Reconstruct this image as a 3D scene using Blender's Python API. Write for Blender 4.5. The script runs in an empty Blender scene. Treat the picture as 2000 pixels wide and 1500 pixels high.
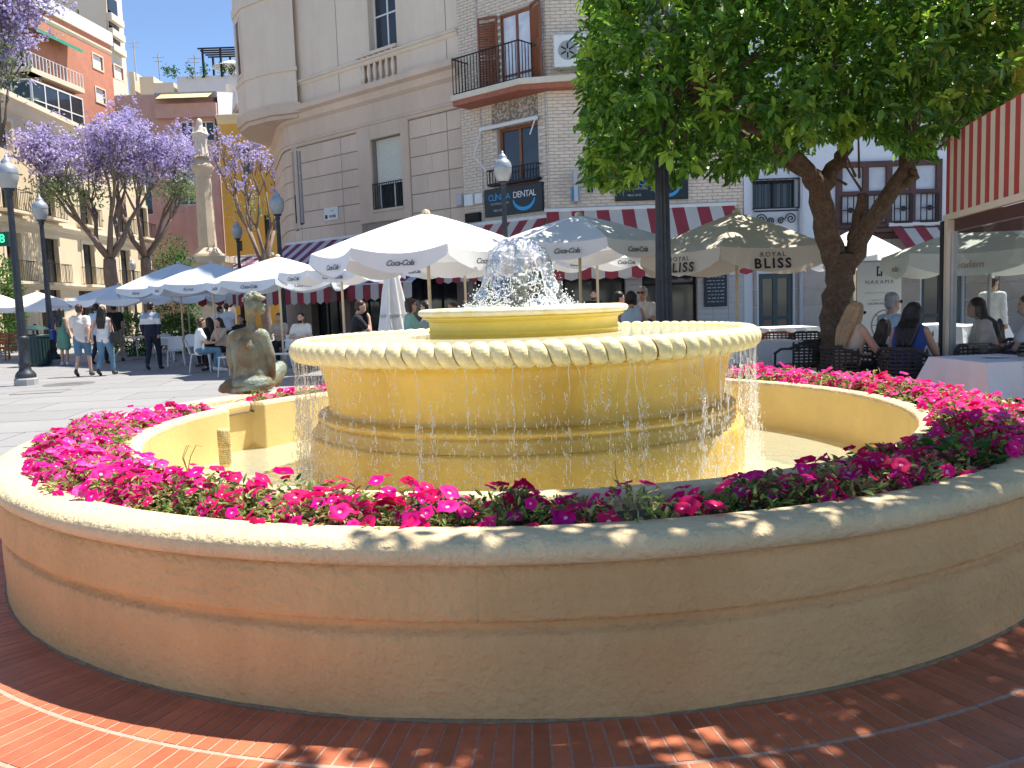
import bpy, bmesh, math, random
import numpy as np
from mathutils import Vector, Matrix, Euler, noise as mnoise
random.seed(7); np.random.seed(7)
PI = math.pi
R = math.radians
scene = bpy.context.scene
COL = scene.collection
# ------------------------------------------------------------ camera
CAMH = 1.47
FPX = 1650.0
PITCH = math.atan((750 - 588) / FPX)
ROLL = R(2.0)
cF = Vector((0, math.cos(PITCH), -math.sin(PITCH)))
_U = Vector((0, math.sin(PITCH), math.cos(PITCH)))
cR = Vector((math.cos(ROLL), 0, 0)) - math.sin(ROLL) * _U
cU = Vector((math.sin(ROLL), 0, 0)) + math.cos(ROLL) * _U
cam_d = bpy.data.cameras.new('camera')
cam_d.sensor_width = 36
cam_d.lens = 36 * FPX / 2000
cam_d.clip_start = 0.05
cam_d.clip_end = 2000
cam = bpy.data.objects.new('camera', cam_d)
COL.objects.link(cam)
m = Matrix((cR, cU, -cF)).transposed().to_4x4()
m.translation = Vector((0, 0, CAMH))
cam.matrix_world = m
scene.camera = cam
# ------------------------------------------------------------ light
SUN_EL = R(67)
SUN_H = Vector((0.90, 0.43)).normalized()
w = bpy.data.worlds.new('World'); scene.world = w; w.use_nodes = True
nt = w.node_tree
sky = nt.nodes.new('ShaderNodeTexSky'); sky.sky_type = 'NISHITA'; sky.sun_disc = False
sky.sun_elevation = SUN_EL; sky.sun_rotation = math.atan2(SUN_H.x, SUN_H.y)
sky.air_density = 0.75; sky.dust_density = 0.0; sky.ozone_density = 3.0
bg = nt.nodes['Background']; bg.inputs['Strength'].default_value = 0.10
nt.links.new(sky.outputs[0], bg.inputs['Color'])
sd = bpy.data.lights.new('sun', 'SUN'); sd.energy = 4.5; sd.angle = R(0.53); sd.color = (1.0, 0.95, 0.86)
so = bpy.data.objects.new('sun', sd); COL.objects.link(so)
S = Vector((SUN_H.x * math.cos(SUN_EL), SUN_H.y * math.cos(SUN_EL), math.sin(SUN_EL)))
so.rotation_euler = S.to_track_quat('Z', 'Y').to_euler(); so.location = (8, 4, 30)
scene.view_settings.view_transform = 'Standard'; scene.view_settings.look = 'None'
scene.view_settings.gamma = 1.0; scene.view_settings.exposure = 1.12
scene.view_settings.use_curve_mapping = False
scene.render.engine = 'CYCLES'
scene.cycles.max_bounces = 8; scene.cycles.transparent_max_bounces = 24

# ------------------------------------------------------------ measuring helpers (photo pixel -> world)
def ray(u, v): return cF + ((u - 1000) / FPX) * cR + ((750 - v) / FPX) * cU
def at(u, v, Y):
    d = ray(u, v); return Vector((0, 0, CAMH)) + d * (Y / d.y)
def onz(u, v, z):
    d = ray(u, v); return Vector((0, 0, CAMH)) + d * ((z - CAMH) / d.z)
def gp(u, Y, v=600):
    p = at(u, v, Y); return Vector((p.x, Y, 0))

# ------------------------------------------------------------ materials
def hx(s):
    c = [int(s[i:i + 2], 16) / 255 for i in (0, 2, 4)]
    return tuple(x / 12.92 if x < .04045 else ((x + .055) / 1.055) ** 2.4 for x in c)
MATS = {}
def M(name, col, rough=.8, var=.12, scale=2.5, bump=0., bscale=60., metal=0., rnd=0., spec=.4, col2=None, thr=(.45, .62), trans=0., det=6, streak=0.):
    if name in MATS: return MATS[name]
    if isinstance(col, str): col = hx(col)
    mt = bpy.data.materials.new(name); mt.use_nodes = True
    n = mt.node_tree.nodes; L = mt.node_tree.links
    b = n['Principled BSDF']
    b.inputs['Roughness'].default_value = rough; b.inputs['Metallic'].default_value = metal
    b.inputs['Specular IOR Level'].default_value = spec
    tc = n.new('ShaderNodeTexCoord')
    out = None
    no = n.new('ShaderNodeTexNoise'); no.inputs['Scale'].default_value = scale; no.inputs['Detail'].default_value = det
    no.inputs['Roughness'].default_value = .65
    L.new(tc.outputs['Object'], no.inputs['Vector'])
    mx = n.new('ShaderNodeMix'); mx.data_type = 'RGBA'
    mr = n.new('ShaderNodeMapRange'); mr.inputs[1].default_value = .3; mr.inputs[2].default_value = .7
    L.new(no.outputs['Fac'], mr.inputs[0]); L.new(mr.outputs[0], mx.inputs[0])
    mx.inputs[6].default_value = (*[max(0, c * (1 - var)) for c in col], 1)
    mx.inputs[7].default_value = (*[min(1, c * (1 + var)) for c in col], 1)
    out = mx.outputs[2]
    if col2 is not None:
        if isinstance(col2, str): col2 = hx(col2)
        n2 = n.new('ShaderNodeTexNoise'); n2.inputs['Scale'].default_value = scale * .45; n2.inputs['Detail'].default_value = 8
        n2.inputs['Roughness'].default_value = .7
        if streak:
            mp = n.new('ShaderNodeMapping'); mp.inputs['Scale'].default_value = (1, 1, streak)
            L.new(tc.outputs['Object'], mp.inputs[0]); L.new(mp.outputs[0], n2.inputs['Vector'])
        else: L.new(tc.outputs['Object'], n2.inputs['Vector'])
        m2 = n.new('ShaderNodeMapRange'); m2.inputs[1].default_value = thr[0]; m2.inputs[2].default_value = thr[1]
        L.new(n2.outputs['Fac'], m2.inputs[0])
        x2 = n.new('ShaderNodeMix'); x2.data_type = 'RGBA'
        L.new(m2.outputs[0], x2.inputs[0]); L.new(out, x2.inputs[6]); x2.inputs[7].default_value = (*col2, 1)
        out = x2.outputs[2]
    if rnd:
        oi = n.new('ShaderNodeObjectInfo'); hs = n.new('ShaderNodeHueSaturation')
        r2 = n.new('ShaderNodeMapRange'); r2.inputs[3].default_value = 1 - rnd; r2.inputs[4].default_value = 1 + rnd
        L.new(oi.outputs['Random'], r2.inputs[0]); L.new(r2.outputs[0], hs.inputs['Value'])
        L.new(out, hs.inputs['Color']); out = hs.outputs[0]
    L.new(out, b.inputs['Base Color'])
    if bump:
        nb = n.new('ShaderNodeTexNoise'); nb.inputs['Scale'].default_value = bscale; nb.inputs['Detail'].default_value = 5
        L.new(tc.outputs['Object'], nb.inputs['Vector'])
        bp = n.new('ShaderNodeBump'); bp.inputs['Strength'].default_value = bump; bp.inputs['Distance'].default_value = .02
        L.new(nb.outputs['Fac'], bp.inputs['Height']); L.new(bp.outputs[0], b.inputs['Normal'])
    if trans:
        tr = n.new('ShaderNodeBsdfTranslucent'); ms = n.new('ShaderNodeMixShader'); ms.inputs[0].default_value = trans
        L.new(out, tr.inputs['Color']); L.new(b.outputs[0], ms.inputs[1]); L.new(tr.outputs[0], ms.inputs[2])
        L.new(ms.outputs[0], n['Material Output'].inputs['Surface'])
    MATS[name] = mt
    return mt
def glassy(name, tint=(1, 1, 1), rough=.03, refl=1.0, bump=0., bscale=8., milk=0., milkc=(.8, .85, .7), ior=1.33):
    """thin see-through sheet (pane, pool surface): transparent + fresnel gloss"""
    if name in MATS: return MATS[name]
    mt = bpy.data.materials.new(name); mt.use_nodes = True
    n = mt.node_tree.nodes; L = mt.node_tree.links; n.remove(n['Principled BSDF'])
    t = n.new('ShaderNodeBsdfTransparent'); t.inputs[0].default_value = (*tint, 1)
    g = n.new('ShaderNodeBsdfGlossy'); g.inputs['Roughness'].default_value = rough
    fr = n.new('ShaderNodeFresnel'); fr.inputs[0].default_value = ior
    mu = n.new('ShaderNodeMath'); mu.operation = 'MULTIPLY'; mu.inputs[1].default_value = refl
    ms = n.new('ShaderNodeMixShader')
    L.new(fr.outputs[0], mu.inputs[0]); L.new(mu.outputs[0], ms.inputs[0])
    L.new(t.outputs[0], ms.inputs[1]); L.new(g.outputs[0], ms.inputs[2])
    if bump:
        tc = n.new('ShaderNodeTexCoord'); nb = n.new('ShaderNodeTexNoise'); nb.inputs['Scale'].default_value = bscale; nb.inputs['Detail'].default_value = 3
        bp = n.new('ShaderNodeBump'); bp.inputs['Strength'].default_value = bump; bp.inputs['Distance'].default_value = .03
        L.new(tc.outputs['Object'], nb.inputs['Vector']); L.new(nb.outputs['Fac'], bp.inputs['Height'])
        L.new(bp.outputs[0], g.inputs['Normal']); L.new(bp.outputs[0], fr.inputs['Normal'])
    last = ms.outputs[0]
    if milk:
        df = n.new('ShaderNodeBsdfDiffuse'); df.inputs[0].default_value = (*milkc, 1); mk = n.new('ShaderNodeMixShader'); mk.inputs[0].default_value = milk
        L.new(last, mk.inputs[1]); L.new(df.outputs[0], mk.inputs[2]); last = mk.outputs[0]
    L.new(last, n['Material Output'].inputs['Surface'])
    MATS[name] = mt
    return mt

# ------------------------------------------------------------ object helpers
def tag(o, label=None, cat=None, group=None, kind=None):
    if label: o['label'] = label
    if cat: o['category'] = cat
    if group: o['group'] = group
    if kind: o['kind'] = kind
    return o
def thing(name, label, cat, loc=(0, 0, 0), rz=0., group=None):
    o = bpy.data.objects.new(name, None); COL.objects.link(o)
    o.location = loc; o.rotation_euler = (0, 0, rz); o.empty_display_size = .1
    return tag(o, label, cat, group)
def link(name, me, parent=None, loc=None, rot=None, scale=None):
    o = bpy.data.objects.new(name, me); COL.objects.link(o)
    if parent: o.parent = parent
    if loc is not None: o.location = loc
    if rot is not None: o.rotation_euler = rot
    if scale is not None: o.scale = scale if hasattr(scale, '__len__') else (scale,) * 3
    return o
def kids(o, allobs=None): return [c for c in COL.objects if c.parent == o]
def copy_tree(o, loc=None, rz=None, parent=None, label=None, scale=None, tree=None):
    c = o.copy(); COL.objects.link(c)
    if parent: c.parent = parent
    if loc is not None: c.location = loc
    if rz is not None: c.rotation_euler = (0, 0, rz)
    if scale is not None: c.scale = (scale,) * 3
    if label: c['label'] = label
    for ch in o.children: copy_tree(ch, parent=c)
    return c
def np_mesh(name, V, F, mats=(), mi=None, smooth=False):
    """V (n,3), F (m,k) constant k"""
    V = np.asarray(V, dtype=np.float32); F = np.asarray(F, dtype=np.int32); k = F.shape[1]
    me = bpy.data.meshes.new(name)
    me.vertices.add(len(V)); me.vertices.foreach_set('co', V.ravel())
    me.loops.add(F.size); me.loops.foreach_set('vertex_index', F.ravel())
    me.polygons.add(len(F)); me.polygons.foreach_set('loop_start', np.arange(0, F.size, k, dtype=np.int32))
    for x in mats: me.materials.append(x)
    if mi is not None: me.polygons.foreach_set('material_index', np.asarray(mi, dtype=np.int32))
    me.polygons.foreach_set('use_smooth', np.full(len(F), bool(smooth)))
    me.update(calc_edges=True)
    return me
class MB:
    def __init__(s): s.v = []; s.f = []; s.mi = []; s.sm = []; s.cur = 0; s.smooth = False
    def add(s, vs, fs):
        o = len(s.v); s.v += [tuple(x) for x in vs]
        for f in fs: s.f.append([i + o for i in f]); s.mi.append(s.cur); s.sm.append(s.smooth)
    def box(s, x0, x1, y0, y1, z0, z1, mat=None):
        vs = [(x0, y0, z0), (x1, y0, z0), (x1, y1, z0), (x0, y1, z0), (x0, y0, z1), (x1, y0, z1), (x1, y1, z1), (x0, y1, z1)]
        if mat is not None: vs = [mat @ Vector(q) for q in vs]
        s.add(vs, [(0, 3, 2, 1), (4, 5, 6, 7), (0, 1, 5, 4), (1, 2, 6, 5), (2, 3, 7, 6), (3, 0, 4, 7)])
    def cbox(s, x0, x1, y0, y1, z0, z1, c=.01):
        """box chamfered along its front (-y) face"""
        vs = [(x0, y1, z0), (x1, y1, z0), (x1, y1, z1), (x0, y1, z1), (x0, y0 + c, z0), (x1, y0 + c, z0), (x1, y0 + c, z1), (x0, y0 + c, z1),
              (x0 + c, y0, z0 + c), (x1 - c, y0, z0 + c), (x1 - c, y0, z1 - c), (x0 + c, y0, z1 - c)]
        s.add(vs, [(0, 1, 5, 4), (1, 2, 6, 5), (2, 3, 7, 6), (3, 0, 4, 7), (4, 5, 9, 8), (5, 6, 10, 9), (6, 7, 11, 10), (7, 4, 8, 11), (8, 9, 10, 11), (0, 3, 2, 1)])
    def tube(s, pts, rad, n=8, cap=True, flat=None):
        pts = [Vector(p) for p in pts]
        if not hasattr(rad, '__len__'): rad = [rad] * len(pts)
        rings = []; up = None
        for i, p in enumerate(pts):
            d = (pts[min(i + 1, len(pts) - 1)] - pts[max(i - 1, 0)])
            if d.length < 1e-9: d = Vector((0, 0, 1))
            d.normalize()
            if up is None:
                up = Vector((0, 0, 1)) if abs(d.z) < .9 else Vector((0, 1, 0))
            x = up.cross(d)
            if x.length < 1e-6: x = Vector((1, 0, 0)).cross(d)
            x.normalize(); y = d.cross(x); up = y
            rings.append([p + (x * math.cos(2 * PI * k / n) + y * math.sin(2 * PI * k / n)) * rad[i] for k in range(n)])
        vs = [q for r_ in rings for q in r_]
        fs = []
        for i in range(len(pts) - 1):
            for k in range(n):
                a = i * n + k; b = i * n + (k + 1) % n
                fs.append((a, b, b + n, a + n))
        if cap: fs.append(tuple(range(n - 1, -1, -1))); fs.append(tuple(range((len(pts) - 1) * n, len(pts) * n)))
        s.add(vs, fs)
    def lathe(s, prof, n=32, c=(0, 0), a0=0., a1=2 * PI, close=True, capb=False, capt=False):
        full = abs(a1 - a0 - 2 * PI) < 1e-6; nn = n if full else n + 1
        vs = []
        for k in range(nn):
            a = a0 + (a1 - a0) * k / n; ca, sa = math.cos(a), math.sin(a)
            for (r_, z) in prof: vs.append((c[0] + r_ * ca, c[1] + r_ * sa, z))
        P = len(prof); fs = []
        for k in range(n):
            k2 = (k + 1) % nn
            for j in range(P - 1): fs.append((k * P + j, k2 * P + j, k2 * P + j + 1, k * P + j + 1))
        if capt and full: fs.append(tuple(k * P + P - 1 for k in range(nn)))
        if capb and full: fs.append(tuple(k * P for k in range(nn - 1, -1, -1)))
        s.add(vs, fs)
    def prism(s, poly, z0, z1):
        n = len(poly)
        vs = [(x, y, z0) for x, y in poly] + [(x, y, z1) for x, y in poly]
        s.add(vs, [tuple(range(n - 1, -1, -1)), tuple(range(n, 2 * n))] + [(i, (i + 1) % n, n + (i + 1) % n, n + i) for i in range(n)])
    def ell(s, c, r_, n=10, mm=7, mat=None):
        vs = []; c = Vector(c)
        for i in range(mm + 1):
            t = PI * i / mm
            for k in range(n):
                a = 2 * PI * k / n; q = Vector((math.sin(t) * math.cos(a) * r_[0], math.sin(t) * math.sin(a) * r_[1], math.cos(t) * r_[2]))
                if mat is not None: q = mat @ q
                vs.append(c + q)
        fs = []
        for i in range(mm):
            for k in range(n):
                a = i * n + k; b = i * n + (k + 1) % n
                fs.append((a, a + n, b + n, b))
        s.add(vs, fs)
    def mesh(s, name, mats):
        me = bpy.data.meshes.new(name); me.from_pydata([tuple(x) for x in s.v], [], s.f)
        if not isinstance(mats, (list, tuple)): mats = [mats]
        for x in mats: me.materials.append(x)
        me.polygons.foreach_set('material_index', s.mi); me.polygons.foreach_set('use_smooth', s.sm)
        me.update(); return me
    def build(s, name, mats, parent=None, **k):
        return link(name, s.mesh(name, mats), parent, **k)
def one(name, mats, parent, fn, smooth=False, **k):
    b = MB(); b.smooth = smooth; fn(b); return b.build(name, mats, parent, **k)
def boxp(name, mat, parent, *a): return one(name, mat, parent, lambda b: b.box(*a))
def shade_auto(o, ang=35):
    me = o.data
    me.polygons.foreach_set('use_smooth', np.ones(len(me.polygons), dtype=bool))
    try: me.set_sharp_from_angle(angle=R(ang))
    except Exception: pass
    return o
_txt = {}
def text_mesh(s, size=1.0, shear=0., ext=.002, space=1.0, off=0.):
    cu = bpy.data.curves.new('lettering', 'FONT'); cu.body = s; cu.size = size; cu.shear = shear; cu.extrude = ext
    cu.space_character = space; cu.align_x = 'CENTER'; cu.align_y = 'CENTER'; cu.offset = off; cu.resolution_u = 3
    o = bpy.data.objects.new('tmp', cu); COL.objects.link(o)
    dg = bpy.context.evaluated_depsgraph_get()
    me = bpy.data.meshes.new_from_object(o.evaluated_get(dg)); bpy.data.objects.remove(o); bpy.data.curves.remove(cu)
    return me
# fast text pool: created up front while the scene is empty
TXT = {}
for key, (s_, sz, sh, sp, off) in {
    'cola': ('Coca-Cola', .1, .35, .85, .003), 'royal': ('ROYAL', .075, 0, 1.35, 0), 'bliss': ('BLISS', .145, 0, 1.3, .004),
    'clin': ('CLÍNICA', .36, 0, .85, 0), 'dental': ('DENTAL', .36, 0, .85, 0), 'sub': ('DOCTOR LAS FLORES', .11, 0, .9, 0), 'tel': ('968 21 20 05', .12, 0, .9, 0),
    'nak': ('NAKAMA', .17, 0, 1.35, -.002), 'sushi': ('SUSHI Y COCINA JAPONESA', .058, 0, 1.1, -.001), 'abr': ('ABRIMOS TODOS', .05, 0, 1.1, 0), 'dias': ('LOS DÍAS DEL AÑO', .07, 0, 1.0, 0),
    'flores': ('FLORES', .3, 0, .9, .008), 'plaza': ('PLAZA', .12, 0, .9, 0), 'eight': ('8', .55, 0, 1, .01), 'mah': ('mahou', .15, 0, 1, .003), 'stars': ('★ ★ ★ ★ ★', .05, 0, 1, 0), 'fam': ('flores', .09, .3, 1, 0)}.items():
    me = text_mesh(s_, sz, sh, .0015, sp, off); me.name = 'lettering'; TXT[key] = me
def letter(key, mat, parent, loc, rot, scale=1.):
    me = TXT[key]
    if len(me.materials) == 0: me.materials.append(mat)
    elif me.materials[0] != mat: me = me.copy(); me.materials.clear(); me.materials.append(mat)
    return link('lettering', me, parent, loc, rot, scale)
# ============================================================ GROUND
m_plaza = M('plaza_stone', (.24, .235, .23), .75, .10, .8, .08, 90, col2=(.19, .185, .18), thr=(.5, .75))
m_slab = M('paving_slab', (.27, .262, .26), .62, .07, 1.3, .06, 120, rnd=.05, col2=(.21, .203, .20), thr=(.52, .8))
m_tile = M('clay_tile', (.46, .135, .065), .45, .16, 9, .08, 150, rnd=.2, spec=.5, col2=(.30, .075, .04), thr=(.5, .72))
m_grout = M('grout', (.44, .30, .23), .9, .2, 30, .3, 200)
gr = MB(); gr.add([(-900, -60, -.02), (900, -60, -.02), (900, 1500, -.02), (-900, 1500, -.02)], [(0, 1, 2, 3)])
ground = tag(gr.build('plaza_ground', m_plaza), kind='structure')
FC = Vector((.099, 6.17, 0))
# slabs
sw, sd_ = 1.9, 1.25
def slab_mesh(a, b):
    q = MB(); g = .009; q.cbox(-a / 2 + g, a / 2 - g, -b / 2 + g, b / 2 - g, -.019, 0)
    q = MB(); c = .004
    x0, x1, y0, y1 = -a / 2 + g, a / 2 - g, -b / 2 + g, b / 2 - g
    vs = [(x0, y0, -.019), (x1, y0, -.019), (x1, y1, -.019), (x0, y1, -.019), (x0 + c, y0 + c, 0), (x1 - c, y0 + c, 0), (x1 - c, y1 - c, 0), (x0 + c, y1 - c, 0)]
    q.add(vs, [(4, 5, 6, 7), (0, 1, 5, 4), (1, 2, 6, 5), (2, 3, 7, 6), (3, 0, 4, 7)])
    return q
sme = slab_mesh(sw, sd_).mesh('paving_slab', m_slab)
rest = MB()
cnt = 0
cs, sn = math.cos(R(8)), math.sin(R(8))
cand = []
for j in range(-3, 32):
    for i in range(-14, 12):
        x = (i + (.5 if j % 2 else 0)) * sw; y = 6 + j * sd_
        X = x * cs - y * sn; Y = x * sn + y * cs
        if math.hypot(X - FC.x, Y - FC.y) < 4.28 + 1.15: continue
        if Y < 1.2 or Y > 42: continue
        u = 1000 + FPX * X / max(Y, .1)
        cand.append((0 if (-150 < u < 700 and Y < 33) else 1, Y, X))
cand.sort()
for k, (p_, Y, X) in enumerate(cand):
    if k < 290 and p_ == 0: link('paving_slab', sme, ground, (X, Y, 0), (0, 0, R(8)))
    else:
        v0 = [(x * cs - y * sn + X, x * sn + y * cs + Y, z) for x, y, z in slab_mesh(sw, sd_).v]
        rest.add(v0, [(4, 5, 6, 7), (0, 1, 5, 4), (1, 2, 6, 5), (2, 3, 7, 6), (3, 0, 4, 7)])
tag(rest.build('paving_slab', m_slab, ground), kind='stuff')
# annular filler between tile ring and slabs
an = MB(); an.lathe([(4.235, -.012), (6.6, -.012)], 128, (FC.x, FC.y)); an.build('stone_margin', m_plaza, ground)
# clay tile rings round the fountain
gb = MB(); gb.lathe([(3.30, .0022), (4.24, .0022)], 160, (FC.x, FC.y))
paving = tag(gb.build('tile_paving', m_grout), kind='structure')
rings = [(3.355, 3.652), (3.668, 3.945), (3.960, 4.230)]
trest = MB()
for r0, r1 in rings:
    nt_ = 352
    w0 = 2 * PI * r0 / nt_ / 2 - .0021; w1 = 2 * PI * r1 / nt_ / 2 - .0021; c = .002
    q = MB(); vs = [(r0, -w0, -.005), (r1, -w1, -.005), (r1, w1, -.005), (r0, w0, -.005), (r0 + c, -w0 + c, .004), (r1 - c, -w1 + c, .004), (r1 - c, w1 - c, .004), (r0 + c, w0 - c, .004)]
    fs = [(4, 5, 6, 7), (0, 1, 5, 4), (1, 2, 6, 5), (2, 3, 7, 6), (3, 0, 4, 7)]
    q.add(vs, fs); tm = q.mesh('clay_tile', m_tile)
    off = random.random()
    for k in range(nt_):
        a = 2 * PI * (k + off) / nt_
        dg_ = math.degrees(a) % 360
        vis = 218 < dg_ < 320 and (r0 < 3.9 or dg_ < 236 or dg_ > 312)
        tz = random.uniform(-.001, .001)
        if vis: link('clay_tile', tm, paving, (FC.x, FC.y, tz), (random.uniform(-.0003, .0003), 0, a))
        else:
            ca, sa = math.cos(a), math.sin(a)
            trest.add([(FC.x + x * ca - y * sa, FC.y + x * sa + y * ca, z + tz) for x, y, z in vs], fs)
tag(trest.build('clay_tile', m_tile, paving), kind='stuff')
# small covers in the plaza
m_iron = M('cast_iron', (.20, .19, .18), .6, .2, 10, .2, 60, metal=.5)
p = onz(135, 750, 0)
mh = tag(one('manhole_cover', m_iron, None, lambda b: (b.lathe([(0, .004), (.5, .004), (.52, .003), (.52, -.01)], 32), b.box(-.3, .3, -.02, .02, .004, .008), b.box(-.02, .02, -.3, .3, .004, .008)), loc=(p.x, p.y, .002)), 'round iron manhole cover in the pale paving by the walkers', 'manhole cover')
p = onz(80, 766, 0)
tag(one('access_cover', m_plaza, None, lambda b: (b.box(-.45, .45, -.3, .3, -.01, .006), b.box(-.47, .47, -.32, -.305, -.01, .01), b.box(-.47, .47, .305, .32, -.01, .01), b.box(-.47, -.455, -.32, .32, -.01, .01), b.box(.455, .47, -.32, .32, -.01, .01)), loc=(p.x, p.y, 0), rot=(0, 0, .2)), 'small square access cover set in paving near the big lamp post', 'access cover')

# ============================================================ FOUNTAIN
m_wall = M('painted_plaster', (.71, .415, .185), .85, .09, 2.6, .9, 30, col2=(.58, .33, .14), thr=(.46, .74), spec=.25, streak=.35)
m_rim = M('rim_plaster', (.74, .56, .33), .85, .10, 4, .8, 40, col2=(.60, .45, .26), thr=(.52, .8), spec=.25)
m_pool = M('pool_paint', (.68, .50, .21), .7, .07, 2.0, .15, 30, col2=(.58, .41, .15), thr=(.5, .8), spec=.3)
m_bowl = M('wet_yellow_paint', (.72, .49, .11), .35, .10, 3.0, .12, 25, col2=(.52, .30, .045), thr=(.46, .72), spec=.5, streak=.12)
m_lobe = M('sunlit_worn_paint', (.84, .73, .42), .5, .14, 14, .25, 70, col2=(.66, .46, .13), thr=(.53, .7), spec=.4)  # base paled to carry the sun's glare; yellow patches vary at random
m_tray = M('tray_yellow', (.68, .52, .09), .5, .08, 5, .12, 50, col2=(.50, .40, .08), thr=(.58, .8))
m_traylip = M('tray_lip', (.78, .70, .48), .6, .12, 12, .3, 60, col2=(.70, .56, .2), thr=(.5, .7))
m_soil = M('soil', (.10, .065, .04), 1, .4, 30, .8, 60)
m_cem = M('cement', (.27, .18, .10), .95, .25, 20, .6, 80)
fount = thing('fountain', 'large round tiered fountain painted cream and yellow with a planter ring', 'fountain', FC)
JOINTS = [R(x) for x in (183, 265.9, 10, 70, 130)]
def plaster_ring(name, mat, prof, angles, amp, seed, joints=(), rfun=None):
    P = len(prof); V = []
    for a in angles:
        ca, sa = math.cos(a), math.sin(a)
        dj = 0
        for j in joints:
            d = abs((a - j + PI) % (2 * PI) - PI)
            if d < .0011: dj = .002
        for k, (r_, z) in enumerate(prof):
            n1 = mnoise.noise(Vector((ca * 5, sa * 5, z * 6 + seed))) * amp + mnoise.noise(Vector((ca * 28, sa * 28, z * 25 + seed))) * amp * .45
            n2 = mnoise.noise(Vector((ca * 7 + 9, sa * 7, z * 5 + seed))) * amp * .6
            rr = r_ + n1 - (dj if z > .05 else 0)
            if rfun: rr = rfun(a, k, rr)
            V.append((rr * ca, rr * sa, max(z + (n2 if z > .01 else 0), -.01) - (dj if z > .6 else 0)))
    n = len(angles); F = []
    A = np.arange(n); B = (A + 1) % n
    for k in range(P - 1):
        F.append(np.stack([A * P + k, B * P + k, B * P + k + 1, A * P + k + 1], 1))
    me = np_mesh(name, V, np.concatenate(F), [mat], smooth=True)
    return link(name, me, fount)
def arc(p0, p1, bul, n):
    """points from p0 to p1 bulging to the left of travel"""
    p0 = np.array(p0); p1 = np.array(p1); d = p1 - p0; nn = np.array([-d[1], d[0]])
    return [tuple(p0 + d * t + nn * bul * 4 * t * (1 - t)) for t in [i / n for i in range(n + 1)]]
angs = list(np.linspace(0, 2 * PI, 420, endpoint=False))
for j in JOINTS: angs += [j - .0016, j - .0008, j, j + .0008, j + .0016]
angs = sorted(a % (2 * PI) for a in angs)
lowp = [(3.345, -.01), (3.347, .03), (3.345, .08), (3.346, .14), (3.345, .2), (3.346, .26), (3.343, .305), (3.335, .318)]
o = plaster_ring('lower_wall', m_wall, lowp + [(3.318, .327), (3.312, .345), (3.318, .36)], angs, .005, 1)
bandp = [(3.318, .3605), (3.345, .364), (3.362, .372), (3.366, .386), (3.364, .42), (3.361, .47), (3.358, .52), (3.352, .553), (3.342, .562), (3.338, .566)]
plaster_ring('wall_band', m_wall, bandp, angs, .0045, 2, JOINTS)
rimp = [(3.338, .5665), (3.36, .570), (3.378, .582), (3.390, .600), (3.394, .622), (3.388, .643), (3.370, .658), (3.33, .667), (3.27, .669), (3.21, .668), (3.178, .660), (3.166, .645), (3.164, .60), (3.164, .50)]
plaster_ring('outer_rim', m_rim, rimp, angs, .004, 3, JOINTS)
cemp = [(3.33, .016), (3.346, .014), (3.350, .009), (3.354, .004)]
plaster_ring('cement_skirt', m_cem, cemp, list(np.linspace(0, 2 * PI, 900, endpoint=False)), .011, 9)
one('soil_bed', m_soil, fount, lambda b: b.lathe([(2.70, .575), (2.8, .595), (2.95, .60), (3.1, .59), (3.18, .57)], 120), True)
# pool wall with the recess beside the outlet pipe
RA, RB = R(152), R(161.5)
def pool_r(a, k, rr):
    if RA < a < RB and k >= 4: return rr + .13 if k < 6 else rr + .13
    return rr
pangs = list(np.linspace(0, 2 * PI, 300, endpoint=False)) + [RA - .0005, RA + .0005, RB - .0005, RB + .0005]
poolp = [(2.735, .50), (2.735, .63), (2.728, .655), (2.70, .664), (2.65, .666), (2.62, .663), (2.604, .652), (2.60, .63), (2.60, .5), (2.60, .38), (2.60, .25), (2.60, .02)]
poolp_top = [(r_ + (.14 if i < 4 else 0), z) for i, (r_, z) in enumerate(poolp)]
def pool_r(a, k, rr):
    if RA < a < RB: return rr + .14
    return rr
plaster_ring('pool_rim', m_rim, poolp[:8], sorted(pangs), .003, 5, rfun=pool_r)
plaster_ring('pool_wall', m_pool, poolp[7:], sorted(pangs), .003, 6, rfun=pool_r)
one('pool_floor', M('pool_floor_paint', (.84, .80, .58), .7, .10, 2.5, .1, 20, col2=(.62, .6, .36), thr=(.5, .75)), fount, lambda b: b.lathe([(1.5, .021), (2.75, .021)], 120))
# bowl on its drum
drum = [(1.552, .0), (1.552, .10), (1.552, .25), (1.551, .45), (1.55, .59), (1.542, .607), (1.528, .613)]
band = [(1.528, .614), (1.520, .628), (1.506, .650), (1.497, .672), (1.493, .686), (1.480, .692), (1.478, .700), (1.492, .706), (1.497, .718), (1.492, .732), (1.470, .743), (1.425, .748)]
body = [(1.425, .749), (1.408, .757), (1.412, .79), (1.418, .85), (1.428, .91), (1.440, .97), (1.455, 1.03), (1.474, 1.07), (1.495, 1.092), (1.515, 1.100), (1.520, 1.106), (1.516, 1.112), (1.540, 1.114), (1.572, 1.118), (1.578, 1.126)]
rimc = [(1.578, 1.1265), (1.565, 1.131), (1.585, 1.135), (1.612, 1.150), (1.628, 1.176), (1.625, 1.205), (1.605, 1.226), (1.57, 1.236), (1.53, 1.238), (1.505, 1.232), (1.495, 1.21), (1.47, 1.10), (.60, 1.09)]
ba = list(np.linspace(0, 2 * PI, 260, endpoint=False))
plaster_ring('bowl_drum', m_bowl, drum, ba, .002, 11)
plaster_ring('bowl_base_moulding', m_bowl, band, ba, .0018, 12)
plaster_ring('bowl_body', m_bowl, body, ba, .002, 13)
plaster_ring('bowl_rim', m_bowl, rimc, ba, .0015, 14)
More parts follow.
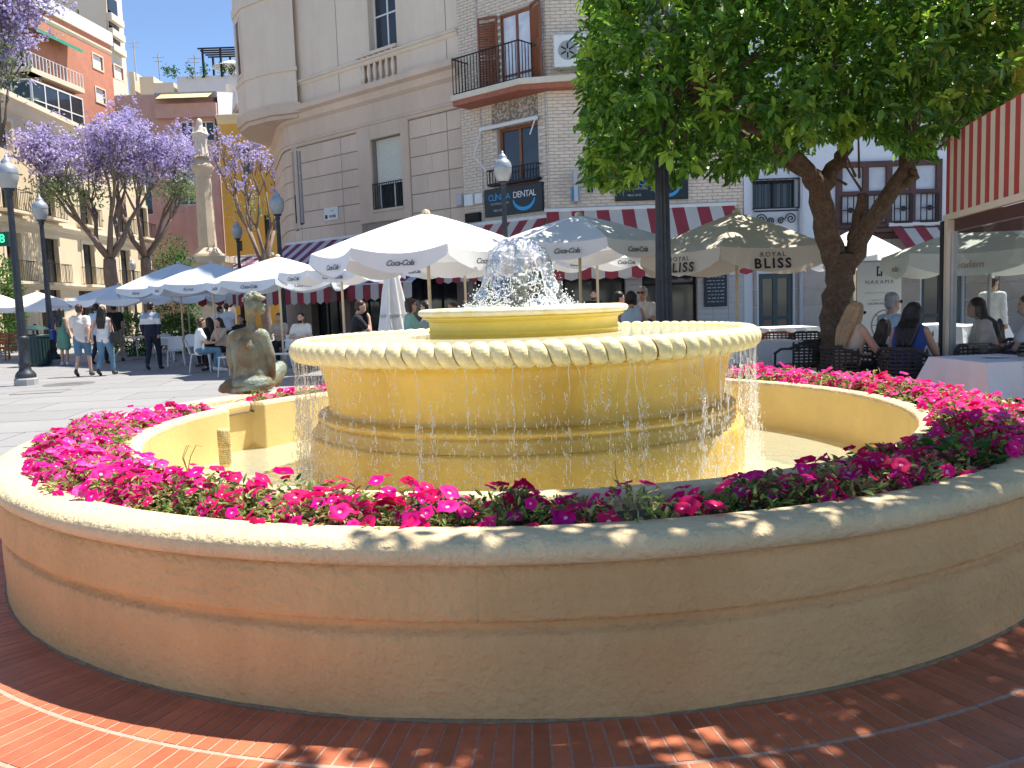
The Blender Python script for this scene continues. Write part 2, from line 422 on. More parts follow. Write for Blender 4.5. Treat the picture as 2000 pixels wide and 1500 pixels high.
# gadroons: slanted lobes wrapped over the rim
NL = 98
lob = MB(); lob.smooth = True
n1_, n2_ = 13, 7
pv = []
for i in range(n1_):
    t = i / (n1_ - 1); ph = R(118) - t * R(205)          # over the top, down to the underside
    cx, cz = 1.575, 1.178
    fade = math.sin(PI * min(1, max(0, (t * 1.0)))) ** .3 if 0 < t < 1 else 0
    for j in range(n2_):
        s_ = -1 + 2 * j / (n2_ - 1)
        hw = (2 * PI / NL) * .485
        rad = .060 + .022 * fade * max(0, 1 - abs(s_) ** 3.4)
        a = s_ * hw + (t - .5) * .045
        rr = cx + rad * math.cos(ph) * 1.10; z = cz + rad * math.sin(ph) * 1.02
        pv.append((rr * math.cos(a), rr * math.sin(a), z))
lob.add(pv, [(i * n2_ + j, i * n2_ + j + 1, (i + 1) * n2_ + j + 1, (i + 1) * n2_ + j) for i in range(n1_ - 1) for j in range(n2_ - 1)])
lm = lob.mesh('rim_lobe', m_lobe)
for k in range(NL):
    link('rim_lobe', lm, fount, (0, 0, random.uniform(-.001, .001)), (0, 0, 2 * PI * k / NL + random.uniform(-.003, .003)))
# top tray
plaster_ring('tray_drum', m_tray, [(.683, 1.08), (.683, 1.2), (.684, 1.255), (.690, 1.262), (.690, 1.268), (.683, 1.273), (.683, 1.335), (.690, 1.342), (.700, 1.345)], list(np.linspace(0, 2 * PI, 120, endpoint=False)), .001, 20)
plaster_ring('tray_moulding', m_tray, [(.700, 1.3455), (.704, 1.349), (.700, 1.353), (.716, 1.356), (.727, 1.362), (.727, 1.369), (.722, 1.371), (.722, 1.374)], list(np.linspace(0, 2 * PI, 120, endpoint=False)), .001, 21)
plaster_ring('tray_lip', m_traylip, [(.722, 1.3745), (.745, 1.379), (.758, 1.391), (.761, 1.404), (.754, 1.418), (.735, 1.427), (.70, 1.430), (.66, 1.428), (.64, 1.40), (.62, 1.33), (.0, 1.33)], list(np.linspace(0, 2 * PI, 160, endpoint=False)), .003, 22)
# jet nozzle
m_steel = M('wet_steel', (.45, .45, .43), .3, .2, 20, .1, 80, metal=.9)
m_brass = M('aged_metal', (.30, .29, .25), .4, .25, 30, .3, 90, metal=.6, col2=(.16, .15, .12))
nz = one('nozzle_fittings', m_brass, fount, lambda b: (b.lathe([(.0, 1.32), (.075, 1.32), (.075, 1.45), (.06, 1.455), (.055, 1.47), (.055, 1.49)], 20, (-.02, 0)),
    b.lathe([(.045, 1.49), (.066, 1.495), (.066, 1.525), (.045, 1.53), (.045, 1.55), (.062, 1.552), (.062, 1.585), (.05, 1.59), (.05, 1.61), (.058, 1.612), (.058, 1.65), (.044, 1.665), (.032, 1.67), (0, 1.67)], 20, (-.02, 0))), True)
shade_auto(nz, 30)
one('nozzle_pipe', m_steel, fount, lambda b: b.lathe([(.029, 1.66), (.029, 1.855), (.026, 1.86), (.02, 1.86), (.02, 1.84), (0, 1.84)], 20, (-.02, 0)), True)
# outlet pipe in the pool
p = onz(425, 912, .25) - FC
m_perf = M('perforated_brass', (.72, .55, .25), .5, .25, 90, .6, 120, col2=(.45, .33, .12), thr=(.5, .62))
def perf(b):
    b.lathe([(.046, .02), (.046, .40), (.049, .405), (.049, .54), (.046, .545), (.04, .55), (0, .55)], 24, (p.x * .975, p.y * .975 + .02))
op = one('outlet_pipe', m_perf, fount, perf, True); shade_auto(op, 40)
hl = MB()
for i in range(18):
    for j in range(24):
        a = 2 * PI * (j + .5 * (i % 2)) / 24; z = .28 + i * .0145
        if .395 < z < .41: continue
        rr = .0497 if z > .4 else .0468
        cx, cy = p.x * .975 + rr * math.cos(a), p.y * .975 + .02 + rr * math.sin(a)
        t = Vector((-math.sin(a), math.cos(a), 0)) * .0035
        hl.add([Vector((cx, cy, z)) + t, Vector((cx, cy, z + .0045)), Vector((cx, cy, z)) - t, Vector((cx, cy, z - .0045))], [(0, 1, 2, 3)])
hl.build('pipe_hole', M('hole_dark', (.05, .035, .015), .9), op)

# ============================================================ WATER
m_water = glassy('pool_water', (.96, .98, .90), .03, .8, 1.0, 9, milk=.22, milkc=(.85, .88, .66))
m_bwater = glassy('bowl_water', (.95, .98, .90), .03, .75, 1.0, 11, milk=.25, milkc=(.80, .82, .62))
def disc(name, r0, r1, z, mat, n=96):
    o = one(name, mat, None, lambda b: b.lathe([(r0, z), (r1, z)], n), loc=FC); return tag(o, kind='structure')
disc('pool_water', 1.553, 2.74, .25, m_water)
disc('bowl_water', .686, 1.507, 1.2335, m_bwater)
disc('tray_water', .09, .655, 1.423, m_bwater)
# drops and threads
mt = bpy.data.materials.new('water_drops'); mt.use_nodes = True
n = mt.node_tree.nodes; L = mt.node_tree.links; n.remove(n['Principled BSDF'])
gt = n.new('ShaderNodeBsdfTransparent'); gg = n.new('ShaderNodeBsdfGlossy'); gg.inputs['Roughness'].default_value = .12; g_ = n.new('ShaderNodeMixShader'); g_.inputs[0].default_value = .22; L.new(gt.outputs[0], g_.inputs[1]); L.new(gg.outputs[0], g_.inputs[2])
d_ = n.new('ShaderNodeBsdfTranslucent'); d_.inputs[0].default_value = (.95, .95, .95, 1)
d2 = n.new('ShaderNodeBsdfDiffuse'); d2.inputs[0].default_value = (.95, .95, .95, 1)
a1 = n.new('ShaderNodeMixShader'); a1.inputs[0].default_value = .5; L.new(d_.outputs[0], a1.inputs[1]); L.new(d2.outputs[0], a1.inputs[2])
a2 = n.new('ShaderNodeMixShader'); a2.inputs[0].default_value = .30; L.new(g_.outputs[0], a2.inputs[1]); L.new(a1.outputs[0], a2.inputs[2])
L.new(a2.outputs[0], n['Material Output'].inputs['Surface']); m_drop = mt
OCT_V = np.array([(1, 0, 0), (0, 1, 0), (-1, 0, 0), (0, -1, 0), (0, 0, 1), (0, 0, -1)], float)
# subdivided octahedron for round drops
def ico(sub=1):
    b = bmesh.new(); bmesh.ops.create_icosphere(b, subdivisions=sub, radius=1)
    V = np.array([v.co[:] for v in b.verts]); F = np.array([[v.index for v in f.verts] for f in b.faces]); b.free(); return V, F
IV, IF = ico(1)
def drops_mesh(name, C, Rr, El, mat, V0=IV, F0=IF):
    C = np.asarray(C); Rr = np.asarray(Rr); El = np.asarray(El); n = len(C)
    V = V0[None] * Rr[:, None, None]; V = V * np.stack([np.ones(n), np.ones(n), El], 1)[:, None, :] + C[:, None, :]
    F = F0[None] + (np.arange(n) * len(V0))[:, None, None]
    return np_mesh(name, V.reshape(-1, 3), F.reshape(-1, 3), [mat], smooth=True)
rng = np.random.default_rng(3)
C, Rr, El = [], [], []
thr_ = MB(); thr_.smooth = True
NS = 290
for k in range(NS):
    a = 2 * PI * (k + rng.uniform(-.45, .45)) / NS
    strong = rng.random() ** 2.2
    r0 = 1.60 + rng.uniform(0, .055)
    z = 1.128; zend = .26
    drift = rng.uniform(-.02, .02); rin = rng.uniform(-.06, .03)
    zb = 1.12 - rng.uniform(.04, .18) - .22 * strong
    pts = []; rad = []
    for i in range(9):
        t = i / 8; zz = z + (zb - z) * t
        aa = a + drift * t * .6 + .004 * math.sin(6 * t + k); rr = r0 + rin * t * .4
        pts.append((rr * math.cos(aa), rr * math.sin(aa), zz)); rad.append((.0016 + .0022 * strong) * (1 - .75 * t) * (1 + .3 * math.sin(t * 20 + k)))
    if rng.random() < .55: thr_.tube(pts, rad, 5)
    nd = int(40 + 90 * strong)
    for i in range(nd):
        t = rng.random() ** .8; zz = zb + .1 - (zb + .1 - zend) * t
        sp = .004 + .022 * t
        aa = a + drift + rng.normal(0, sp) / 1.6; rr = r0 + rin * (.4 + t) * .6 + rng.normal(0, sp)
        C.append((rr * math.cos(aa), rr * math.sin(aa), zz)); q = rng.uniform(.0009, .0029) * (1 + .5 * strong); Rr.append(q); El.append(rng.uniform(1, 2.2) if rng.random() < .5 else rng.uniform(3, 9))
for i in range(2600):   # fine spray and splashes at the pool surface
    a = rng.uniform(0, 2 * PI); h_ = rng.random() ** 2 * .12
    rr = 1.63 + rng.normal(0, .05); C.append((rr * math.cos(a), rr * math.sin(a), .255 + h_)); Rr.append(rng.uniform(.0015, .0042)); El.append(1.)
fw = link('falling_water', drops_mesh('falling_water', C, Rr, El, m_drop), None, FC); tag(fw, kind='stuff')
th = thr_.build('water_thread', m_drop, fw); tag(th, kind='stuff')
# bell-shaped jet
JX, JZ0 = -.02, 1.425
prof = [(.0, 1.925), (.045, 1.923), (.09, 1.912), (.135, 1.888), (.17, 1.855), (.20, 1.81), (.222, 1.75), (.235, 1.69), (.248, 1.63), (.27, 1.575), (.30, 1.525), (.335, 1.48), (.36, 1.445), (.372, 1.425)]
pr = np.array(prof); tt = np.linspace(0, len(pr) - 1, 46)
pr = np.stack([np.interp(tt, np.arange(len(pr)), pr[:, 0]), np.interp(tt, np.arange(len(pr)), pr[:, 1])], 1)
nA = 110; V = []; F = []; E = {}
for i, (r_, z) in enumerate(pr):
    for k in range(nA):
        a = 2 * PI * k / nA; t = i / 45
        q = Vector((math.cos(a) * 4, math.sin(a) * 4, t * 7)); w_ = mnoise.noise(q * 1.7) * .012 * (.3 + t) + mnoise.noise(q * 5) * .006
        rr = r_ * (1 + .04 * math.sin(a * 2 + 1)) + w_ * min(1, r_ / .1); V.append((JX + rr * math.cos(a), rr * math.sin(a), z + w_ * .6))
keep = np.zeros((45, nA), bool)
for i in range(45):
    for k in range(nA):
        a = 2 * PI * (k + .5) / nA; t = i / 45
        q = Vector((math.cos(a) * 2.0, math.sin(a) * 2.0, t * 3.2)); hole = mnoise.noise(q * 1.5 + Vector((5, 2, 1))) + .6 * mnoise.noise(q * 4)
        keep[i, k] = hole < (.58 - 1.6 * max(0, t - .38))
        if keep[i, k]:
            b_ = (k + 1) % nA; F.append((i * nA + k, i * nA + b_, (i + 1) * nA + b_, (i + 1) * nA + k))
mj = bpy.data.materials.new('water_sheet'); mj.use_nodes = True
n = mj.node_tree.nodes; L = mj.node_tree.links; n.remove(n['Principled BSDF'])
tr = n.new('ShaderNodeBsdfTransparent'); gl = n.new('ShaderNodeBsdfGlossy'); gl.inputs['Roughness'].default_value = .05
fr = n.new('ShaderNodeFresnel'); fr.inputs[0].default_value = 1.3
tc = n.new('ShaderNodeTexCoord'); nb = n.new('ShaderNodeTexNoise'); nb.inputs['Scale'].default_value = 34; nb.inputs['Detail'].default_value = 4
bp = n.new('ShaderNodeBump'); bp.inputs['Strength'].default_value = 1; bp.inputs['Distance'].default_value = .03
L.new(tc.outputs['Object'], nb.inputs['Vector']); L.new(nb.outputs['Fac'], bp.inputs['Height']); L.new(bp.outputs[0], gl.inputs['Normal']); L.new(bp.outputs[0], fr.inputs['Normal'])
s1 = n.new('ShaderNodeMixShader'); L.new(fr.outputs[0], s1.inputs[0]); L.new(tr.outputs[0], s1.inputs[1]); L.new(gl.outputs[0], s1.inputs[2])
wd = n.new('ShaderNodeBsdfDiffuse'); wd.inputs[0].default_value = (.95, .95, .95, 1); wt = n.new('ShaderNodeBsdfTranslucent'); wt.inputs[0].default_value = (.95, .95, .95, 1)
sw_ = n.new('ShaderNodeMixShader'); L.new(wd.outputs[0], sw_.inputs[1]); L.new(wt.outputs[0], sw_.inputs[2])
n3 = n.new('ShaderNodeTexNoise'); n3.inputs['Scale'].default_value = 42; n3.inputs['Detail'].default_value = 3; n3.inputs['Distortion'].default_value = 1.2
mr = n.new('ShaderNodeMapRange'); mr.inputs[1].default_value = .60; mr.inputs[2].default_value = .66; mr.inputs[4].default_value = .75
L.new(tc.outputs['Object'], n3.inputs['Vector']); L.new(n3.outputs['Fac'], mr.inputs[0])
s2 = n.new('ShaderNodeMixShader'); L.new(mr.outputs[0], s2.inputs[0]); L.new(s1.outputs[0], s2.inputs[1]); L.new(sw_.outputs[0], s2.inputs[2])
L.new(s2.outputs[0], n['Material Output'].inputs['Surface'])
jet = thing('water_jet', 'bell shaped jet of white foaming water above the top tray', 'water jet', FC + Vector((0, 0, 1.42)))
jm = np_mesh('water_bell', np.array(V) - np.array((0, 0, 1.42)), F, [mj], smooth=True); link('water_bell', jm, jet)
# foam cords along torn edges, loose drops
edges = []
for i in range(44):
    for k in range(nA):
        if keep[i, k] != keep[i + 1, k] and i > 3: edges.append(((i + 1) * nA + k, (i + 1) * nA + (k + 1) % nA))
        if keep[i, k] != keep[i, (k + 1) % nA] and i > 3: edges.append((i * nA + (k + 1) % nA, (i + 1) * nA + (k + 1) % nA))
C, Rr, El = [], [], []
for a_, b_ in edges:
    A = np.array(V[a_]); B = np.array(V[b_])
    for t in (0, .33, .66):
        C.append(A + (B - A) * t + rng.normal(0, .0012, 3)); Rr.append(rng.uniform(.0025, .0058)); El.append(1.1)
for i in range(900):
    k = rng.integers(0, nA); j = int(np.clip(20 + 25 * rng.random() ** .6, 0, 45)); q = np.array(V[j * nA + k]); q = q + np.array([q[0] - JX, q[1], 0]) * rng.uniform(-.25, .18) + rng.normal(0, .008, 3)
    q[2] = max(q[2], 1.426); C.append(q); Rr.append(rng.uniform(.0015, .0055)); El.append(1.2)
for i in range(500):
    a = rng.uniform(0, 2 * PI); rr = .37 + rng.normal(0, .045); C.append((JX + rr * math.cos(a), rr * math.sin(a), 1.427 + abs(rng.normal(0, .018)))); Rr.append(rng.uniform(.002, .006)); El.append(1.)
m_foam = M('foam', (.93, .94, .95), .25, .03, spec=.6, trans=.35)
fo = link('foam', drops_mesh('foam', np.array(C) - np.array((0, 0, 1.42)), Rr, El, m_foam), jet); tag(fo, kind='stuff')

# ============================================================ PETUNIAS
m_pet = []
for i, (c, c2) in enumerate([((.86, .006, .25), (.80, .012, .33)), ((.80, .010, .15), (.72, .006, .11)), ((.86, .05, .36), (.84, .14, .46))]):
    m_pet.append(M('petal_%d' % i, c, .6, .12, 40, 0, rnd=.12, col2=c2, trans=.35, spec=.2))
m_thr = M('throat', (.85, .55, .55), .7, .1, 60)
m_leafs = [M('petunia_leaf', (.20, .29, .07), .7, .3, 30, trans=.3, spec=.2), M('petunia_leaf_pale', (.44, .47, .18), .75, .25, 30, trans=.3, spec=.2), M('dry_leaf', (.30, .20, .10), .9, .3, 30, trans=.2), M('petunia_leaf_deep', (.05, .13, .025), .6, .3, 30, trans=.25)]
def petunia_mesh(i):
    b = MB(); n = 10; vs = [(0, 0, -.016)]
    for k in range(n): a = 2 * PI * k / n; vs.append((.0065 * math.cos(a), .0065 * math.sin(a), -.006))
    for k in range(n): a = 2 * PI * k / n; rr = .021; vs.append((rr * math.cos(a), rr * math.sin(a), .001 + (.002 if k % 2 else -.0015)))
    for k in range(n):
        a = 2 * PI * k / n; rr = (.038 if k % 2 == 0 else .032) * (1 + .06 * math.sin(k * 2.3 + i)); vs.append((rr * math.cos(a), rr * math.sin(a), -.003 + .004 * math.sin(k * 1.9 + i * 2)))
    b.smooth = True; b.cur = 1; b.add(vs, [(0, 1 + k, 1 + (k + 1) % n) for k in range(n)])
    b.f = []; b.mi = []; b.sm = []
    for k in range(n):
        k2 = (k + 1) % n
        b.f.append([0, 1 + k, 1 + k2]); b.mi.append(1); b.sm.append(True)
        b.f.append([1 + k, 1 + n + k, 1 + n + k2, 1 + k2]); b.mi.append(0); b.sm.append(True)
        b.f.append([1 + n + k, 1 + 2 * n + k, 1 + 2 * n + k2, 1 + n + k2]); b.mi.append(0); b.sm.append(True)
    return b.mesh('petunia_flower', [m_pet[i % 3], m_thr])
FLM = [petunia_mesh(i) for i in range(6)]
def leaf_arrays(P, D, Nn, Ln, Wd, fold=.25):
    """six-vertex folded leaves; returns verts, quads"""
    D = D / np.linalg.norm(D, axis=1, keepdims=True)
    Sd = np.cross(D, Nn); Sd /= np.linalg.norm(Sd, axis=1, keepdims=True) + 1e-9
    Up = np.cross(Sd, D)
    Ln = Ln[:, None]; Wd = Wd[:, None]
    droop = -.12 * Ln * np.array([[0, 0, 1]])
    b = P; t = P + D * Ln + droop
    m1 = P + D * Ln * .30; m2 = P + D * Ln * .68 + droop * .4
    up = Up * Wd * fold
    l1 = m1 - Sd * Wd * .48 + up; l2 = m2 - Sd * Wd * .42 + up; r1 = m1 + Sd * Wd * .48 + up; r2 = m2 + Sd * Wd * .42 + up
    V = np.stack([b, l1, l2, t, r2, r1], 1).reshape(-1, 3); n = len(P); o = np.arange(n)[:, None] * 6
    F = np.concatenate([o + np.array([[0, 3, 2, 1]]), o + np.array([[0, 5, 4, 3]])], 0)
    return V, F, n
def foliage_mesh(seed, rad, hgt, nleaf, wts):
    g = np.random.default_rng(seed)
    u = g.random(nleaf); a = g.uniform(0, 2 * PI, nleaf); el = np.arccos(1 - u * 1.05)
    rr = g.uniform(.55, 1.0, nleaf)
    P = np.stack([np.sin(el) * np.cos(a) * rad * rr, np.sin(el) * np.sin(a) * rad * rr, np.cos(el) * hgt * rr], 1); P[:, 2] = np.maximum(P[:, 2], .0)
    D = np.stack([np.cos(a), np.sin(a), g.uniform(-.2, 1.0, nleaf)], 1) + g.normal(0, .5, (nleaf, 3)); Nn = np.tile([0, 0, 1.], (nleaf, 1)) + g.normal(0, .4, (nleaf, 3))
    V, F, n = leaf_arrays(P, D, Nn, g.uniform(.03, .055, nleaf), g.uniform(.010, .020, nleaf))
    mi = g.choice(4, n, p=wts); return np_mesh('foliage', V, F, m_leafs, np.concatenate([mi, mi]))
FOL = [foliage_mesh(s, .18, .16, 230, w_) for s, w_ in ((1, (.3, .5, .12, .08)), (2, (.3, .5, .15, .05)), (3, (.4, .15, .05, .4)), (4, (.45, .2, .1, .25)), (5, (.2, .3, .45, .05)))]
def plant(ang, r_, sc, nf, fol, flo, label, group, name='petunia_plant'):
    x, y = FC.x + r_ * math.cos(ang), FC.y + r_ * math.sin(ang)
    t = thing(name, label, 'flower plant', (x, y, .59), random.uniform(0, 6.28), group)
    link('foliage', FOL[fol], t, scale=(sc, sc, sc * random.uniform(.8, 1.15)))
    for k in range(nf):
        a = random.uniform(0, 2 * PI); e = math.acos(1 - random.random() * .85); q = random.uniform(.93, 1.12)
        p = Vector((math.sin(e) * math.cos(a) * .175, math.sin(e) * math.sin(a) * .175, math.cos(e) * .155 + .012)) * sc * q
        nrm = Vector((p.x, p.y, p.z * .8 + .09)) + Vector((random.gauss(0, .06), random.gauss(0, .06), 0))
        link('flower', random.choice(flo), t, p, nrm.to_track_quat('Z', 'Y').to_euler(), random.uniform(.62, 1.35))
    return t
i = 0
GROUPS = {'l': ('bright magenta petunia plant in the crowded left curve of the planter', 'petunias in the left curve of the planter'),
          'f': ('magenta petunia plant with leafy gaps in the front of the planter ring', 'petunias in the front of the planter'),
          'r': ('pink petunia plant in the right curve of the planter beside the pool', 'petunias in the right curve of the planter'),
          'b': ('pink petunia plant in the far planter between pool wall and orange tree', 'petunias in the far right planter'),
          's': ('small pink petunia plant in the planter beside the bronze sitter', 'petunias beside the bronze sitter')}
def ang_list(a0, a1, step):
    k = a0
    while k < a1: yield k; k += step
for (a0, a1, key, rows, sc, nf) in [(163, 176, 'l', (2.86, 3.05), .72, 14), (176, 232, 'l', (2.84, 2.97, 3.09), 1.0, 19), (232, 262, 'f', (2.86, 3.05), 1.02, 15), (262, 300, 'f', (2.88, 3.06), .96, 11),
                             (300, 326, 'f', (2.84, 3.05), 1.0, 11), (326, 375, 'r', (2.84, 2.97, 3.09), 1.08, 15), (375, 428, 'b', (2.85, 3.03), 1.08, 17), (121, 147, 's', (2.87, 3.04), .72, 8)]:
    for j, rr in enumerate(rows):
        for a in ang_list(a0 + j * 1.6, a1, 4.3 if key != 'b' else 5.2):
            if key == 'f' and 272 < a < 286 and rr < 2.95: continue
            aa = R(a + random.uniform(-.8, .8))
            fol = random.choice((0, 0, 1, 1, 4)) if key in 'lsb' else random.choice((2, 3, 0, 4)) if key == 'f' else random.choice((0, 1, 3))
            flo = [FLM[0], FLM[3], FLM[2]] if key in 'lb' else [FLM[0], FLM[1], FLM[4], FLM[3]] if key == 'f' else FLM
            plant(aa, rr + random.uniform(-.03, .03), sc * random.uniform(.85, 1.12), int(nf * random.uniform(.7, 1.25)), fol, flo, *GROUPS[key])
# one tall petunia standing above the rest, and a leafy plant without flowers
p = onz(1022, 975, .70); t = thing('petunia_plant', 'single tall petunia stem rising above the front planter against the pool', 'flower plant', (p.x, p.y, .59))
sb = MB(); sb.tube([(0, 0, 0), (.004, 0, .08), (-.003, .003, .165)], [.004, .003, .002], 6); sb.build('stem', m_leafs[0], t)
link('foliage', FOL[2], t, (0, 0, .07), scale=(.22, .22, .55))
for k, (dx, dy, ry) in enumerate([(0, -.01, .2), (.018, .01, .7), (-.018, .008, -.7)]): link('flower', FLM[1], t, (dx, dy, .172 - abs(dx) * .4), (R(-35), ry, 0), 1.1)
p = onz(1868, 905, .66); t = thing('broadleaf_plant', 'dark green leafy plant without blossom at the shaded right planter rim', 'plant', (p.x, p.y, .6))
g = np.random.default_rng(5); nl = 90; a = g.uniform(0, 2 * PI, nl); rr = g.uniform(.02, .17, nl)
V, F, n = leaf_arrays(np.stack([np.cos(a) * rr, np.sin(a) * rr, g.uniform(.02, .15, nl)], 1), np.stack([np.cos(a), np.sin(a), g.uniform(.1, .9, nl)], 1), np.tile([0, 0, 1.], (nl, 1)), g.uniform(.05, .09, nl), g.uniform(.03, .045, nl))
link('foliage', np_mesh('foliage', V, F, [m_leafs[3]]), t)
for (u, v, z, n_) in [(365, 900, .66, 3), (1215, 945, .64, 2)]:
    p = onz(u, v, z); t = thing('dry_stem', 'thin dry bent stem leaning over the pool rim at left' if u < 800 else 'withered brown stem standing by the near pool rim', 'dead plant', (p.x, p.y, .6))
    for k in range(n_):
        q = MB(); a = random.uniform(0, 6); q.tube([(0, 0, 0), (.03 * math.cos(a), .02 * math.sin(a), .08), (.05 * math.cos(a) + .02, .03, .14), (.08 * math.cos(a) + .04, .03, .13)], [.003, .0025, .002, .001], 5); q.build('twig', m_leafs[2], t)
# ============================================================ TREES
m_bark = M('citrus_bark', (.13, .08, .05), .95, .35, 22, 1.0, 45, col2=(.20, .145, .10), thr=(.5, .7))
m_ol = [M('citrus_leaf_dark', (.08, .19, .022), .28, .3, 6, spec=.5, trans=.4), M('citrus_leaf', (.18, .35, .04), .30, .3, 6, spec=.5, trans=.45), M('citrus_leaf_young', (.34, .50, .06), .38, .25, 6, spec=.4, trans=.5)]
def limb(b, pts, rad, n=10, jit=.012, sub=4):
    """tapered limb through pts with a little wobble"""
    P = [Vector(p) for p in pts]; out = []; rr = []
    for i in range(len(P) - 1):
        p0 = P[max(i - 1, 0)]; p1 = P[i]; p2 = P[i + 1]; p3 = P[min(i + 2, len(P) - 1)]
        for k in range(sub):
            t = k / sub
            q = .5 * ((2 * p1) + (p2 - p0) * t + (2 * p0 - 5 * p1 + 4 * p2 - p3) * t * t + (3 * p1 - p0 - 3 * p2 + p3) * t ** 3)
            out.append(q + Vector((random.gauss(0, jit), random.gauss(0, jit), 0))); rr.append(rad[i] + (rad[i + 1] - rad[i]) * t)
    out.append(P[-1]); rr.append(rad[-1])
    b.tube(out, rr, n)
def citrus(name, label, base, limbs, cen, half, zr, ncl, nper, lsize, seed, notch=None, pw=2.6):
    g = np.random.default_rng(seed)
    t = thing(name, label, 'tree', base)
    b = MB(); b.smooth = True
    for pts, rad in limbs: limb(b, [Vector(p) - Vector(base) for p in pts], rad)
    # roughen the trunk
    o = b.build('trunk', m_bark, t)
    co = np.empty(len(o.data.vertices) * 3, np.float32); o.data.vertices.foreach_get('co', co); co = co.reshape(-1, 3)
    for i in range(len(co)):
        q = Vector(co[i]); k_ = mnoise.noise(q * 6) * .028 + mnoise.noise(q * 17) * .012
        co[i, 0] += k_; co[i, 1] += mnoise.noise(q * 7 + Vector((3, 1, 0))) * .025
    o.data.vertices.foreach_set('co', co.ravel())
    # twig clusters over an uneven, trimmed crown
    cz, hz = (zr[0] + zr[1]) / 2, (zr[1] - zr[0]) / 2
    D = g.normal(size=(ncl, 3)); D /= np.linalg.norm(D, axis=1, keepdims=True)
    sup = (np.abs(D) ** pw).sum(1) ** (-1 / pw)
    lump = np.array([mnoise.noise(Vector(d * 2.3) + Vector((seed, 0, 0))) * .16 + mnoise.noise(Vector(d * 6) + Vector((0, seed, 0))) * .09 for d in D])
    depth = np.where(g.random(ncl) < .66, g.uniform(.86, 1.03, ncl), g.uniform(.45, .88, ncl))
    C = D * (sup * (1 + lump) * depth)[:, None] * np.array([half[0], half[1], hz]) + np.array([cen[0], cen[1], cz])
    if notch is not None:
        k = notch(C); C = C[k]; D = D[k]; depth = depth[k]
    n = len(C)
    out = D + np.array([0, 0, .15])
    nl = nper
    Cc = np.repeat(C, nl, 0); Oo = np.repeat(out, nl, 0); dp = np.repeat(depth, nl)
    m_ = len(Cc)
    dirs = Oo * .75 + g.normal(0, .75, (m_, 3)) + np.array([0, 0, -.30]); dirs /= np.linalg.norm(dirs, axis=1, keepdims=True)
    P = Cc + Oo * g.uniform(-.16, .10, (m_, 1)) + g.normal(0, .035, (m_, 3))
    Nn = Oo * .5 + np.array([0, 0, .8]) + g.normal(0, .35, (m_, 3))
    Ln = g.uniform(.55, 1.3, m_) * lsize; Wd = Ln * g.uniform(.40, .52, m_)
    young = (g.random(n) < .2) & (depth > .9)
    P -= np.array(base)
    V, F, k = leaf_arrays(P, dirs, Nn, Ln, Wd)
    mi = np.where(np.repeat(young, nl), 2, np.where(g.random(m_) < .5, 0, 1)); mi = np.where((mi == 1) & (g.random(m_) < .05), 2, mi)
    o = link('crown', np_mesh('crown', V, F, m_ol, np.concatenate([mi, mi])), t); o['kind'] = 'stuff'
    # twigs
    tw = MB()
    ends = [Vector(l[0][-1]) for l in limbs]
    for i in range(0, n, max(1, n // 260)):
        c = Vector(C[i]); e = min(ends, key=lambda q: (q - c).length); a = e + (c - e) * random.uniform(.0, .3); md = (a + c) / 2 + Vector((random.gauss(0, .1), random.gauss(0, .1), random.uniform(0, .2)))
        tw.tube([a - Vector(base), md - Vector(base), c - Vector(base)], [.02, .012, .005], 5)
    tw.build('twigs', m_bark, t)
    return t
Y1 = 11.5
def A1(u, v, dy=0): return at(u, v, Y1 + dy)
b1 = gp(1628, Y1)
fork = A1(1642, 488)
limbs1 = [([b1 + Vector((-.02, 0, -.1)), b1 + Vector((-.01, 0, .12)), A1(1626, 690), A1(1632, 600), A1(1640, 530), fork], [.29, .235, .20, .185, .185, .20]),
          ([A1(1636, 520), A1(1612, 440), A1(1600, 375), A1(1578, 335, -.1), A1(1530, 290, -.3), A1(1470, 250, -.5), A1(1400, 205, -.6), A1(1330, 190, -.6)], [.16, .155, .14, .11, .085, .065, .045, .03]),
          ([A1(1603, 395), A1(1620, 340, .1), A1(1650, 290, .2), A1(1650, 200, .3), A1(1620, 60, .5)], [.11, .11, .09, .07, .045]),
          ([A1(1650, 530), A1(1690, 450), A1(1735, 385), A1(1768, 330), A1(1778, 270, .1), A1(1790, 180, .2), A1(1850, 60, .4)], [.15, .125, .11, .10, .085, .065, .04]),
          ([A1(1668, 470), A1(1678, 420, .1), A1(1684, 380, .12)], [.08, .075, .06]),
          ([A1(1745, 375), A1(1780, 352, -.1), A1(1785, 330, -.15)], [.07, .055, .04]),
          ([A1(1590, 345), A1(1560, 330, .6), A1(1480, 280, 1.4), A1(1350, 200, 1.8)], [.10, .085, .06, .04])]
def notch1(C):
    # underside as pruned: lifted round the limbs and towards the kiosk, a few sprays left hanging
    x, y, z = C[:, 0], C[:, 1], C[:, 2]
    u = 1000 + FPX * x / y
    lim = np.interp(u, [1100, 1160, 1290, 1420, 1500, 1600, 1700, 1800, 1860, 2000], [330, 362, 352, 335, 325, 285, 270, 300, 262, 232])
    hz = 588 - .035 * (u - 1000)
    low = CAMH + (hz - lim - 8 + np.random.normal(0, 8, len(x))) * y / FPX + .04
    return (z > low) & (x / y > .096)
citrus('orange_tree', 'orange tree with forked brown trunk and dense clipped crown behind the fountain', b1, limbs1, (4.35, 12.45), (3.6, 2.95), (2.5, 6.4), 5200, 17, .135, 1, notch1, 3.4)
b3 = Vector((5.6, 1.2, 0))
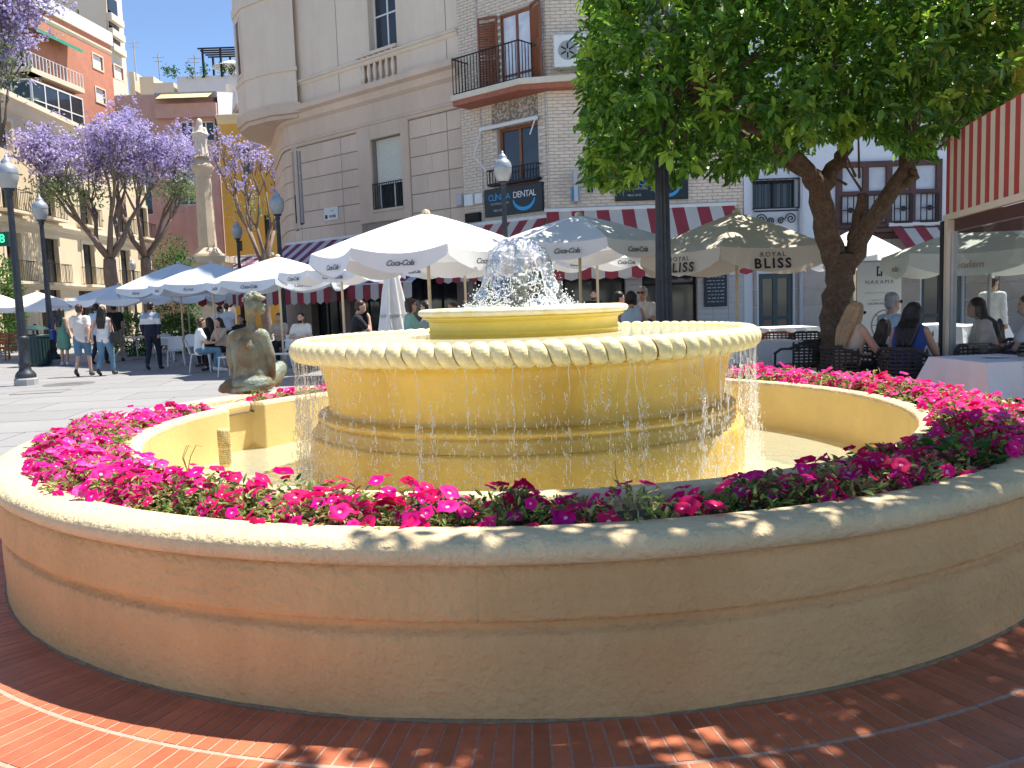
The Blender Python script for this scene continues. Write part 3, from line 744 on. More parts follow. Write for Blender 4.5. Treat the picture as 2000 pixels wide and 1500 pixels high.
citrus('orange_tree', 'orange tree standing right of the viewer and shading the front of the fountain', b3, [([b3, b3 + Vector((0, .05, 1.4)), b3 + Vector((-.1, 0.1, 2.8))], [.24, .19, .16]), ([b3 + Vector((-.1, .1, 2.6)), b3 + Vector((-1.0, .8, 3.6)), b3 + Vector((-2.0, 1.2, 4.3))], [.12, .09, .04]), ([b3 + Vector((-.1, .1, 2.6)), b3 + Vector((.7, .8, 3.7)), b3 + Vector((1.2, 1.8, 4.5))], [.12, .09, .04])],
       (4.2, 2.45), (2.95, 2.8), (3.75, 5.7), 2600, 15, .13, 4)
# ---- jacarandas
m_jb = M('jacaranda_bark', (.20, .15, .12), .95, .25, 3, .6, 10)
m_jl = M('jacaranda_leaf_pale', (.24, .30, .14), .8, .3, 2, trans=.3)
m_jf = [M('jacaranda_bloom', (.52, .44, .74), .8, .2, 1.5, trans=.35), M('jacaranda_bloom_pale', (.68, .61, .84), .8, .2, 1.5, trans=.35), M('jacaranda_leaf', (.14, .20, .07), .8, .3, 2, trans=.3), M('jacaranda_bloom_deep', (.38, .30, .58), .8, .2, 1.5, trans=.3)]
def jacaranda(label, base, fork_z, height, spread, seed, nbl, dens, lean=(0, 0), r0=.3, bsz=.125, green=.06, lowbloom=.45):
    g = random.Random(seed); gn = np.random.default_rng(seed)
    t = thing('jacaranda_tree', label, 'tree', base)
    b = MB(); b.smooth = True
    tips = []
    F0 = Vector((lean[0], lean[1], fork_z))
    limb(b, [(0, 0, -.1), (lean[0] * .4, lean[1] * .4, fork_z * .5), F0], [r0 * 1.25, r0, r0 * .85], 9, .03)
    def grow(p, d, ln, r_, lev):
        mid = p + d * ln * .5 + Vector((g.gauss(0, .06), g.gauss(0, .06), 0)) * ln
        e = p + d * ln + Vector((0, 0, .12 * ln))
        b.tube([p, mid, e], [r_, r_ * .8, r_ * .58], 6 if lev < 2 else 4)
        if lev >= 2: tips.append((e, lev)); tips.append((mid, lev))
        if lev >= 4: return
        for k in range(g.choice((2, 3)) if lev < 3 else 2):
            a = g.uniform(0, 2 * PI); s_ = g.uniform(.22, .5)
            d2 = (d + Vector((math.cos(a) * s_, math.sin(a) * s_, .22))).normalized()
            grow(e, d2, ln * g.uniform(.58, .82), r_ * .55, lev + 1)
    nlimb = 5
    for k in range(nlimb):
        a = 2 * PI * (k + g.uniform(-.3, .3)) / nlimb; el = g.uniform(.45, 1.0)
        d = Vector((math.cos(a) * spread * el, math.sin(a) * spread * el, 1)).normalized()
        grow(F0, d, (height - fork_z) * .34, r0 * .5, 0)
    b.build('trunk', m_jb, t)
    T_ = [q for q, l in tips if q.z > fork_z + (height - fork_z) * lowbloom]
    P = []; tw = MB()
    while len(P) < nbl:
        c = T_[g.randrange(len(T_))]; e = c + Vector((g.gauss(0, dens * .8), g.gauss(0, dens * .8), abs(g.gauss(0, dens * .6)) + .05))
        tw.tube([c, (c + e) / 2 + Vector((g.gauss(0, .05), g.gauss(0, .05), 0)), e], [.014, .010, .006], 4)
        for i in range(g.randint(9, 20)):
            f = g.random(); q = c + (e - c) * (.55 + .6 * f); s_ = .11 * (1.3 - f * .6); P.append((q.x + g.gauss(0, s_), q.y + g.gauss(0, s_), q.z + g.gauss(0, s_)))
    o = tw.build('twigs', m_jb, t); o['kind'] = 'stuff'
    P = np.array(P)
    n = len(P); D = gn.normal(size=(n, 3)); Nn = gn.normal(size=(n, 3))
    V, F, k = leaf_arrays(P, D, Nn, gn.uniform(.7, 1.3, n) * bsz, gn.uniform(.6, .9, n) * bsz)
    mi = gn.choice([0, 1, 3, 2], n, p=[.46, .28, .26 - green, green])
    # feathery leaves low in the crown
    lo = [q for q, l in tips if q.z <= fork_z + (height - fork_z) * .6] or T_
    o = link('crown', np_mesh('crown', V, F, m_jf, np.concatenate([mi, mi])), t); o['kind'] = 'stuff'
    P2 = np.array([(c.x + g.gauss(0, .5), c.y + g.gauss(0, .5), c.z + g.gauss(0, .4)) for c in (lo[g.randrange(len(lo))] for _ in range(nbl // 11))])
    n = len(P2); V, F, k = leaf_arrays(P2, gn.normal(size=(n, 3)), gn.normal(size=(n, 3)), gn.uniform(.1, .3, n), gn.uniform(.05, .1, n))
    o = link('green_leaves', np_mesh('green_leaves', V, F, [m_jl]), t); o['kind'] = 'stuff'
    return t
jacaranda('tall jacaranda with thick forked trunk before the cream building', gp(222, 42), 4.2, 10.0, .95, 11, 12000, .5, r0=.34)
jacaranda('jacaranda with purple crown just left of the stone column', gp(292, 45), 4.4, 10.9, .8, 23, 12000, .5, r0=.3)
jacaranda('nearly bare jacaranda with few blossoms before the yellow building', gp(520, 41), 3.4, 8.9, .6, 31, 1500, .3, r0=.22, lowbloom=.6)
jacaranda('jacaranda leaning into the picture from the left edge behind the lamp posts', gp(-42, 31), 4.6, 13.2, .75, 47, 12000, .6, r0=.26, lowbloom=.12)
# clipped shrubs by the terrace
m_sh = [M('shrub_leaf', (.06, .15, .03), .6, .3, 3, trans=.3), M('shrub_leaf_light', (.14, .27, .05), .6, .3, 3, trans=.3)]
def shrub(label, p, rx, rz, n, seed, lz=.12):
    g = np.random.default_rng(seed); D = g.normal(size=(n, 3)); D /= np.linalg.norm(D, axis=1, keepdims=True); rr = g.uniform(.6, 1.08, n)[:, None]
    P = D * rr * np.array([rx, rx, rz]) + np.array([0, 0, rz])
    P[:, 2] = np.maximum(P[:, 2], .03)
    V, F, k = leaf_arrays(P, D + g.normal(0, .6, (n, 3)), np.tile([0, 0, 1.], (n, 1)) + g.normal(0, .4, (n, 3)), g.uniform(.7, 1.3, n) * lz, g.uniform(.35, .55, n) * lz)
    t = thing('shrub', label, 'shrub', p); mi = g.choice(2, n, p=[.6, .4]); o = link('foliage', np_mesh('foliage', V, F, m_sh, np.concatenate([mi, mi])), t)
    one('stem', m_jb, t, lambda b: b.tube([(0, 0, 0), (.02, 0, rz * .6), (0, 0, rz * 1.2)], [.03, .025, .01], 6))
shrub('dark green shrub behind the striped-shirt man under the umbrellas', gp(255, 30), .75, .75, 1800, 1)
shrub('green shrub behind the white chairs beside the umbrella poles', gp(345, 31), .7, .72, 1700, 2)
shrub('tall bright green bush at the far left edge below the lit number sign', gp(-8, 36), 1.1, 2.1, 2600, 3, .17)
shrub('green leafy plant at the foot of the stone column', gp(345, 36), .9, 2.3, 2400, 4, .15)
# ============================================================ BUILDINGS
class Fac:
    """vertical facade plane: local x along it, -y outwards, z up"""
    def __init__(s, p, d, T=None):
        s.p = Vector((p[0], p[1], 0)); d = Vector((d[0], d[1], 0)).normalized(); s.d = d; s.n = Vector((-d.y, d.x, 0))
        s.M = Matrix.Translation(s.p) @ Matrix.Rotation(math.atan2(d.y, d.x), 4, 'Z'); s.T = T
        if T is not None:
            TM = Matrix.Translation(T.location) @ Matrix.Rotation(T.rotation_euler.z, 4, 'Z'); s.rel = TM.inverted() @ s.M
    def px(s, u, v):
        r_ = ray(u, v); o = Vector((0, 0, CAMH)); t = (s.p - o).dot(s.n) / r_.dot(s.n); q = o + r_ * t
        return (q - s.p).dot(s.d), q.z
    def put(s, o, parent=None):
        o.parent = parent or s.T
        if o.parent == s.T: o.matrix_local = s.rel
        return o
    def build(s, b, name, mat, parent=None): return s.put(b.build(name, mat), parent)
    def box(s, name, mat, x0, x1, y0, y1, z0, z1, parent=None, ch=0):
        b = MB(); (b.cbox(x0, x1, y0, y1, z0, z1, ch) if ch else b.box(x0, x1, y0, y1, z0, z1)); return s.build(b, name, mat, parent)
    def rect(s, ul, lr):
        """rectangle from two photo corners (upper-left, lower-right)"""
        a = s.px(*ul); c = s.px(*lr); return min(a[0], c[0]), max(a[0], c[0]), min(a[1], c[1]), max(a[1], c[1])
def wall_holes(b, s0, s1, z0, z1, holes, depth=.3, y=0.):
    xs = sorted({s0, s1, *[h[0] for h in holes], *[h[1] for h in holes]}); zs = sorted({z0, z1, *[h[2] for h in holes], *[h[3] for h in holes]})
    xs = [x for x in xs if s0 <= x <= s1]; zs = [z for z in zs if z0 <= z <= z1]
    for i in range(len(xs) - 1):
        for j in range(len(zs) - 1):
            cx, cz = (xs[i] + xs[i + 1]) / 2, (zs[j] + zs[j + 1]) / 2
            if any(h[0] < cx < h[1] and h[2] < cz < h[3] for h in holes): continue
            b.add([(xs[i], y, zs[j]), (xs[i + 1], y, zs[j]), (xs[i + 1], y, zs[j + 1]), (xs[i], y, zs[j + 1])], [(0, 1, 2, 3)])
    for h in holes:
        a, c, d, e = h[:4]; Y = y + depth
        b.add([(a, y, d), (c, y, d), (c, y, e), (a, y, e), (a, Y, d), (c, Y, d), (c, Y, e), (a, Y, e)], [(0, 1, 5, 4), (1, 2, 6, 5), (2, 3, 7, 6), (3, 0, 4, 7)])
m_glass = M('dark_window_glass', (.03, .035, .04), .08, .2, 1, spec=.6)
m_pane = glassy('clear_glass', (.92, .96, .95), .02, 1.0, ior=1.5)
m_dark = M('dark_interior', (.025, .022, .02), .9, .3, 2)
m_whitep = M('white_paint', (.72, .72, .70), .6, .06, 3)
m_black = M('black_metal', (.02, .02, .022), .5, .2, 10, metal=.3)
def window(f, x0, x1, z0, z1, fm, parent=None, nx=2, nz=1, dy=.2, fw=.06, split=None, glass=None, name='window', th=.06):
    """casement: frame mesh with panes as sub-parts"""
    b = MB(); y0, y1 = dy, dy + th
    b.box(x0, x0 + fw, y0, y1, z0, z1); b.box(x1 - fw, x1, y0, y1, z0, z1); b.box(x0 + fw, x1 - fw, y0, y1, z0, z0 + fw); b.box(x0 + fw, x1 - fw, y0, y1, z1 - fw, z1)
    xs = [x0 + fw + (x1 - x0 - 2 * fw) * i / nx for i in range(nx + 1)]
    zs = [z0 + fw, *([z0 + (z1 - z0) * q for q in split] if split else [z0 + fw + (z1 - z0 - 2 * fw) * i / nz for i in range(1, nz)]), z1 - fw]
    for x in xs[1:-1]: b.box(x - fw * .5, x + fw * .5, y0 + .003, y1, z0 + fw, z1 - fw)
    for z in zs[1:-1]: b.box(x0 + fw, x1 - fw, y0 + .006, y1, z - fw * .4, z + fw * .4)
    o = f.build(b, name, fm, parent)
    for i in range(nx):
        for j in range(len(zs) - 1):
            q = MB(); q.box(xs[i], xs[i + 1], y1 - .025, y1 - .015, zs[j], zs[j + 1]); pn = q.build('pane', glass or m_glass); pn.parent = o
    return o
def railing(f, x0, x1, z0, z1, y, parent=None, step=.13, name='railing', sides=None, bar=.009, mat=None):
    b = MB(); b.box(x0, x1, y - .02, y + .02, z1 - .03, z1); b.box(x0, x1, y - .012, y + .012, z0, z0 + .025)
    n = max(2, int((x1 - x0) / step))
    for i in range(n + 1): x = x0 + (x1 - x0) * i / n; b.box(x - bar, x + bar, y - bar, y + bar, z0 + .02, z1 - .028)
    if sides is not None:
        for x in (x0, x1):
            b.box(x - .012, x + .012, y + .021, sides, z1 - .03, z1); b.box(x - .01, x + .01, y + .02, sides, z0, z0 + .025)
            m_ = max(2, int((sides - y) / step))
            for i in range(1, m_): yy = y + (sides - y) * i / m_; b.box(x - bar, x + bar, yy - bar, yy + bar, z0 + .02, z1 - .028)
    return f.build(b, name, mat or m_black, parent)

# ------------------------------------------------------------ A: beige corner building
m_A = M('beige_stone', (.67, .51, .395), .85, .06, .8, .15, 12, col2=(.50, .385, .285), thr=(.46, .75), rnd=.04, streak=.25)
m_Au = M('cream_stone', (.74, .61, .48), .85, .05, .8, .12, 12, col2=(.58, .47, .36), thr=(.48, .78), streak=.2)
m_joint = M('stone_joint', (.30, .24, .20), .95, .1)
A = thing('corner_building', 'beige stone corner building with grooved courses and overhanging corner bay', 'building', (-7.8, 32, 0), math.atan2(-.656, .755))
fA = Fac((-7.8, 32), (.755, -.656), A)
SA = fA.px(903, 300)[0]
s_sh = fA.rect((724, 274), (790, 402)); s_up = fA.rect((716, -20), (776, 100)); z_c = fA.px(745, 168)[1]; z_st = fA.px(893, 62)[1]; z_f = fA.px(898, 203)[1]; z_f2 = fA.px(898, 214)[1]
s_sur = fA.rect((697, 252), (806, 425))
GF = 3.55
gholes = [(.5, 2.3, 0.15, 2.9), (2.8, 4.7, .15, 2.9), (5.2, SA - .5, .15, 2.9)]
b = MB(); wall_holes(b, -.2, SA, 0, z_c, [s_sh] + gholes, .45, y=.04); fA.build(b, 'wall', m_joint)
b = MB(); wall_holes(b, -.2, SA, z_c, 23, [s_up, fA.rect((704, 116), (776, 148))], .3, y=0.); fA.build(b, 'upper_wall', m_Au)
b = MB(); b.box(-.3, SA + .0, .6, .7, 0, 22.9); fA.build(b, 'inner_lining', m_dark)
# courses of blocks between vertical grooves
vx = [-.2, .25, fA.px(667, 330)[0], s_sur[0], s_sur[1], fA.px(876, 330)[0], SA]
zs = []
z = z_f - .12
pitch = (fA.px(830, 227)[1] - fA.px(830, 413)[1]) / 5.0
while z > 3.0: zs.append(z); z -= pitch
zs.append(2.95)
for j in range(len(zs) - 1):
    z1, z0 = zs[j] - .012, zs[j + 1] + .012
    xs = [v for v in vx]
    for i in range(len(xs) - 1):
        x0, x1 = xs[i], xs[i + 1]
        if x0 >= s_sur[0] - .05 and x1 <= s_sur[1] + .05 and z1 > s_sur[2] + .02: continue
        # long courses are made of two stones each
        segs = [x0, x1] if x1 - x0 < 1.0 else [x0, x0 + (x1 - x0) * (.45 if j % 2 else .58), x1]
        for q in range(len(segs) - 1):
            g0 = .012 if q == 0 else .002; g1 = .012 if q == len(segs) - 2 else .002
            fA.box('stone_block', m_A, segs[q] + g0, segs[q + 1] - g1, 0.005, .05, z0, z1, ch=.012)
# window surround, shutter window
b = MB(); x0, x1, z0, z1 = s_sur; a0, a1, c0, c1 = s_sh
b.cbox(x0, a0, -.06, .06, z0, z1, .02); b.cbox(a1, x1, -.06, .06, z0, z1, .02); b.cbox(a0, a1, -.06, .06, c1, z1, .02); b.cbox(a0, a1, -.05, .06, z0, c0, .02); b.box(a0 - .05, a1 + .05, -.1, -.045, c0 - .09, c0 - .005)
fA.build(b, 'window_surround', m_A)
w_ = window(fA, a0, a1, c0, c1, m_whitep, nx=2, dy=.3)
zsh = fA.px(757, 357)[1]
sl = MB(); nsl = 26
for i in range(nsl):
    h_ = (c1 - zsh) / nsl; z = zsh + i * h_
    q = MB(); q.cbox(a0 + .03, a1 - .03, .20, .23, z + .003, z + h_ - .003, .008); o = q.build('shutter_slat', M('ivory_slat', (.70, .68, .58), .6, .05, 3)); o.parent = w_
railing(fA, a0 + .01, a1 - .01, c0 + .02, fA.px(757, 355)[1], -.02, parent=None, step=.11, name='window_railing')
# horizontal mouldings
def strip(f, z0, z1, out, mat=m_A, x0=-.25, x1=None, name='cornice'):
    b = MB(); x1 = x1 or SA
    pr_ = [(0, z0), (-out * .35, z0 + (z1 - z0) * .15), (-out * .5, z0 + (z1 - z0) * .5), (-out, z0 + (z1 - z0) * .62), (-out, z1 - .03), (-out * .8, z1), (.02, z1)]
    n = len(pr_); b.add([(x0, y, z) for y, z in pr_] + [(x1, y, z) for y, z in pr_], [(i, i + n, i + n + 1, i + 1) for i in range(n - 1)] + [tuple(range(n)), tuple(range(2 * n - 1, n - 1, -1))])
    return f.build(b, name, mat)
strip(fA, z_c - .45, z_c + .12, .34)
strip(fA, z_f - .1, z_f + .1, .09, name='fillet')
strip(fA, z_st - .12, z_st + .10, .12, m_Au, name='string_course')
b = MB(); b.cbox(-.2, SA, -.005, .05, z_f + .1, z_c - .45, .01); fA.build(b, 'frieze', m_A)
for x in (fA.px(657, 60)[0], fA.px(870, 40)[0]): fA.box('pilaster_joint', m_joint, x - .015, x + .015, -.004, .01, z_c + .13, 15.4)
window(fA, s_up[0], s_up[1], s_up[2], s_up[3], m_whitep, nx=2, nz=2, dy=.25, split=(.62,))
bx0, bx1, bz0, bz1 = fA.rect((704, 116), (776, 148))
b = MB(); b.box(bx0, bx1, .28, .3, bz0, bz1); fA.build(b, 'balustrade_recess', m_A)
nb_ = 6
for i in range(nb_):
    x = bx0 + (bx1 - bx0) * (i + .5) / nb_; hh = bz1 - bz0
    q = MB(); q.smooth = True; q.lathe([(.07, bz0), (.07, bz0 + .06), (.045, bz0 + .08), (.05, bz0 + .12), (.085, bz0 + hh * .35), (.08, bz0 + hh * .45), (.045, bz0 + hh * .7), (.04, bz0 + hh * .82), (.065, bz0 + hh * .88), (.065, bz1)], 10, (x, -.03)); fA.build(q, 'baluster', m_Au)
fA.box('balustrade_rail', m_Au, bx0 - .1, bx1 + .1, -.13, .0, bz1 + .001, bz1 + .1); fA.box('balustrade_sill', m_Au, bx0 - .1, bx1 + .1, -.13, 0, bz0 - .1, bz0 - .001)
# street-name plaque
px0, px1, pz0, pz1 = fA.rect((634, 407), (662, 428))
pl = thing('street_sign', 'small white street name plaque on the beige corner building', 'sign', fA.M @ Vector(((px0 + px1) / 2, -.02, (pz0 + pz1) / 2)), math.atan2(-.656, .755))
W_, H_ = px1 - px0, pz1 - pz0
one('plaque', m_whitep, pl, lambda b: b.cbox(-W_ / 2, W_ / 2, -.02, .01, -H_ / 2, H_ / 2, .008))
m_ink = M('black_ink', (.02, .02, .025), .6)
letter('flores', m_ink, pl, (W_ * .12, -.0225, -H_ * .22), (PI / 2, 0, 0), W_ * .52); letter('plaza', m_ink, pl, (W_ * .1, -.0225, H_ * .22), (PI / 2, 0, 0), W_ * .6)
one('emblem', m_ink, pl, lambda b: b.box(-W_ * .42, -W_ * .26, -.024, -.02, -H_ * .36, -H_ * .06))
# left (receding) face with rounded corner
cor = [(-7.8 - .15, 32.13), (-8.25, 32.55), (-8.5, 33.1), (-9.95, 37.3)]
for i in range(3):
    p0, p1 = Vector((*cor[i], 0)), Vector((*cor[i + 1], 0)); d = p0 - p1; ln = d.length
    f2 = Fac(p1, d, A)
    holes = []
    if i == 2:
        holes = [f2.rect((572, 300), (583, 436))]
    b = MB(); wall_holes(b, 0, ln, 0, 23, holes, .16, y=.04); f2.build(b, 'wall', m_joint)
    if i == 2: f2.box('inner_lining', m_dark, 0, ln, .5, .6, 0, 22.9)
    for j in range(len(zs) - 1):
        z1, z0 = zs[j] - .012, zs[j + 1] + .012
        segs = [0, ln] if i < 2 else [0, ln * .3, ln * .62, ln]
        for q in range(len(segs) - 1):
            x0, x1 = segs[q] + .008, segs[q + 1] - .008
            if holes and holes[0][2] - .1 < (z0 + z1) / 2 < holes[0][3] + .1:
                h = holes[0]
                if x0 < h[0] - .15 < x1: f2.box('stone_block', m_A, x0, h[0] - .15, .005, .05, z0, z1, ch=.012)
                if x0 < h[1] + .15 < x1: f2.box('stone_block', m_A, h[1] + .15, x1, .005, .05, z0, z1, ch=.012)
                if (x1 < h[0] - .15 or x0 > h[1] + .15): f2.box('stone_block', m_A, x0, x1, .005, .05, z0, z1, ch=.012)
                continue
            f2.box('stone_block', m_A, x0, x1, .005, .05, z0, z1, ch=.012)
    strip(f2, z_c - .45, z_c + .12, .34, x0=-.05, x1=ln + .05); strip(f2, z_f - .1, z_f + .1, .09, x0=0, x1=ln, name='fillet')
    b = MB(); b.cbox(0, ln, -.005, .05, z_f + .1, z_c - .45, .01); f2.build(b, 'frieze', m_A)
    if holes:
        h = holes[0]; b = MB(); b.box(h[0] - .15, h[0], -.04, .05, h[2] - .2, h[3] + .2); b.box(h[1], h[1] + .15, -.04, .05, h[2] - .2, h[3] + .2); b.box(h[0], h[1], -.04, .05, h[3], h[3] + .2); b.box(h[0], h[1], -.06, .05, h[2] - .2, h[2]); f2.build(b, 'window_surround', m_A)
        window(f2, *h, m_whitep, nx=2, dy=.1); railing(f2, h[0], h[1], h[2] + .02, h[2] + .95, -.02, name='window_railing')
# corner bay
ori = [(-7.35, 31.35), (-8.5, 31.75), (-9.6, 32.6), (-10.25, 33.7), (-10.45, 35.2), (-10.05, 36.9), (-9.2, 36.0), (-8.0, 32.9)]
oz = 8.5
def oriw(b, k, z0, z1):
    c = Vector((-9.0, 34.0)); b.prism([((Vector(p) - c) * k + c)[:] for p in ori], z0, z1)
AM = (Matrix.Translation(A.location) @ Matrix.Rotation(A.rotation_euler.z, 4, 'Z')).inverted()
def world_part(b, name, mat, T, TM):
    o = b.build(name, mat, T); o.matrix_local = TM; return o
b = MB(); oriw(b, 1.06, oz, oz + .35); oriw(b, .97, oz - .14, oz - .001); world_part(b, 'bay_cornice', m_A, A, AM)
b = MB(); oriw(b, .985, oz + .351, 22); world_part(b, 'bay_wall', m_Au, A, AM)
b = MB(); oriw(b, 1.02, oz + 1.5, oz + 1.62); oriw(b, 1.03, oz + 4.1, oz + 4.4); world_part(b, 'bay_string_course', m_Au, A, AM)
for i in (2, 3):
    p0, p1 = Vector((*ori[i], 0)), Vector((*ori[i + 1], 0)); c = Vector((-9.0, 34.0, 0)); p0 = (p0 - c) * .99 + c; p1 = (p1 - c) * .99 + c
    f3 = Fac(p1, p0 - p1, A); ln = (p0 - p1).length
    window(f3, ln * .22, ln * .78, oz + 1.75, oz + 3.9, m_Au, nx=1, dy=-.03, fw=.12)
# shopfront under the awnings
for x0, x1, z0, z1 in gholes: window(fA, x0, x1, z0, z1, m_dark, nx=3, nz=1, dy=.35, split=(.75,), name='shop_window')

# ------------------------------------------------------------ B: pale brick building
m_Bw = M('brick_mortar', (.50, .43, .37), .95, .1, 4)
m_Bb = M('pale_brick', (.72, .60, .48), .85, .10, 6, .2, 30, rnd=.08, col2=(.55, .44, .36), thr=(.55, .75))
pB = (-7.8 + .755 * SA / 1.0002, 32 - .656 * SA)
dA = fA.d
B = thing('brick_building', 'pale brick building with iron balcony, brown shutters and dental clinic signs', 'building', (pB[0], pB[1], 0), math.atan2(dA.y, dA.x))
fB1 = Fac(pB, (dA.x, dA.y), B)
L1 = fB1.px(1072, 300)[0]
q = fB1.M @ Vector((L1, 0, 0)); YB = q.y
fB2 = Fac((q.x, q.y), (1, 0), B)
L2 = fB2.px(1452, 350)[0]
door = fB1.rect((972, 30), (1040, 172)); win = fB1.rect((970, 252), (1053, 355))
shop1 = [(.2, 1.6, .1, 2.7), (1.9, L1 - .1, .1, 2.7)]
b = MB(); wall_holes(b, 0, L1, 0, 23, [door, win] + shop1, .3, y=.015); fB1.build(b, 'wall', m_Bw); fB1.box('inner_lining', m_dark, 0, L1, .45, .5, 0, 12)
s2 = fB2.rect((1085, 548), (1175, 660)); s3 = fB2.rect((1262, 530), (1352, 660))
shop2 = [(s2[0], s2[1], .1, s2[3]), (s2[1] + .45, s2[1] + 1.2, .1, 2.5), (s3[0], s3[1], .1, s3[3])]
shop2 = [(fB2.px(1100, 600)[0], fB2.px(1222, 600)[0], .9, 2.6), (fB2.px(1255, 600)[0], fB2.px(1362, 600)[0], .05, 2.55)]
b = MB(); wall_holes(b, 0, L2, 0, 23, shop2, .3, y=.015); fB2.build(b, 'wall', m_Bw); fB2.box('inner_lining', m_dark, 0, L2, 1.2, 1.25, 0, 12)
BZ = 3.75
cell = []
bl, bh = .285, .092
for f, Lx, holes in ((fB1, L1, [door, win]), (fB2, L2, [])):
    j = 0; z = BZ
    while z < 11.0:
        x = -(bl / 2 if j % 2 else 0)
        while x < Lx:
            x0, x1 = max(x, 0), min(x + bl, Lx)
            if x1 - x0 > .05 and not any(h[0] - .05 < (x0 + x1) / 2 < h[1] + .05 and h[2] - .05 < z < h[3] + .02 for h in holes): cell.append((f, x0, x1, z))
            x += bl
        z += bh; j += 1
# soldier course over the shops
bmesh_b = {}
def brick_verts(x0, x1, z0, z1, d): g = .008; return (x0 + g, x1 - g, -d, .014, z0 + g, z1 - g)
def vis(c):
    f, x0, x1, z = c; p_ = f.M @ Vector((x0, 0, z)); d = p_ - Vector((0, 0, CAMH)); u = 1000 + FPX * d.dot(cR) / d.dot(cF); v = 750 - FPX * d.dot(cU) / d.dot(cF)
    hidden = (u > 1125 and v < 350) or v < 0 or v > 430
    return (1 if hidden else 0, d.length)
cell.sort(key=vis)
bm0 = MB(); bm0.cbox(-bl / 2 + .007, bl / 2 - .007, -.012, .013, .007, bh - .007, .006); bme = bm0.mesh('brick', m_Bb)
restb = {0: MB(), 1: MB()}; k = 0
for (f, x0, x1, z) in cell:
    if k < 280 and x1 - x0 > bl - .001:
        o = link('brick', bme); o.parent = B; o.matrix_local = f.rel @ Matrix.Translation(((x0 + x1) / 2, random.uniform(-.003, .003), z)); k += 1
    else:
        restb[0 if f is fB1 else 1].cbox(x0 + .007, x1 - .007, -.012 + random.uniform(-.003, .003), .013, z + .007, z + bh - .007, .006)
for i, f in ((0, fB1), (1, fB2)): o = f.build(restb[i], 'brick', m_Bb); o['kind'] = 'stuff'
# soldier band of upright ribs
for f, Lx in ((fB1, L1), (fB2, L2)):
    b = MB(); x = 0
    while x < Lx: b.cbox(x + .01, min(x + .085, Lx), -.03, .012, 3.33, 3.745, .008); x += .095
    o = f.build(b, 'upright_brick', m_Bb); o['kind'] = 'stuff'
m_wood = M('brown_shutter_wood', (.24, .08, .035), .5, .2, 6, .1, 40, spec=.4)
m_tileB = M('balcony_clay', (.36, .12, .07), .7, .2, 8)
# balcony door with curtains
m_lace = M('lace_curtain', (.74, .76, .82), .9, .06, 6, col2=(.60, .63, .72), thr=(.5, .6))
window(fB1, *door, m_wood, nx=2, dy=.12, fw=.08, glass=m_lace, name='balcony_door', split=(.24,))
def shutter(f, x0, x1, z0, z1, ang, hinge, name='shutter'):
    b = MB(); w_ = x1 - x0; b.box(0, .05, -.02, .02, 0, z1 - z0); b.box(w_ - .05, w_, -.02, .02, 0, z1 - z0); b.box(.05, w_ - .05, -.02, .02, 0, .07); b.box(.05, w_ - .05, -.02, .02, z1 - z0 - .07, z1 - z0); b.box(.05, w_ - .05, -.02, .02, (z1 - z0) * .5 - .03, (z1 - z0) * .5 + .03)
    o = f.build(b, name, m_wood); o.matrix_local = f.rel @ Matrix.Translation((hinge, -.03, z0)) @ Matrix.Rotation(ang, 4, 'Z')
    s_ = MB(); z = .08
    n_ = int((z1 - z0 - .16) / .07)
    me = None
    for i in range(n_):
        if abs(z - (z1 - z0) * .5 + .03) > .06:
            if me is None: t_ = MB(); t_.box(.05, w_ - .05, -.012, .012, -.025, .03, Matrix.Rotation(R(25), 4, 'X')); me = t_.mesh('slat', m_wood)
            link('slat', me, o, (0, 0, z + .03))
        z += .07
    return o
dw = (door[1] - door[0]) * .5
shutter(fB1, 0, dw, door[2], door[3], R(180 + 20), door[0] - .02); shutter(fB1, 0, dw, door[2], door[3], R(-25), door[1] + .02)
# balcony: slab wraps the bend of the facade
zb = fB1.px(975, 180)[1]
bx = fB1.px(912, 190)[0] + .05
slab = [(bx, .0), (bx, -.75), (L1 - .35, -.75), (L1 + 1.6, -.1 - .75 * 0 + .62), (L1 + 1.9, 1.2), (L1, .0)]
b = MB(); b.prism(slab, zb - .16, zb); fB1.build(b, 'balcony_slab', M('balcony_edge', (.66, .58, .46), .85, .08))
cs_ = Vector((1.2, .1)); b = MB(); b.prism([((Vector(p) - cs_) * .96 + cs_)[:] for p in slab], zb - .30, zb - .161); fB1.build(b, 'balcony_soffit', m_tileB)
railing(fB1, bx + .05, L1 - .4, zb + .03, zb + 1.05, -.68, step=.12, sides=-.01, name='balcony_railing')
zA = zb
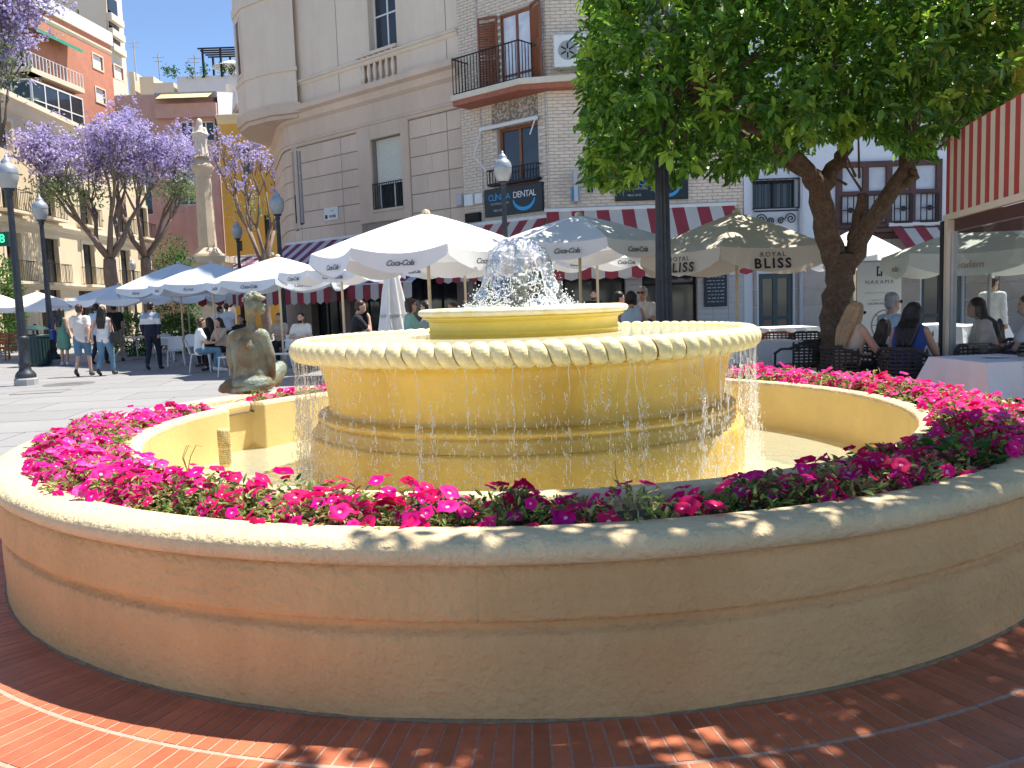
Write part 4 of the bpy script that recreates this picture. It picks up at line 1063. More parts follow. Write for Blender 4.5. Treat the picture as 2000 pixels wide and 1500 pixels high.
# grille band under the balcony, small window, window railing, awning arm
gx = fB1.rect((960, 205), (1052, 236)); b = MB(); b.box(gx[0], gx[1], -.02, .012, gx[2], gx[3]); fB1.build(b, 'vent_panel', M('vent_stone', (.22, .17, .13), .9, .5, 25, .6, 40, col2=(.5, .42, .33), thr=(.48, .55)))
window(fB1, *win, m_wood, nx=2, dy=.14, fw=.09)
railing(fB1, win[0] - .25, win[1] + .1, fB1.px(1000, 357)[1], fB1.px(1000, 328)[1], -.22, step=.11, sides=-.01, name='window_railing'); fB1.box('railing_floor', m_black, win[0] - .25, win[1] + .1, -.23, 0.0, fB1.px(1000, 360)[1], fB1.px(1000, 357)[1])
b = MB(); w0 = fB1.px(945, 248); w1 = fB1.px(1056, 232)
b.tube([(w0[0], -.18, w0[1] - .1), (w1[0], -.18, w0[1] - .1 + .0)], .06, 8); b.tube([(w0[0] + .05, -.2, w0[1] - .15), (w0[0] + .02, -.5, w0[1] - .9), (w0[0] + .3, -.3, w0[1] - 1.35)], .02, 6); b.tube([(w1[0] - .05, -.2, w0[1] - .15), (w1[0], -.5, w0[1] - .6)], .02, 6); fB1.build(b, 'awning_roller', m_whitep)
# wall boxes and pipes
m_grey = M('grey_plastic', (.45, .45, .45), .6, .1)
for (u0, v0, u1, v1, mt_) in [(896, 381, 908, 401, m_grey), (912, 381, 930, 402, m_whitep), (933, 379, 948, 398, m_whitep), (914, 418, 942, 432, m_dark)]:
    r_ = fB1.rect((u0, v0), (u1, v1)); fB1.box('meter_box', mt_, r_[0], r_[1], -.16, -.03, r_[2], r_[3], ch=.02)
for u in (1066, 940): x = fB1.px(u, 250)[0]; b = MB(); b.tube([(x, -.03, 3.4), (x + .01, -.03, 6), (x - .01, -.03, 11)], .012, 5); fB1.build(b, 'cable', m_grey)
r_ = fB1.rect((1083, 345), (1090, 352))
# air conditioner on the balcony
r_ = fB1.rect((1082, 72), (1132, 122)); acp = fB2.M @ Vector((.35, 0, 0))
ac = thing('air_conditioner', 'white air conditioner unit on the brick building beside the balcony door', 'air conditioner', (acp.x, YB - .05, r_[2]), 0)
hh = r_[3] - r_[2]; one('casing', m_whitep, ac, lambda b: b.cbox(-.15, .75, -.35, 0, 0, hh, .02)); one('fan_grille', M('fan_grey', (.33, .34, .35), .6), ac, lambda b: b.lathe([(0, -.0), (.24, 0), (.25, .015)], 24, a0=0)).matrix_local = Matrix.Translation((.22, -.356, hh / 2)) @ Matrix.Rotation(PI / 2, 4, 'X')
one('fan_blade', m_dark, ac, lambda b: [b.box(-.02, .02, 0.05, .2, 0, .005, Matrix.Rotation(R(60 * k), 4, 'Z')) for k in range(6)]).matrix_local = Matrix.Translation((.22, -.362, hh / 2)) @ Matrix.Rotation(PI / 2, 4, 'X')
one('bracket', m_grey, ac, lambda b: (b.box(0, .04, -.35, 0, -.04, -.001), b.box(.55, .59, -.35, 0, -.04, -.001)))
# clinic signs
m_sign = M('sign_navy', (.018, .024, .032), .45, .1, 3); m_blue = M('sign_blue', (.03, .33, .62), .5, .03)
def clinic(label, f, ul, lr, rz):
    x0, x1, z0, z1 = f.rect(ul, lr); c = f.M @ Vector(((x0 + x1) / 2, -.08, (z0 + z1) / 2)); t = thing('clinic_sign', label, 'sign', c, rz)
    W_, H_ = x1 - x0, z1 - z0; k = W_ / 3.05
    one('board', m_sign, t, lambda b: b.cbox(-W_ / 2, W_ / 2, -.03, .07, -H_ / 2, H_ / 2, .01))
    letter('clin', m_blue, t, (-W_ * .23, -.036, H_ * .16), (PI / 2, 0, 0), k * .98); letter('dental', m_whitep, t, (W_ * .21, -.036, H_ * .16), (PI / 2, 0, 0), k * .98)
    letter('sub', m_grey, t, (-W_ * .22, -.036, -H_ * .06), (PI / 2, 0, 0), k); letter('tel', m_grey, t, (-W_ * .24, -.036, -H_ * .30), (PI / 2, 0, 0), k)
    sm = MB()
    n = 20; ro, ri = W_ * .19, W_ * .135; pv = []
    for i in range(n + 1):
        a = PI + PI * i / n; th_ = .25 + .75 * math.sin(PI * i / n)
        pv += [(ro * math.cos(a), -.037, ro * math.sin(a) * .8), ((ro - (ro - ri) * th_ - .01) * math.cos(a), -.037, (ro - (ro - ri) * th_ - .01) * math.sin(a) * .8)]
    sm.add(pv, [(2 * i, 2 * i + 2, 2 * i + 3, 2 * i + 1) for i in range(n)]); o = sm.build('smile_emblem', m_blue, t); o.location = (W_ * .2, 0, H_ * .0)
    return t
clinic('dark clinic sign with blue smile beside the lamp on the brick wall', fB1, (950, 372), (1064, 412), fA.M.to_euler().z)
clinic('dark clinic sign with blue smile half hidden under the orange tree crown', fB2, (1200, 342), (1343, 389), 0)
# small projecting blue pharmacy-like sign
r_ = fB2.rect((1110, 338), (1133, 398)); c = fB2.M @ Vector(((r_[0] + r_[1]) / 2, -.3, r_[2]))
t = thing('wall_sign', 'narrow grey projecting sign with blue discs on the brick wall', 'sign', c); hh = r_[3] - r_[2]
one('panel', m_grey, t, lambda b: b.cbox(-.06, .06, -.3, .25, 0, hh, .01)); one('disc', m_blue, t, lambda b: (b.lathe([(0, 0), (.2, 0), (.2, .03), (0, .03)], 20),)).matrix_local = Matrix.Translation((-.07, 0, hh * .28)) @ Matrix.Rotation(-PI / 2, 4, 'Y')
one('disc', m_blue, t, lambda b: b.lathe([(0, 0), (.2, 0), (.2, .03), (0, .03)], 20)).matrix_local = Matrix.Translation((.07, 0, hh * .28)) @ Matrix.Rotation(PI / 2, 4, 'Y')
r_ = fB2.rect((1147, 363), (1158, 376)); fB2.box('vent_hole', m_dark, r_[0], r_[1], -.03, 0.0, r_[2], r_[3])
# ground floor: white tiled piers, shop panes
m_wtile = M('white_wall_tile', (.50, .50, .50), .5, .06, 5)
for (u0, u1) in [(1222, 1255), (1362, 1452)]:
    x0, x1 = fB2.px(u0, 600)[0], fB2.px(u1, 600)[0]; z = .0
    nx = max(1, round((x1 - x0) / .42)); j = 0
    tme = MB(); tw_ = (x1 - x0) / nx; tme.cbox(-tw_ / 2 + .004, tw_ / 2 - .004, -.02, .014, .004, .146, .004); tm = tme.mesh('wall_tile', m_wtile)
    while z < 3.2:
        for i in range(nx): o = link('wall_tile', tm); o.parent = B; o.matrix_local = fB2.rel @ Matrix.Translation((x0 + tw_ * (i + .5), 0, z))
        z += .15
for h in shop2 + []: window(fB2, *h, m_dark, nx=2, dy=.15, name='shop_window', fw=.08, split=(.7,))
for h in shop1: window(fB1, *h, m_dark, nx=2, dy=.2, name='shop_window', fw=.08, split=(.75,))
# menu board
r_ = fB2.rect((1374, 528), (1419, 598)); c = fB2.M @ Vector(((r_[0] + r_[1]) / 2, -.06, r_[2])); W_, H_ = r_[1] - r_[0], r_[3] - r_[2]
t = thing('menu_board', 'dark menu board with pale lines of writing on the white tiled pier', 'sign', c)
one('board', M('board_blue', (.02, .035, .06), .5, .1), t, lambda b: b.cbox(-W_ / 2, W_ / 2, -.02, .02, 0, H_, .006))
m_chalk = M('chalk', (.32, .38, .42), .9)
for i in range(9):
    q = MB(); z = H_ * (.9 - i * .095); x = -W_ * random.uniform(.28, .4)
    while x < W_ * .36:
        w_ = random.uniform(.03, .12); q.box(x, min(x + w_, W_ * .4), -.024, -.0205, z - .018, z + .012); x += w_ + .035
    q.build('written_line', m_chalk, t)

# ------------------------------------------------------------ C: white building on the right
m_C = M('white_render', (.66, .68, .72), .85, .05, 1, .1, 20, col2=(.56, .57, .6), thr=(.55, .8))
m_Cst = M('shop_stone', (.42, .36, .31), .85, .12, 2, .2, 20, rnd=.08)
xC = fB2.M @ Vector((L2, 0, 0))
C_ = thing('white_building', 'white rendered building with iron grilles and dark wooden bay windows', 'building', (xC.x, YB, 0))
fC = Fac((xC.x, YB), (1, 0), C_)
LC = 12.0
w1 = fC.rect((1470, 352), (1556, 406)); w2 = fC.rect((1632, 318), (1836, 440)); w3 = (w2[1] + 1, w2[1] + 4, w2[2], w2[3])
d1 = fC.rect((1482, 535), (1550, 640)); d1 = (d1[0], d1[1], .05, d1[3]); d2 = (fC.px(1640, 600)[0], fC.px(1680, 600)[0], .05, d1[3]); d3 = (fC.px(1800, 600)[0], fC.px(1880, 600)[0], .05, d1[3])
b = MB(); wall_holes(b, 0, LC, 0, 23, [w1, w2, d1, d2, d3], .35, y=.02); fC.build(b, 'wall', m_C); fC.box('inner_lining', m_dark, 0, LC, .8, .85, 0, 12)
b = MB(); b.box(0, .22, -.05, .015, 2.9, 12); fC.build(b, 'corner_strip', m_C)
# stone blocks of the shop storey
zz = [.05, .55, 1.05, 1.55, 2.05, 2.55, 2.95]
xs = sorted([0.25, d1[0] - .05, d1[1] + .05, d2[0] - .05, d2[1] + .05, d3[0] - .05, d3[1] + .05, LC])
for i in range(0, len(xs) - 1, 2):
    n = max(1, round((xs[i + 1] - xs[i]) / .95)); st = (xs[i + 1] - xs[i]) / n
    for k in range(n):
        for j in range(len(zz) - 1): fC.box('stone_block', m_Cst, xs[i] + k * st + .01, xs[i] + (k + 1) * st - .01, -.03, .015, zz[j] + .012, zz[j + 1] - .012, ch=.01)
fC.box('roof', m_C, 0, LC, .03, 9, 22.6, 22.99)
m_teal = M('dark_teal_paint', (.05, .075, .08), .5, .1)
window(fC, *d1, m_teal, nx=2, dy=.1, fw=.14, name='door', split=(.35,)); window(fC, *d2, m_teal, nx=1, dy=.1, fw=.1, name='door', split=(.3,)); window(fC, *d3, m_teal, nx=2, dy=.1, fw=.12, name='door', split=(.3,))
window(fC, *w1, m_dark, nx=2, dy=.2); railing(fC, w1[0], w1[1], w1[2] - .02, w1[3], -.25, step=.16, sides=0., name='window_grille')
m_blk = m_black
def scroll(b, cx, cz, r_, sgn, y):
    pts = []
    for i in range(22):
        t = i / 21; a = t * 3.6 * PI; q = r_ * (1 - t * .85); pts.append((cx + sgn * q * math.cos(a), y, cz + q * math.sin(a)))
    b.tube(pts, .018, 5)
b = MB(); mx_ = (w1[0] + w1[1]) / 2; zq = w1[2] - .3
for s_ in (-1, 1): scroll(b, mx_ + s_ * .42, zq, .16, -s_, -.1); scroll(b, mx_ + s_ * .14, zq - .05, .1, s_, -.1)
b.box(w1[0], w1[1], -.12, -.08, w1[2] - .09, w1[2] - .05); fC.build(b, 'scroll_bracket', m_black)
x = fC.px(1562, 400)[0]; b = MB(); b.tube([(x, -.07, 0.), (x, -.07, 6), (x, -.07, 12)], .06, 8); fC.build(b, 'drain_pipe', m_grey)
m_bay = M('bay_wood', (.085, .035, .03), .5, .2, 5)
window(fC, *w2, m_bay, nx=4, dy=-.1, fw=.16, split=(.52,), glass=M('curtained_glass', (.50, .53, .58), .3, .12, 2), name='bay_window', th=.12)
b = MB()
for i in range(4):
    x0 = w2[0] + (w2[1] - w2[0]) * i / 4 + .12; x1 = w2[0] + (w2[1] - w2[0]) * (i + 1) / 4 - .12; z0, z1 = w2[2] + .1, w2[2] + (w2[3] - w2[2]) * .48
    for k in range(4): x = x0 + (x1 - x0) * k / 3; b.box(x - .012, x + .012, -.16, -.135, z0, z1)
    for k in range(3): z = z0 + (z1 - z0) * k / 2; b.box(x0, x1, -.165, -.14, z - .012, z + .012)
    b.lathe([(0, 0), (.07, 0)], 6) if False else None
    b.ell(((x0 + x1) / 2, -.15, (z0 + z1) / 2), (.08, .02, .08), 8, 5)
fC.build(b, 'bay_grille', m_black)
strip(fC, w2[2] - .35, w2[2] - .02, .25, m_bay, w2[0] - .2, w2[1] + .2, 'bay_sill')

b = MB(); b.prism([(-7.9, 32.1), (pB[0], pB[1]), (xC.x, YB), (xC.x, 37.2), (-9.9, 37.3)], 22.5, 22.9); world_part(b, 'roof', m_A, A, AM)
# ------------------------------------------------------------ left-hand buildings
m_D = M('cream_render', (.66, .54, .36), .9, .06, .5, .1, 10, col2=(.58, .46, .30), thr=(.5, .8))
m_Dt = M('cream_trim', (.70, .60, .44), .9, .05, .5)
D_ = thing('cream_building', 'cream rendered building with tall balcony windows behind the jacarandas', 'building', (-23.3, 33, 0), math.atan2(1, -.06))
fD = Fac((-23.3, 33), (-.06, 1), D_); LD = 26.5
zD = fD.px(100, 238)[1]
holes = []
for u in (28, 101, 173, 243, 284):
    for (va, vb_) in ((466, 553), (352, 428), (272, 322)):
        v0 = va + (u - 101) * .0; s_, _ = fD.px(u, 500); zt = fD.px(101, va)[1]; zb_ = fD.px(101, vb_)[1]; holes.append((s_ - .75, s_ + .75, zb_, zt))
gl_ = [(s_ - 1.1, s_ + 1.1, .05, 2.9) for s_ in [fD.px(u, 600)[0] for u in (28, 101, 173, 243)]]
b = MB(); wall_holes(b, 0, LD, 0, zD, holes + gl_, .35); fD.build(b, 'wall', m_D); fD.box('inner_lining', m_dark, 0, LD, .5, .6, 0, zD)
b = MB(); b.box(-.0, .0 + .4, .01, 12, 0, zD); fD.build(b, 'end_wall', m_D); b = MB(); b.box(LD - .4, LD, .61, 12, 0, zD); fD.build(b, 'end_wall', m_D)
strip(fD, zD - .4, zD + .35, .55, m_Dt, 0, LD); strip(fD, fD.px(101, 450)[1], fD.px(101, 442)[1] + .1, .2, m_Dt, 0, LD, 'string_course'); strip(fD, fD.px(101, 562)[1], fD.px(101, 555)[1], .25, m_Dt, 0, LD, 'string_course')
for h in holes:
    window(fD, h[0], h[1], h[2], h[3], m_whitep if h[2] > 8 else m_dark, nx=2, dy=.2, fw=.08, split=(.75,)); 
    b = MB(); b.box(h[0] - .2, h[0] - .003, -.05, .02, h[2], h[3] + .2); b.box(h[1] + .003, h[1] + .2, -.05, .02, h[2], h[3] + .2); b.box(h[0] - .003, h[1] + .003, -.05, .02, h[3] + .003, h[3] + .2); fD.build(b, 'window_surround', m_Dt)
    if h[2] < 8: railing(fD, h[0] - .35, h[1] + .35, h[2] + .02, h[2] + 1.0, -.5, sides=0., step=.16, name='balcony_railing'); fD.box('balcony_slab', m_Dt, h[0] - .4, h[1] + .4, -.55, -.01, h[2] - .14, h[2])
for g_ in gl_: window(fD, *g_, m_dark, nx=2, dy=.2, name='shop_window')
# red brick block with terraces
m_E = M('red_brick_face', (.50, .215, .135), .9, .12, 1.2, .2, 12, col2=(.43, .17, .10), thr=(.5, .7))
m_Ew = M('white_parapet', (.72, .70, .68), .85, .06, 1)
E_ = thing('red_brick_building', 'tall red brick apartment block with glazed balconies and green awning', 'building', (-34.9, 65, 0))
fE1 = Fac((-34.9, 65), (.1, 1), E_); fE0 = Fac((-48, 65), (1, 0), E_)
zE = fE1.px(118, 38)[1]
he = [fE1.rect((180, 104), (201, 139)), fE1.rect((222, 126), (241, 158)), fE1.rect((186, 170), (206, 204)), fE1.rect((226, 200), (244, 218))]
b = MB(); wall_holes(b, 0, 11, 0, zE, he, .3); fE1.build(b, 'brick_wall', m_E)
for h in he:
    w_ = window(fE1, *h, m_whitep, nx=1, dy=.15, fw=.1)
    for k in range(9): z = h[2] + (h[3] - h[2]) * k / 9; q = MB(); q.box(h[0] + .1, h[1] - .1, .08, .12, z, z + (h[3] - h[2]) / 9 - .02); o = q.build('shutter_slat', m_whitep); o.parent = w_
    b = MB(); b.box(h[0] - .12, h[0], -.06, .02, h[2] - .12, h[3] + .12); b.box(h[1], h[1] + .12, -.06, .02, h[2] - .12, h[3] + .12); b.box(h[0], h[1], -.06, .02, h[3], h[3] + .12); b.box(h[0], h[1], -.06, .02, h[2] - .12, h[2]); fE1.build(b, 'window_surround', m_Dt)
b = MB(); wall_holes(b, 0, 13.1, 0, zE, [], .3); b.box(0, 13, .2, 9, 0, zE - .01); fE0.build(b, 'brick_wall', m_E)
b = MB(); b.box(-.15, 11.2, -.15, .4, zE, zE + 1.1); fE1.build(b, 'parapet', m_Ew); b = MB(); b.box(0, 13.2, -.25, .3, zE, zE + 1.3); fE0.build(b, 'parapet', m_Ew)
strip(fE1, fE1.px(150, 70)[1] - .2, fE1.px(150, 70)[1] + .15, .1, m_Dt, 0, 11, 'string_course')
zt = zE - 1.9
for k, (dz, enc) in enumerate(((-1.9 - 4.6, False), (-1.9 - 8.6, True))):
    z0 = zE + dz + 1.4
    b = MB(); b.box(6.5, 13.9, -1.6, -.02, z0 - .35, z0); fE0.build(b, 'terrace_slab', m_Dt); b = MB(); b.box(-1.6, 5.2, -.85, -.03, z0 - .35, z0); fE1.build(b, 'terrace_slab', m_Dt)
    if not enc: railing(fE0, 6.5, 13.9, z0 + .02, z0 + 1.1, -1.55, step=.4, mat=m_whitep, bar=.03, name='terrace_railing'); railing(fE1, -1.5, 5.1, z0 + .02, z0 + 1.1, -.8, step=.4, mat=m_whitep, bar=.03, name='terrace_railing')
    else:
        window(fE0, 6.6, 13.8, z0 + .0, z0 + 3.2, m_Ew, nx=5, dy=-1.5, fw=.12, split=(.55,), name='glazed_balcony'); window(fE1, -1.45, 5.0, z0 + .0, z0 + 3.2, m_Ew, nx=4, dy=-.75, fw=.12, split=(.55,), name='glazed_balcony')
    fE0.box('terrace_back', m_dark, 8.5, 12.5, -.03, -.01, z0 + .3, z0 + 2.6)
b = MB(); z0 = zE - 1.6; b.add([(7, -.05, z0), (13.9, -.05, z0), (13.9, -1.9, z0 - .7), (7, -1.9, z0 - .7), (7, -1.9, z0 - 1.0), (13.9, -1.9, z0 - 1.0)], [(0, 1, 2, 3), (3, 2, 5, 4)]); fE0.build(b, 'green_awning', M('awning_green', (.04, .30, .19), .8, .1))
b = MB(); b.add([(-.9, -.05, z0), (4.8, -.05, z0), (4.8, -1.2, z0 - .6), (-.9, -1.2, z0 - .6), (-.9, -1.2, z0 - .85), (4.8, -1.2, z0 - .85)], [(0, 1, 2, 3), (3, 2, 5, 4)]); fE1.build(b, 'green_awning', MATS['awning_green'])
# cream tower behind
m_F = M('tower_render', (.70, .62, .50), .9, .05, .3)
p0 = at(85, 60, 90); p1 = at(209, 60, 90)
F_ = thing('apartment_tower', 'tall cream apartment tower rising behind the red brick block', 'building', (p0.x, 90, 0)); fF = Fac((p0.x, 90), (1, 0), F_)
W_ = p1.x - p0.x; h1 = fF.rect((149, 18), (155, 36))
b = MB(); wall_holes(b, 0, W_, 0, 44, [h1], .3); b.box(0, W_, .31, 4, 0, 43.9); fF.build(b, 'wall', m_F); window(fF, *h1, m_whitep, nx=1)
for v in (15, 45, 75): z = at(217, v, 90).z; fF.box('balcony', m_F, W_ - .05, W_ + .55, .1, 3.0, z - 1.1, z - .4); fF.box('balcony_window', m_glass, W_ - .02, W_ + .1, .5, 2.6, z - .3, z + 1.5)
p0 = at(-40, 50, 95); F2 = thing('white_tower', 'white apartment block cut by the upper left picture edge', 'building', (p0.x, 95, 0)); fF2 = Fac((p0.x, 95), (1, 0), F2)
h1 = fF2.rect((24, 4), (33, 20)); b = MB(); wall_holes(b, 0, 9, 0, 42, [h1], .3); b.box(0, 9, .31, 12, 0, 41.9); fF2.build(b, 'wall', m_Ew); window(fF2, *h1, m_whitep, nx=1)
# rose building with yellow awnings and gabled terrace
m_G = M('rose_render', (.56, .36, .31), .9, .12, .8, col2=(.46, .27, .23), thr=(.52, .75), streak=.15)
Y = 72.; p0 = at(232, 300, Y); p1 = at(424, 300, Y)
G_ = thing('rose_building', 'rose coloured house with yellow terrace awnings behind the jacarandas', 'building', (p0.x, Y, 0)); fG = Fac((p0.x, Y), (1, 0), G_); W_ = p1.x - p0.x
zG = fG.px(360, 182)[1]; hG = [fG.rect((350, 236), (378, 275)), fG.rect((382, 236), (420, 275)), fG.rect((240, 250), (262, 290)), fG.rect((270, 250), (292, 290)), fG.rect((240, 330), (300, 420)), fG.rect((330, 330), (400, 400))]
b = MB(); wall_holes(b, 0, W_, 0, zG, hG, .4); b.box(0, W_, .41, 9, 0, zG - .01); fG.build(b, 'wall', m_G)
for h in hG: window(fG, *h, m_Ew, nx=2, dy=.2, fw=.12)
x0, x1 = fG.px(318, 190)[0], fG.px(418, 190)[0]; za, zb_ = fG.px(360, 182)[1], fG.px(360, 200)[1]
m_yaw = M('awning_yellow', (.74, .58, .25), .8, .06)
b = MB(); b.add([(x0, -.1, za), (x1, -.1, za), (x1, -1.6, zb_), (x0, -1.6, zb_)], [(0, 1, 2, 3)]); fG.build(b, 'yellow_awning', m_yaw)
zr0 = fG.px(370, 183)[1]; zr1 = fG.px(370, 154)[1]; xr0, xr1 = fG.px(305, 183)[0], fG.px(425, 183)[0]
b = MB(); b.add([(xr0, -.3, zr0), (xr1, -.3, zr0), (xr1 + 1.6, 6, zr1), (xr0 + 1.6, 6, zr1)], [(0, 1, 2, 3)]); fG.build(b, 'terrace_roof', m_yaw)
fG.box('roof_edge', M('roof_grey', (.30, .31, .33), .8), xr0, xr1, -.4, -.31, zr0 - .45, zr0 + .05)
b = MB(); b.add([(xr1 + .05, -.3, zr0 - 4), (xr1 + .05, 8, zr0 - 4), (xr1 + 2.5, 8, zr1 + .5), (xr1 + .05, -.3, zr0)], [(0, 1, 2, 3)]); b.box(xr1 + .06, xr1 + 2.6, 2, 8, 0, zr1); fG.build(b, 'gable_wall', m_Ew)
fG.box('terrace_parapet', m_G, x0 - .5, x1 + .3, -.6, -.02, fG.px(360, 232)[1], fG.px(360, 205)[1])
# ochre church-like building with tiled dome
m_H = M('ochre_render', (.62, .34, .07), .9, .08, .6, col2=(.54, .28, .05), thr=(.5, .8))
Y = 60.; p0 = at(432, 350, Y); p1 = at(600, 350, Y)
H__ = thing('ochre_building', 'bright ochre building with tiled dome behind the stone column', 'building', (p0.x, Y, 0)); fH = Fac((p0.x, Y), (1, 0), H__); W_ = p1.x - p0.x
zH = fH.px(480, 238)[1]; hH = [fH.rect((470, 290), (490, 340)), fH.rect((463, 470), (474, 490)), fH.rect((515, 420), (530, 470))]
b = MB(); wall_holes(b, 0, W_, 0, zH, hH, .3); b.box(0, W_, .31, 9, 0, zH - .01); fH.build(b, 'wall', m_H)
for h in hH: window(fH, *h, m_dark, nx=1, dy=.15)
strip(fH, zH - .1, zH + .5, .35, m_D, 0, W_)
b = MB(); b.smooth = True; cx = fH.px(492, 200)[0]; b.lathe([(2.6, zH + .5), (2.4, zH + 1.2), (1.8, zH + 2.2), (.9, zH + 2.9), (.3, zH + 3.2)], 8, (cx, 3)); fH.build(b, 'dome', M('dome_tile', (.42, .27, .21), .85, .35, 5, .4, 12, col2=(.6, .45, .36), thr=(.48, .56)))
b = MB(); b.smooth = True; b.lathe([(.6, zH + 3.1), (.6, zH + 4.0), (.7, zH + 4.1), (.3, zH + 4.4), (.35, zH + 4.9), (.12, zH + 5.4), (0.02, zH + 6)], 10, (cx, 3)); fH.build(b, 'pinnacle', m_Ew)
# brown block and rooftop terrace far behind
Y = 95.; p0 = at(250, 200, Y); p1 = at(500, 200, Y)
K_ = thing('far_roofscape', 'distant flat roofed houses with a terrace pergola under the blue sky', 'building', (p0.x, Y, 0)); fK = Fac((p0.x, Y), (1, 0), K_)
for (u0, u1, vt, c) in [(250, 275, 140, m_F), (272, 312, 150, m_Dt), (300, 350, 162, m_F), (345, 500, 150, m_Ew)]: r_ = fK.rect((u0, vt), (u1, 320)); fK.box('house_wall', c, r_[0], r_[1], 0, 8, 0, r_[3])
r_ = fK.rect((397, 98), (470, 150)); b = MB()
for x in (r_[0], (r_[0] + r_[1]) / 2, r_[1]):
    for y in (-.3, 3): b.box(x - .1, x + .1, y - .1, y + .1, r_[2], r_[3])
for k in range(5): b.box(r_[0] - .5, r_[1] + .5, -.4 + k * .8, -.25 + k * .8, r_[3], r_[3] + .15)
fK.build(b, 'pergola', m_black)
b = MB(); c = ((r_[0] * .3 + r_[1] * .7), 1.); zc_ = fK.px(440, 112)[1]; b.lathe([(2.2, zc_ - .9), (1.1, zc_ - .4), (0.02, zc_)], 8, c); b.box(c[0] - .05, c[0] + .05, .95, 1.05, r_[2], zc_ - .1); fK.build(b, 'terrace_umbrella', m_Ew)
for k in range(6):
    g = np.random.default_rng(k + 70); n_ = 60; P = g.normal(0, .25, (n_, 3)) + np.array([fK.px(322 + k * 27 + g.uniform(-8, 8), 150)[0], -.3, fK.px(330, 152)[1] + .35]); P[:, 2] += np.abs(g.normal(0, .35, n_))
    V, F, _ = leaf_arrays(P, g.normal(size=(n_, 3)), g.normal(size=(n_, 3)), g.uniform(.2, .4, n_), g.uniform(.1, .2, n_)); o = link('potted_plant', np_mesh('potted_plant', V, F, [m_sh[0]])); fK.put(o)
b = MB()
for u, vt in ((264, 80), (312, 108), (488, 92), (382, 110)):
    x, z = fK.px(u, vt); b.box(x - .05, x + .05, -.5, -.4, fK.px(u, 160)[1], z); b.box(x - .7, x + .7, -.47, -.43, z - .4, z - .33); b.box(x - .5, x + .5, -.47, -.43, z - .8, z - .74)
fK.build(b, 'antenna', m_grey)
# buildings behind the viewer's left that close the square (seen only in gaps)
b = MB(); b.box(-60, -26.5, 62, 75, 0, 9)
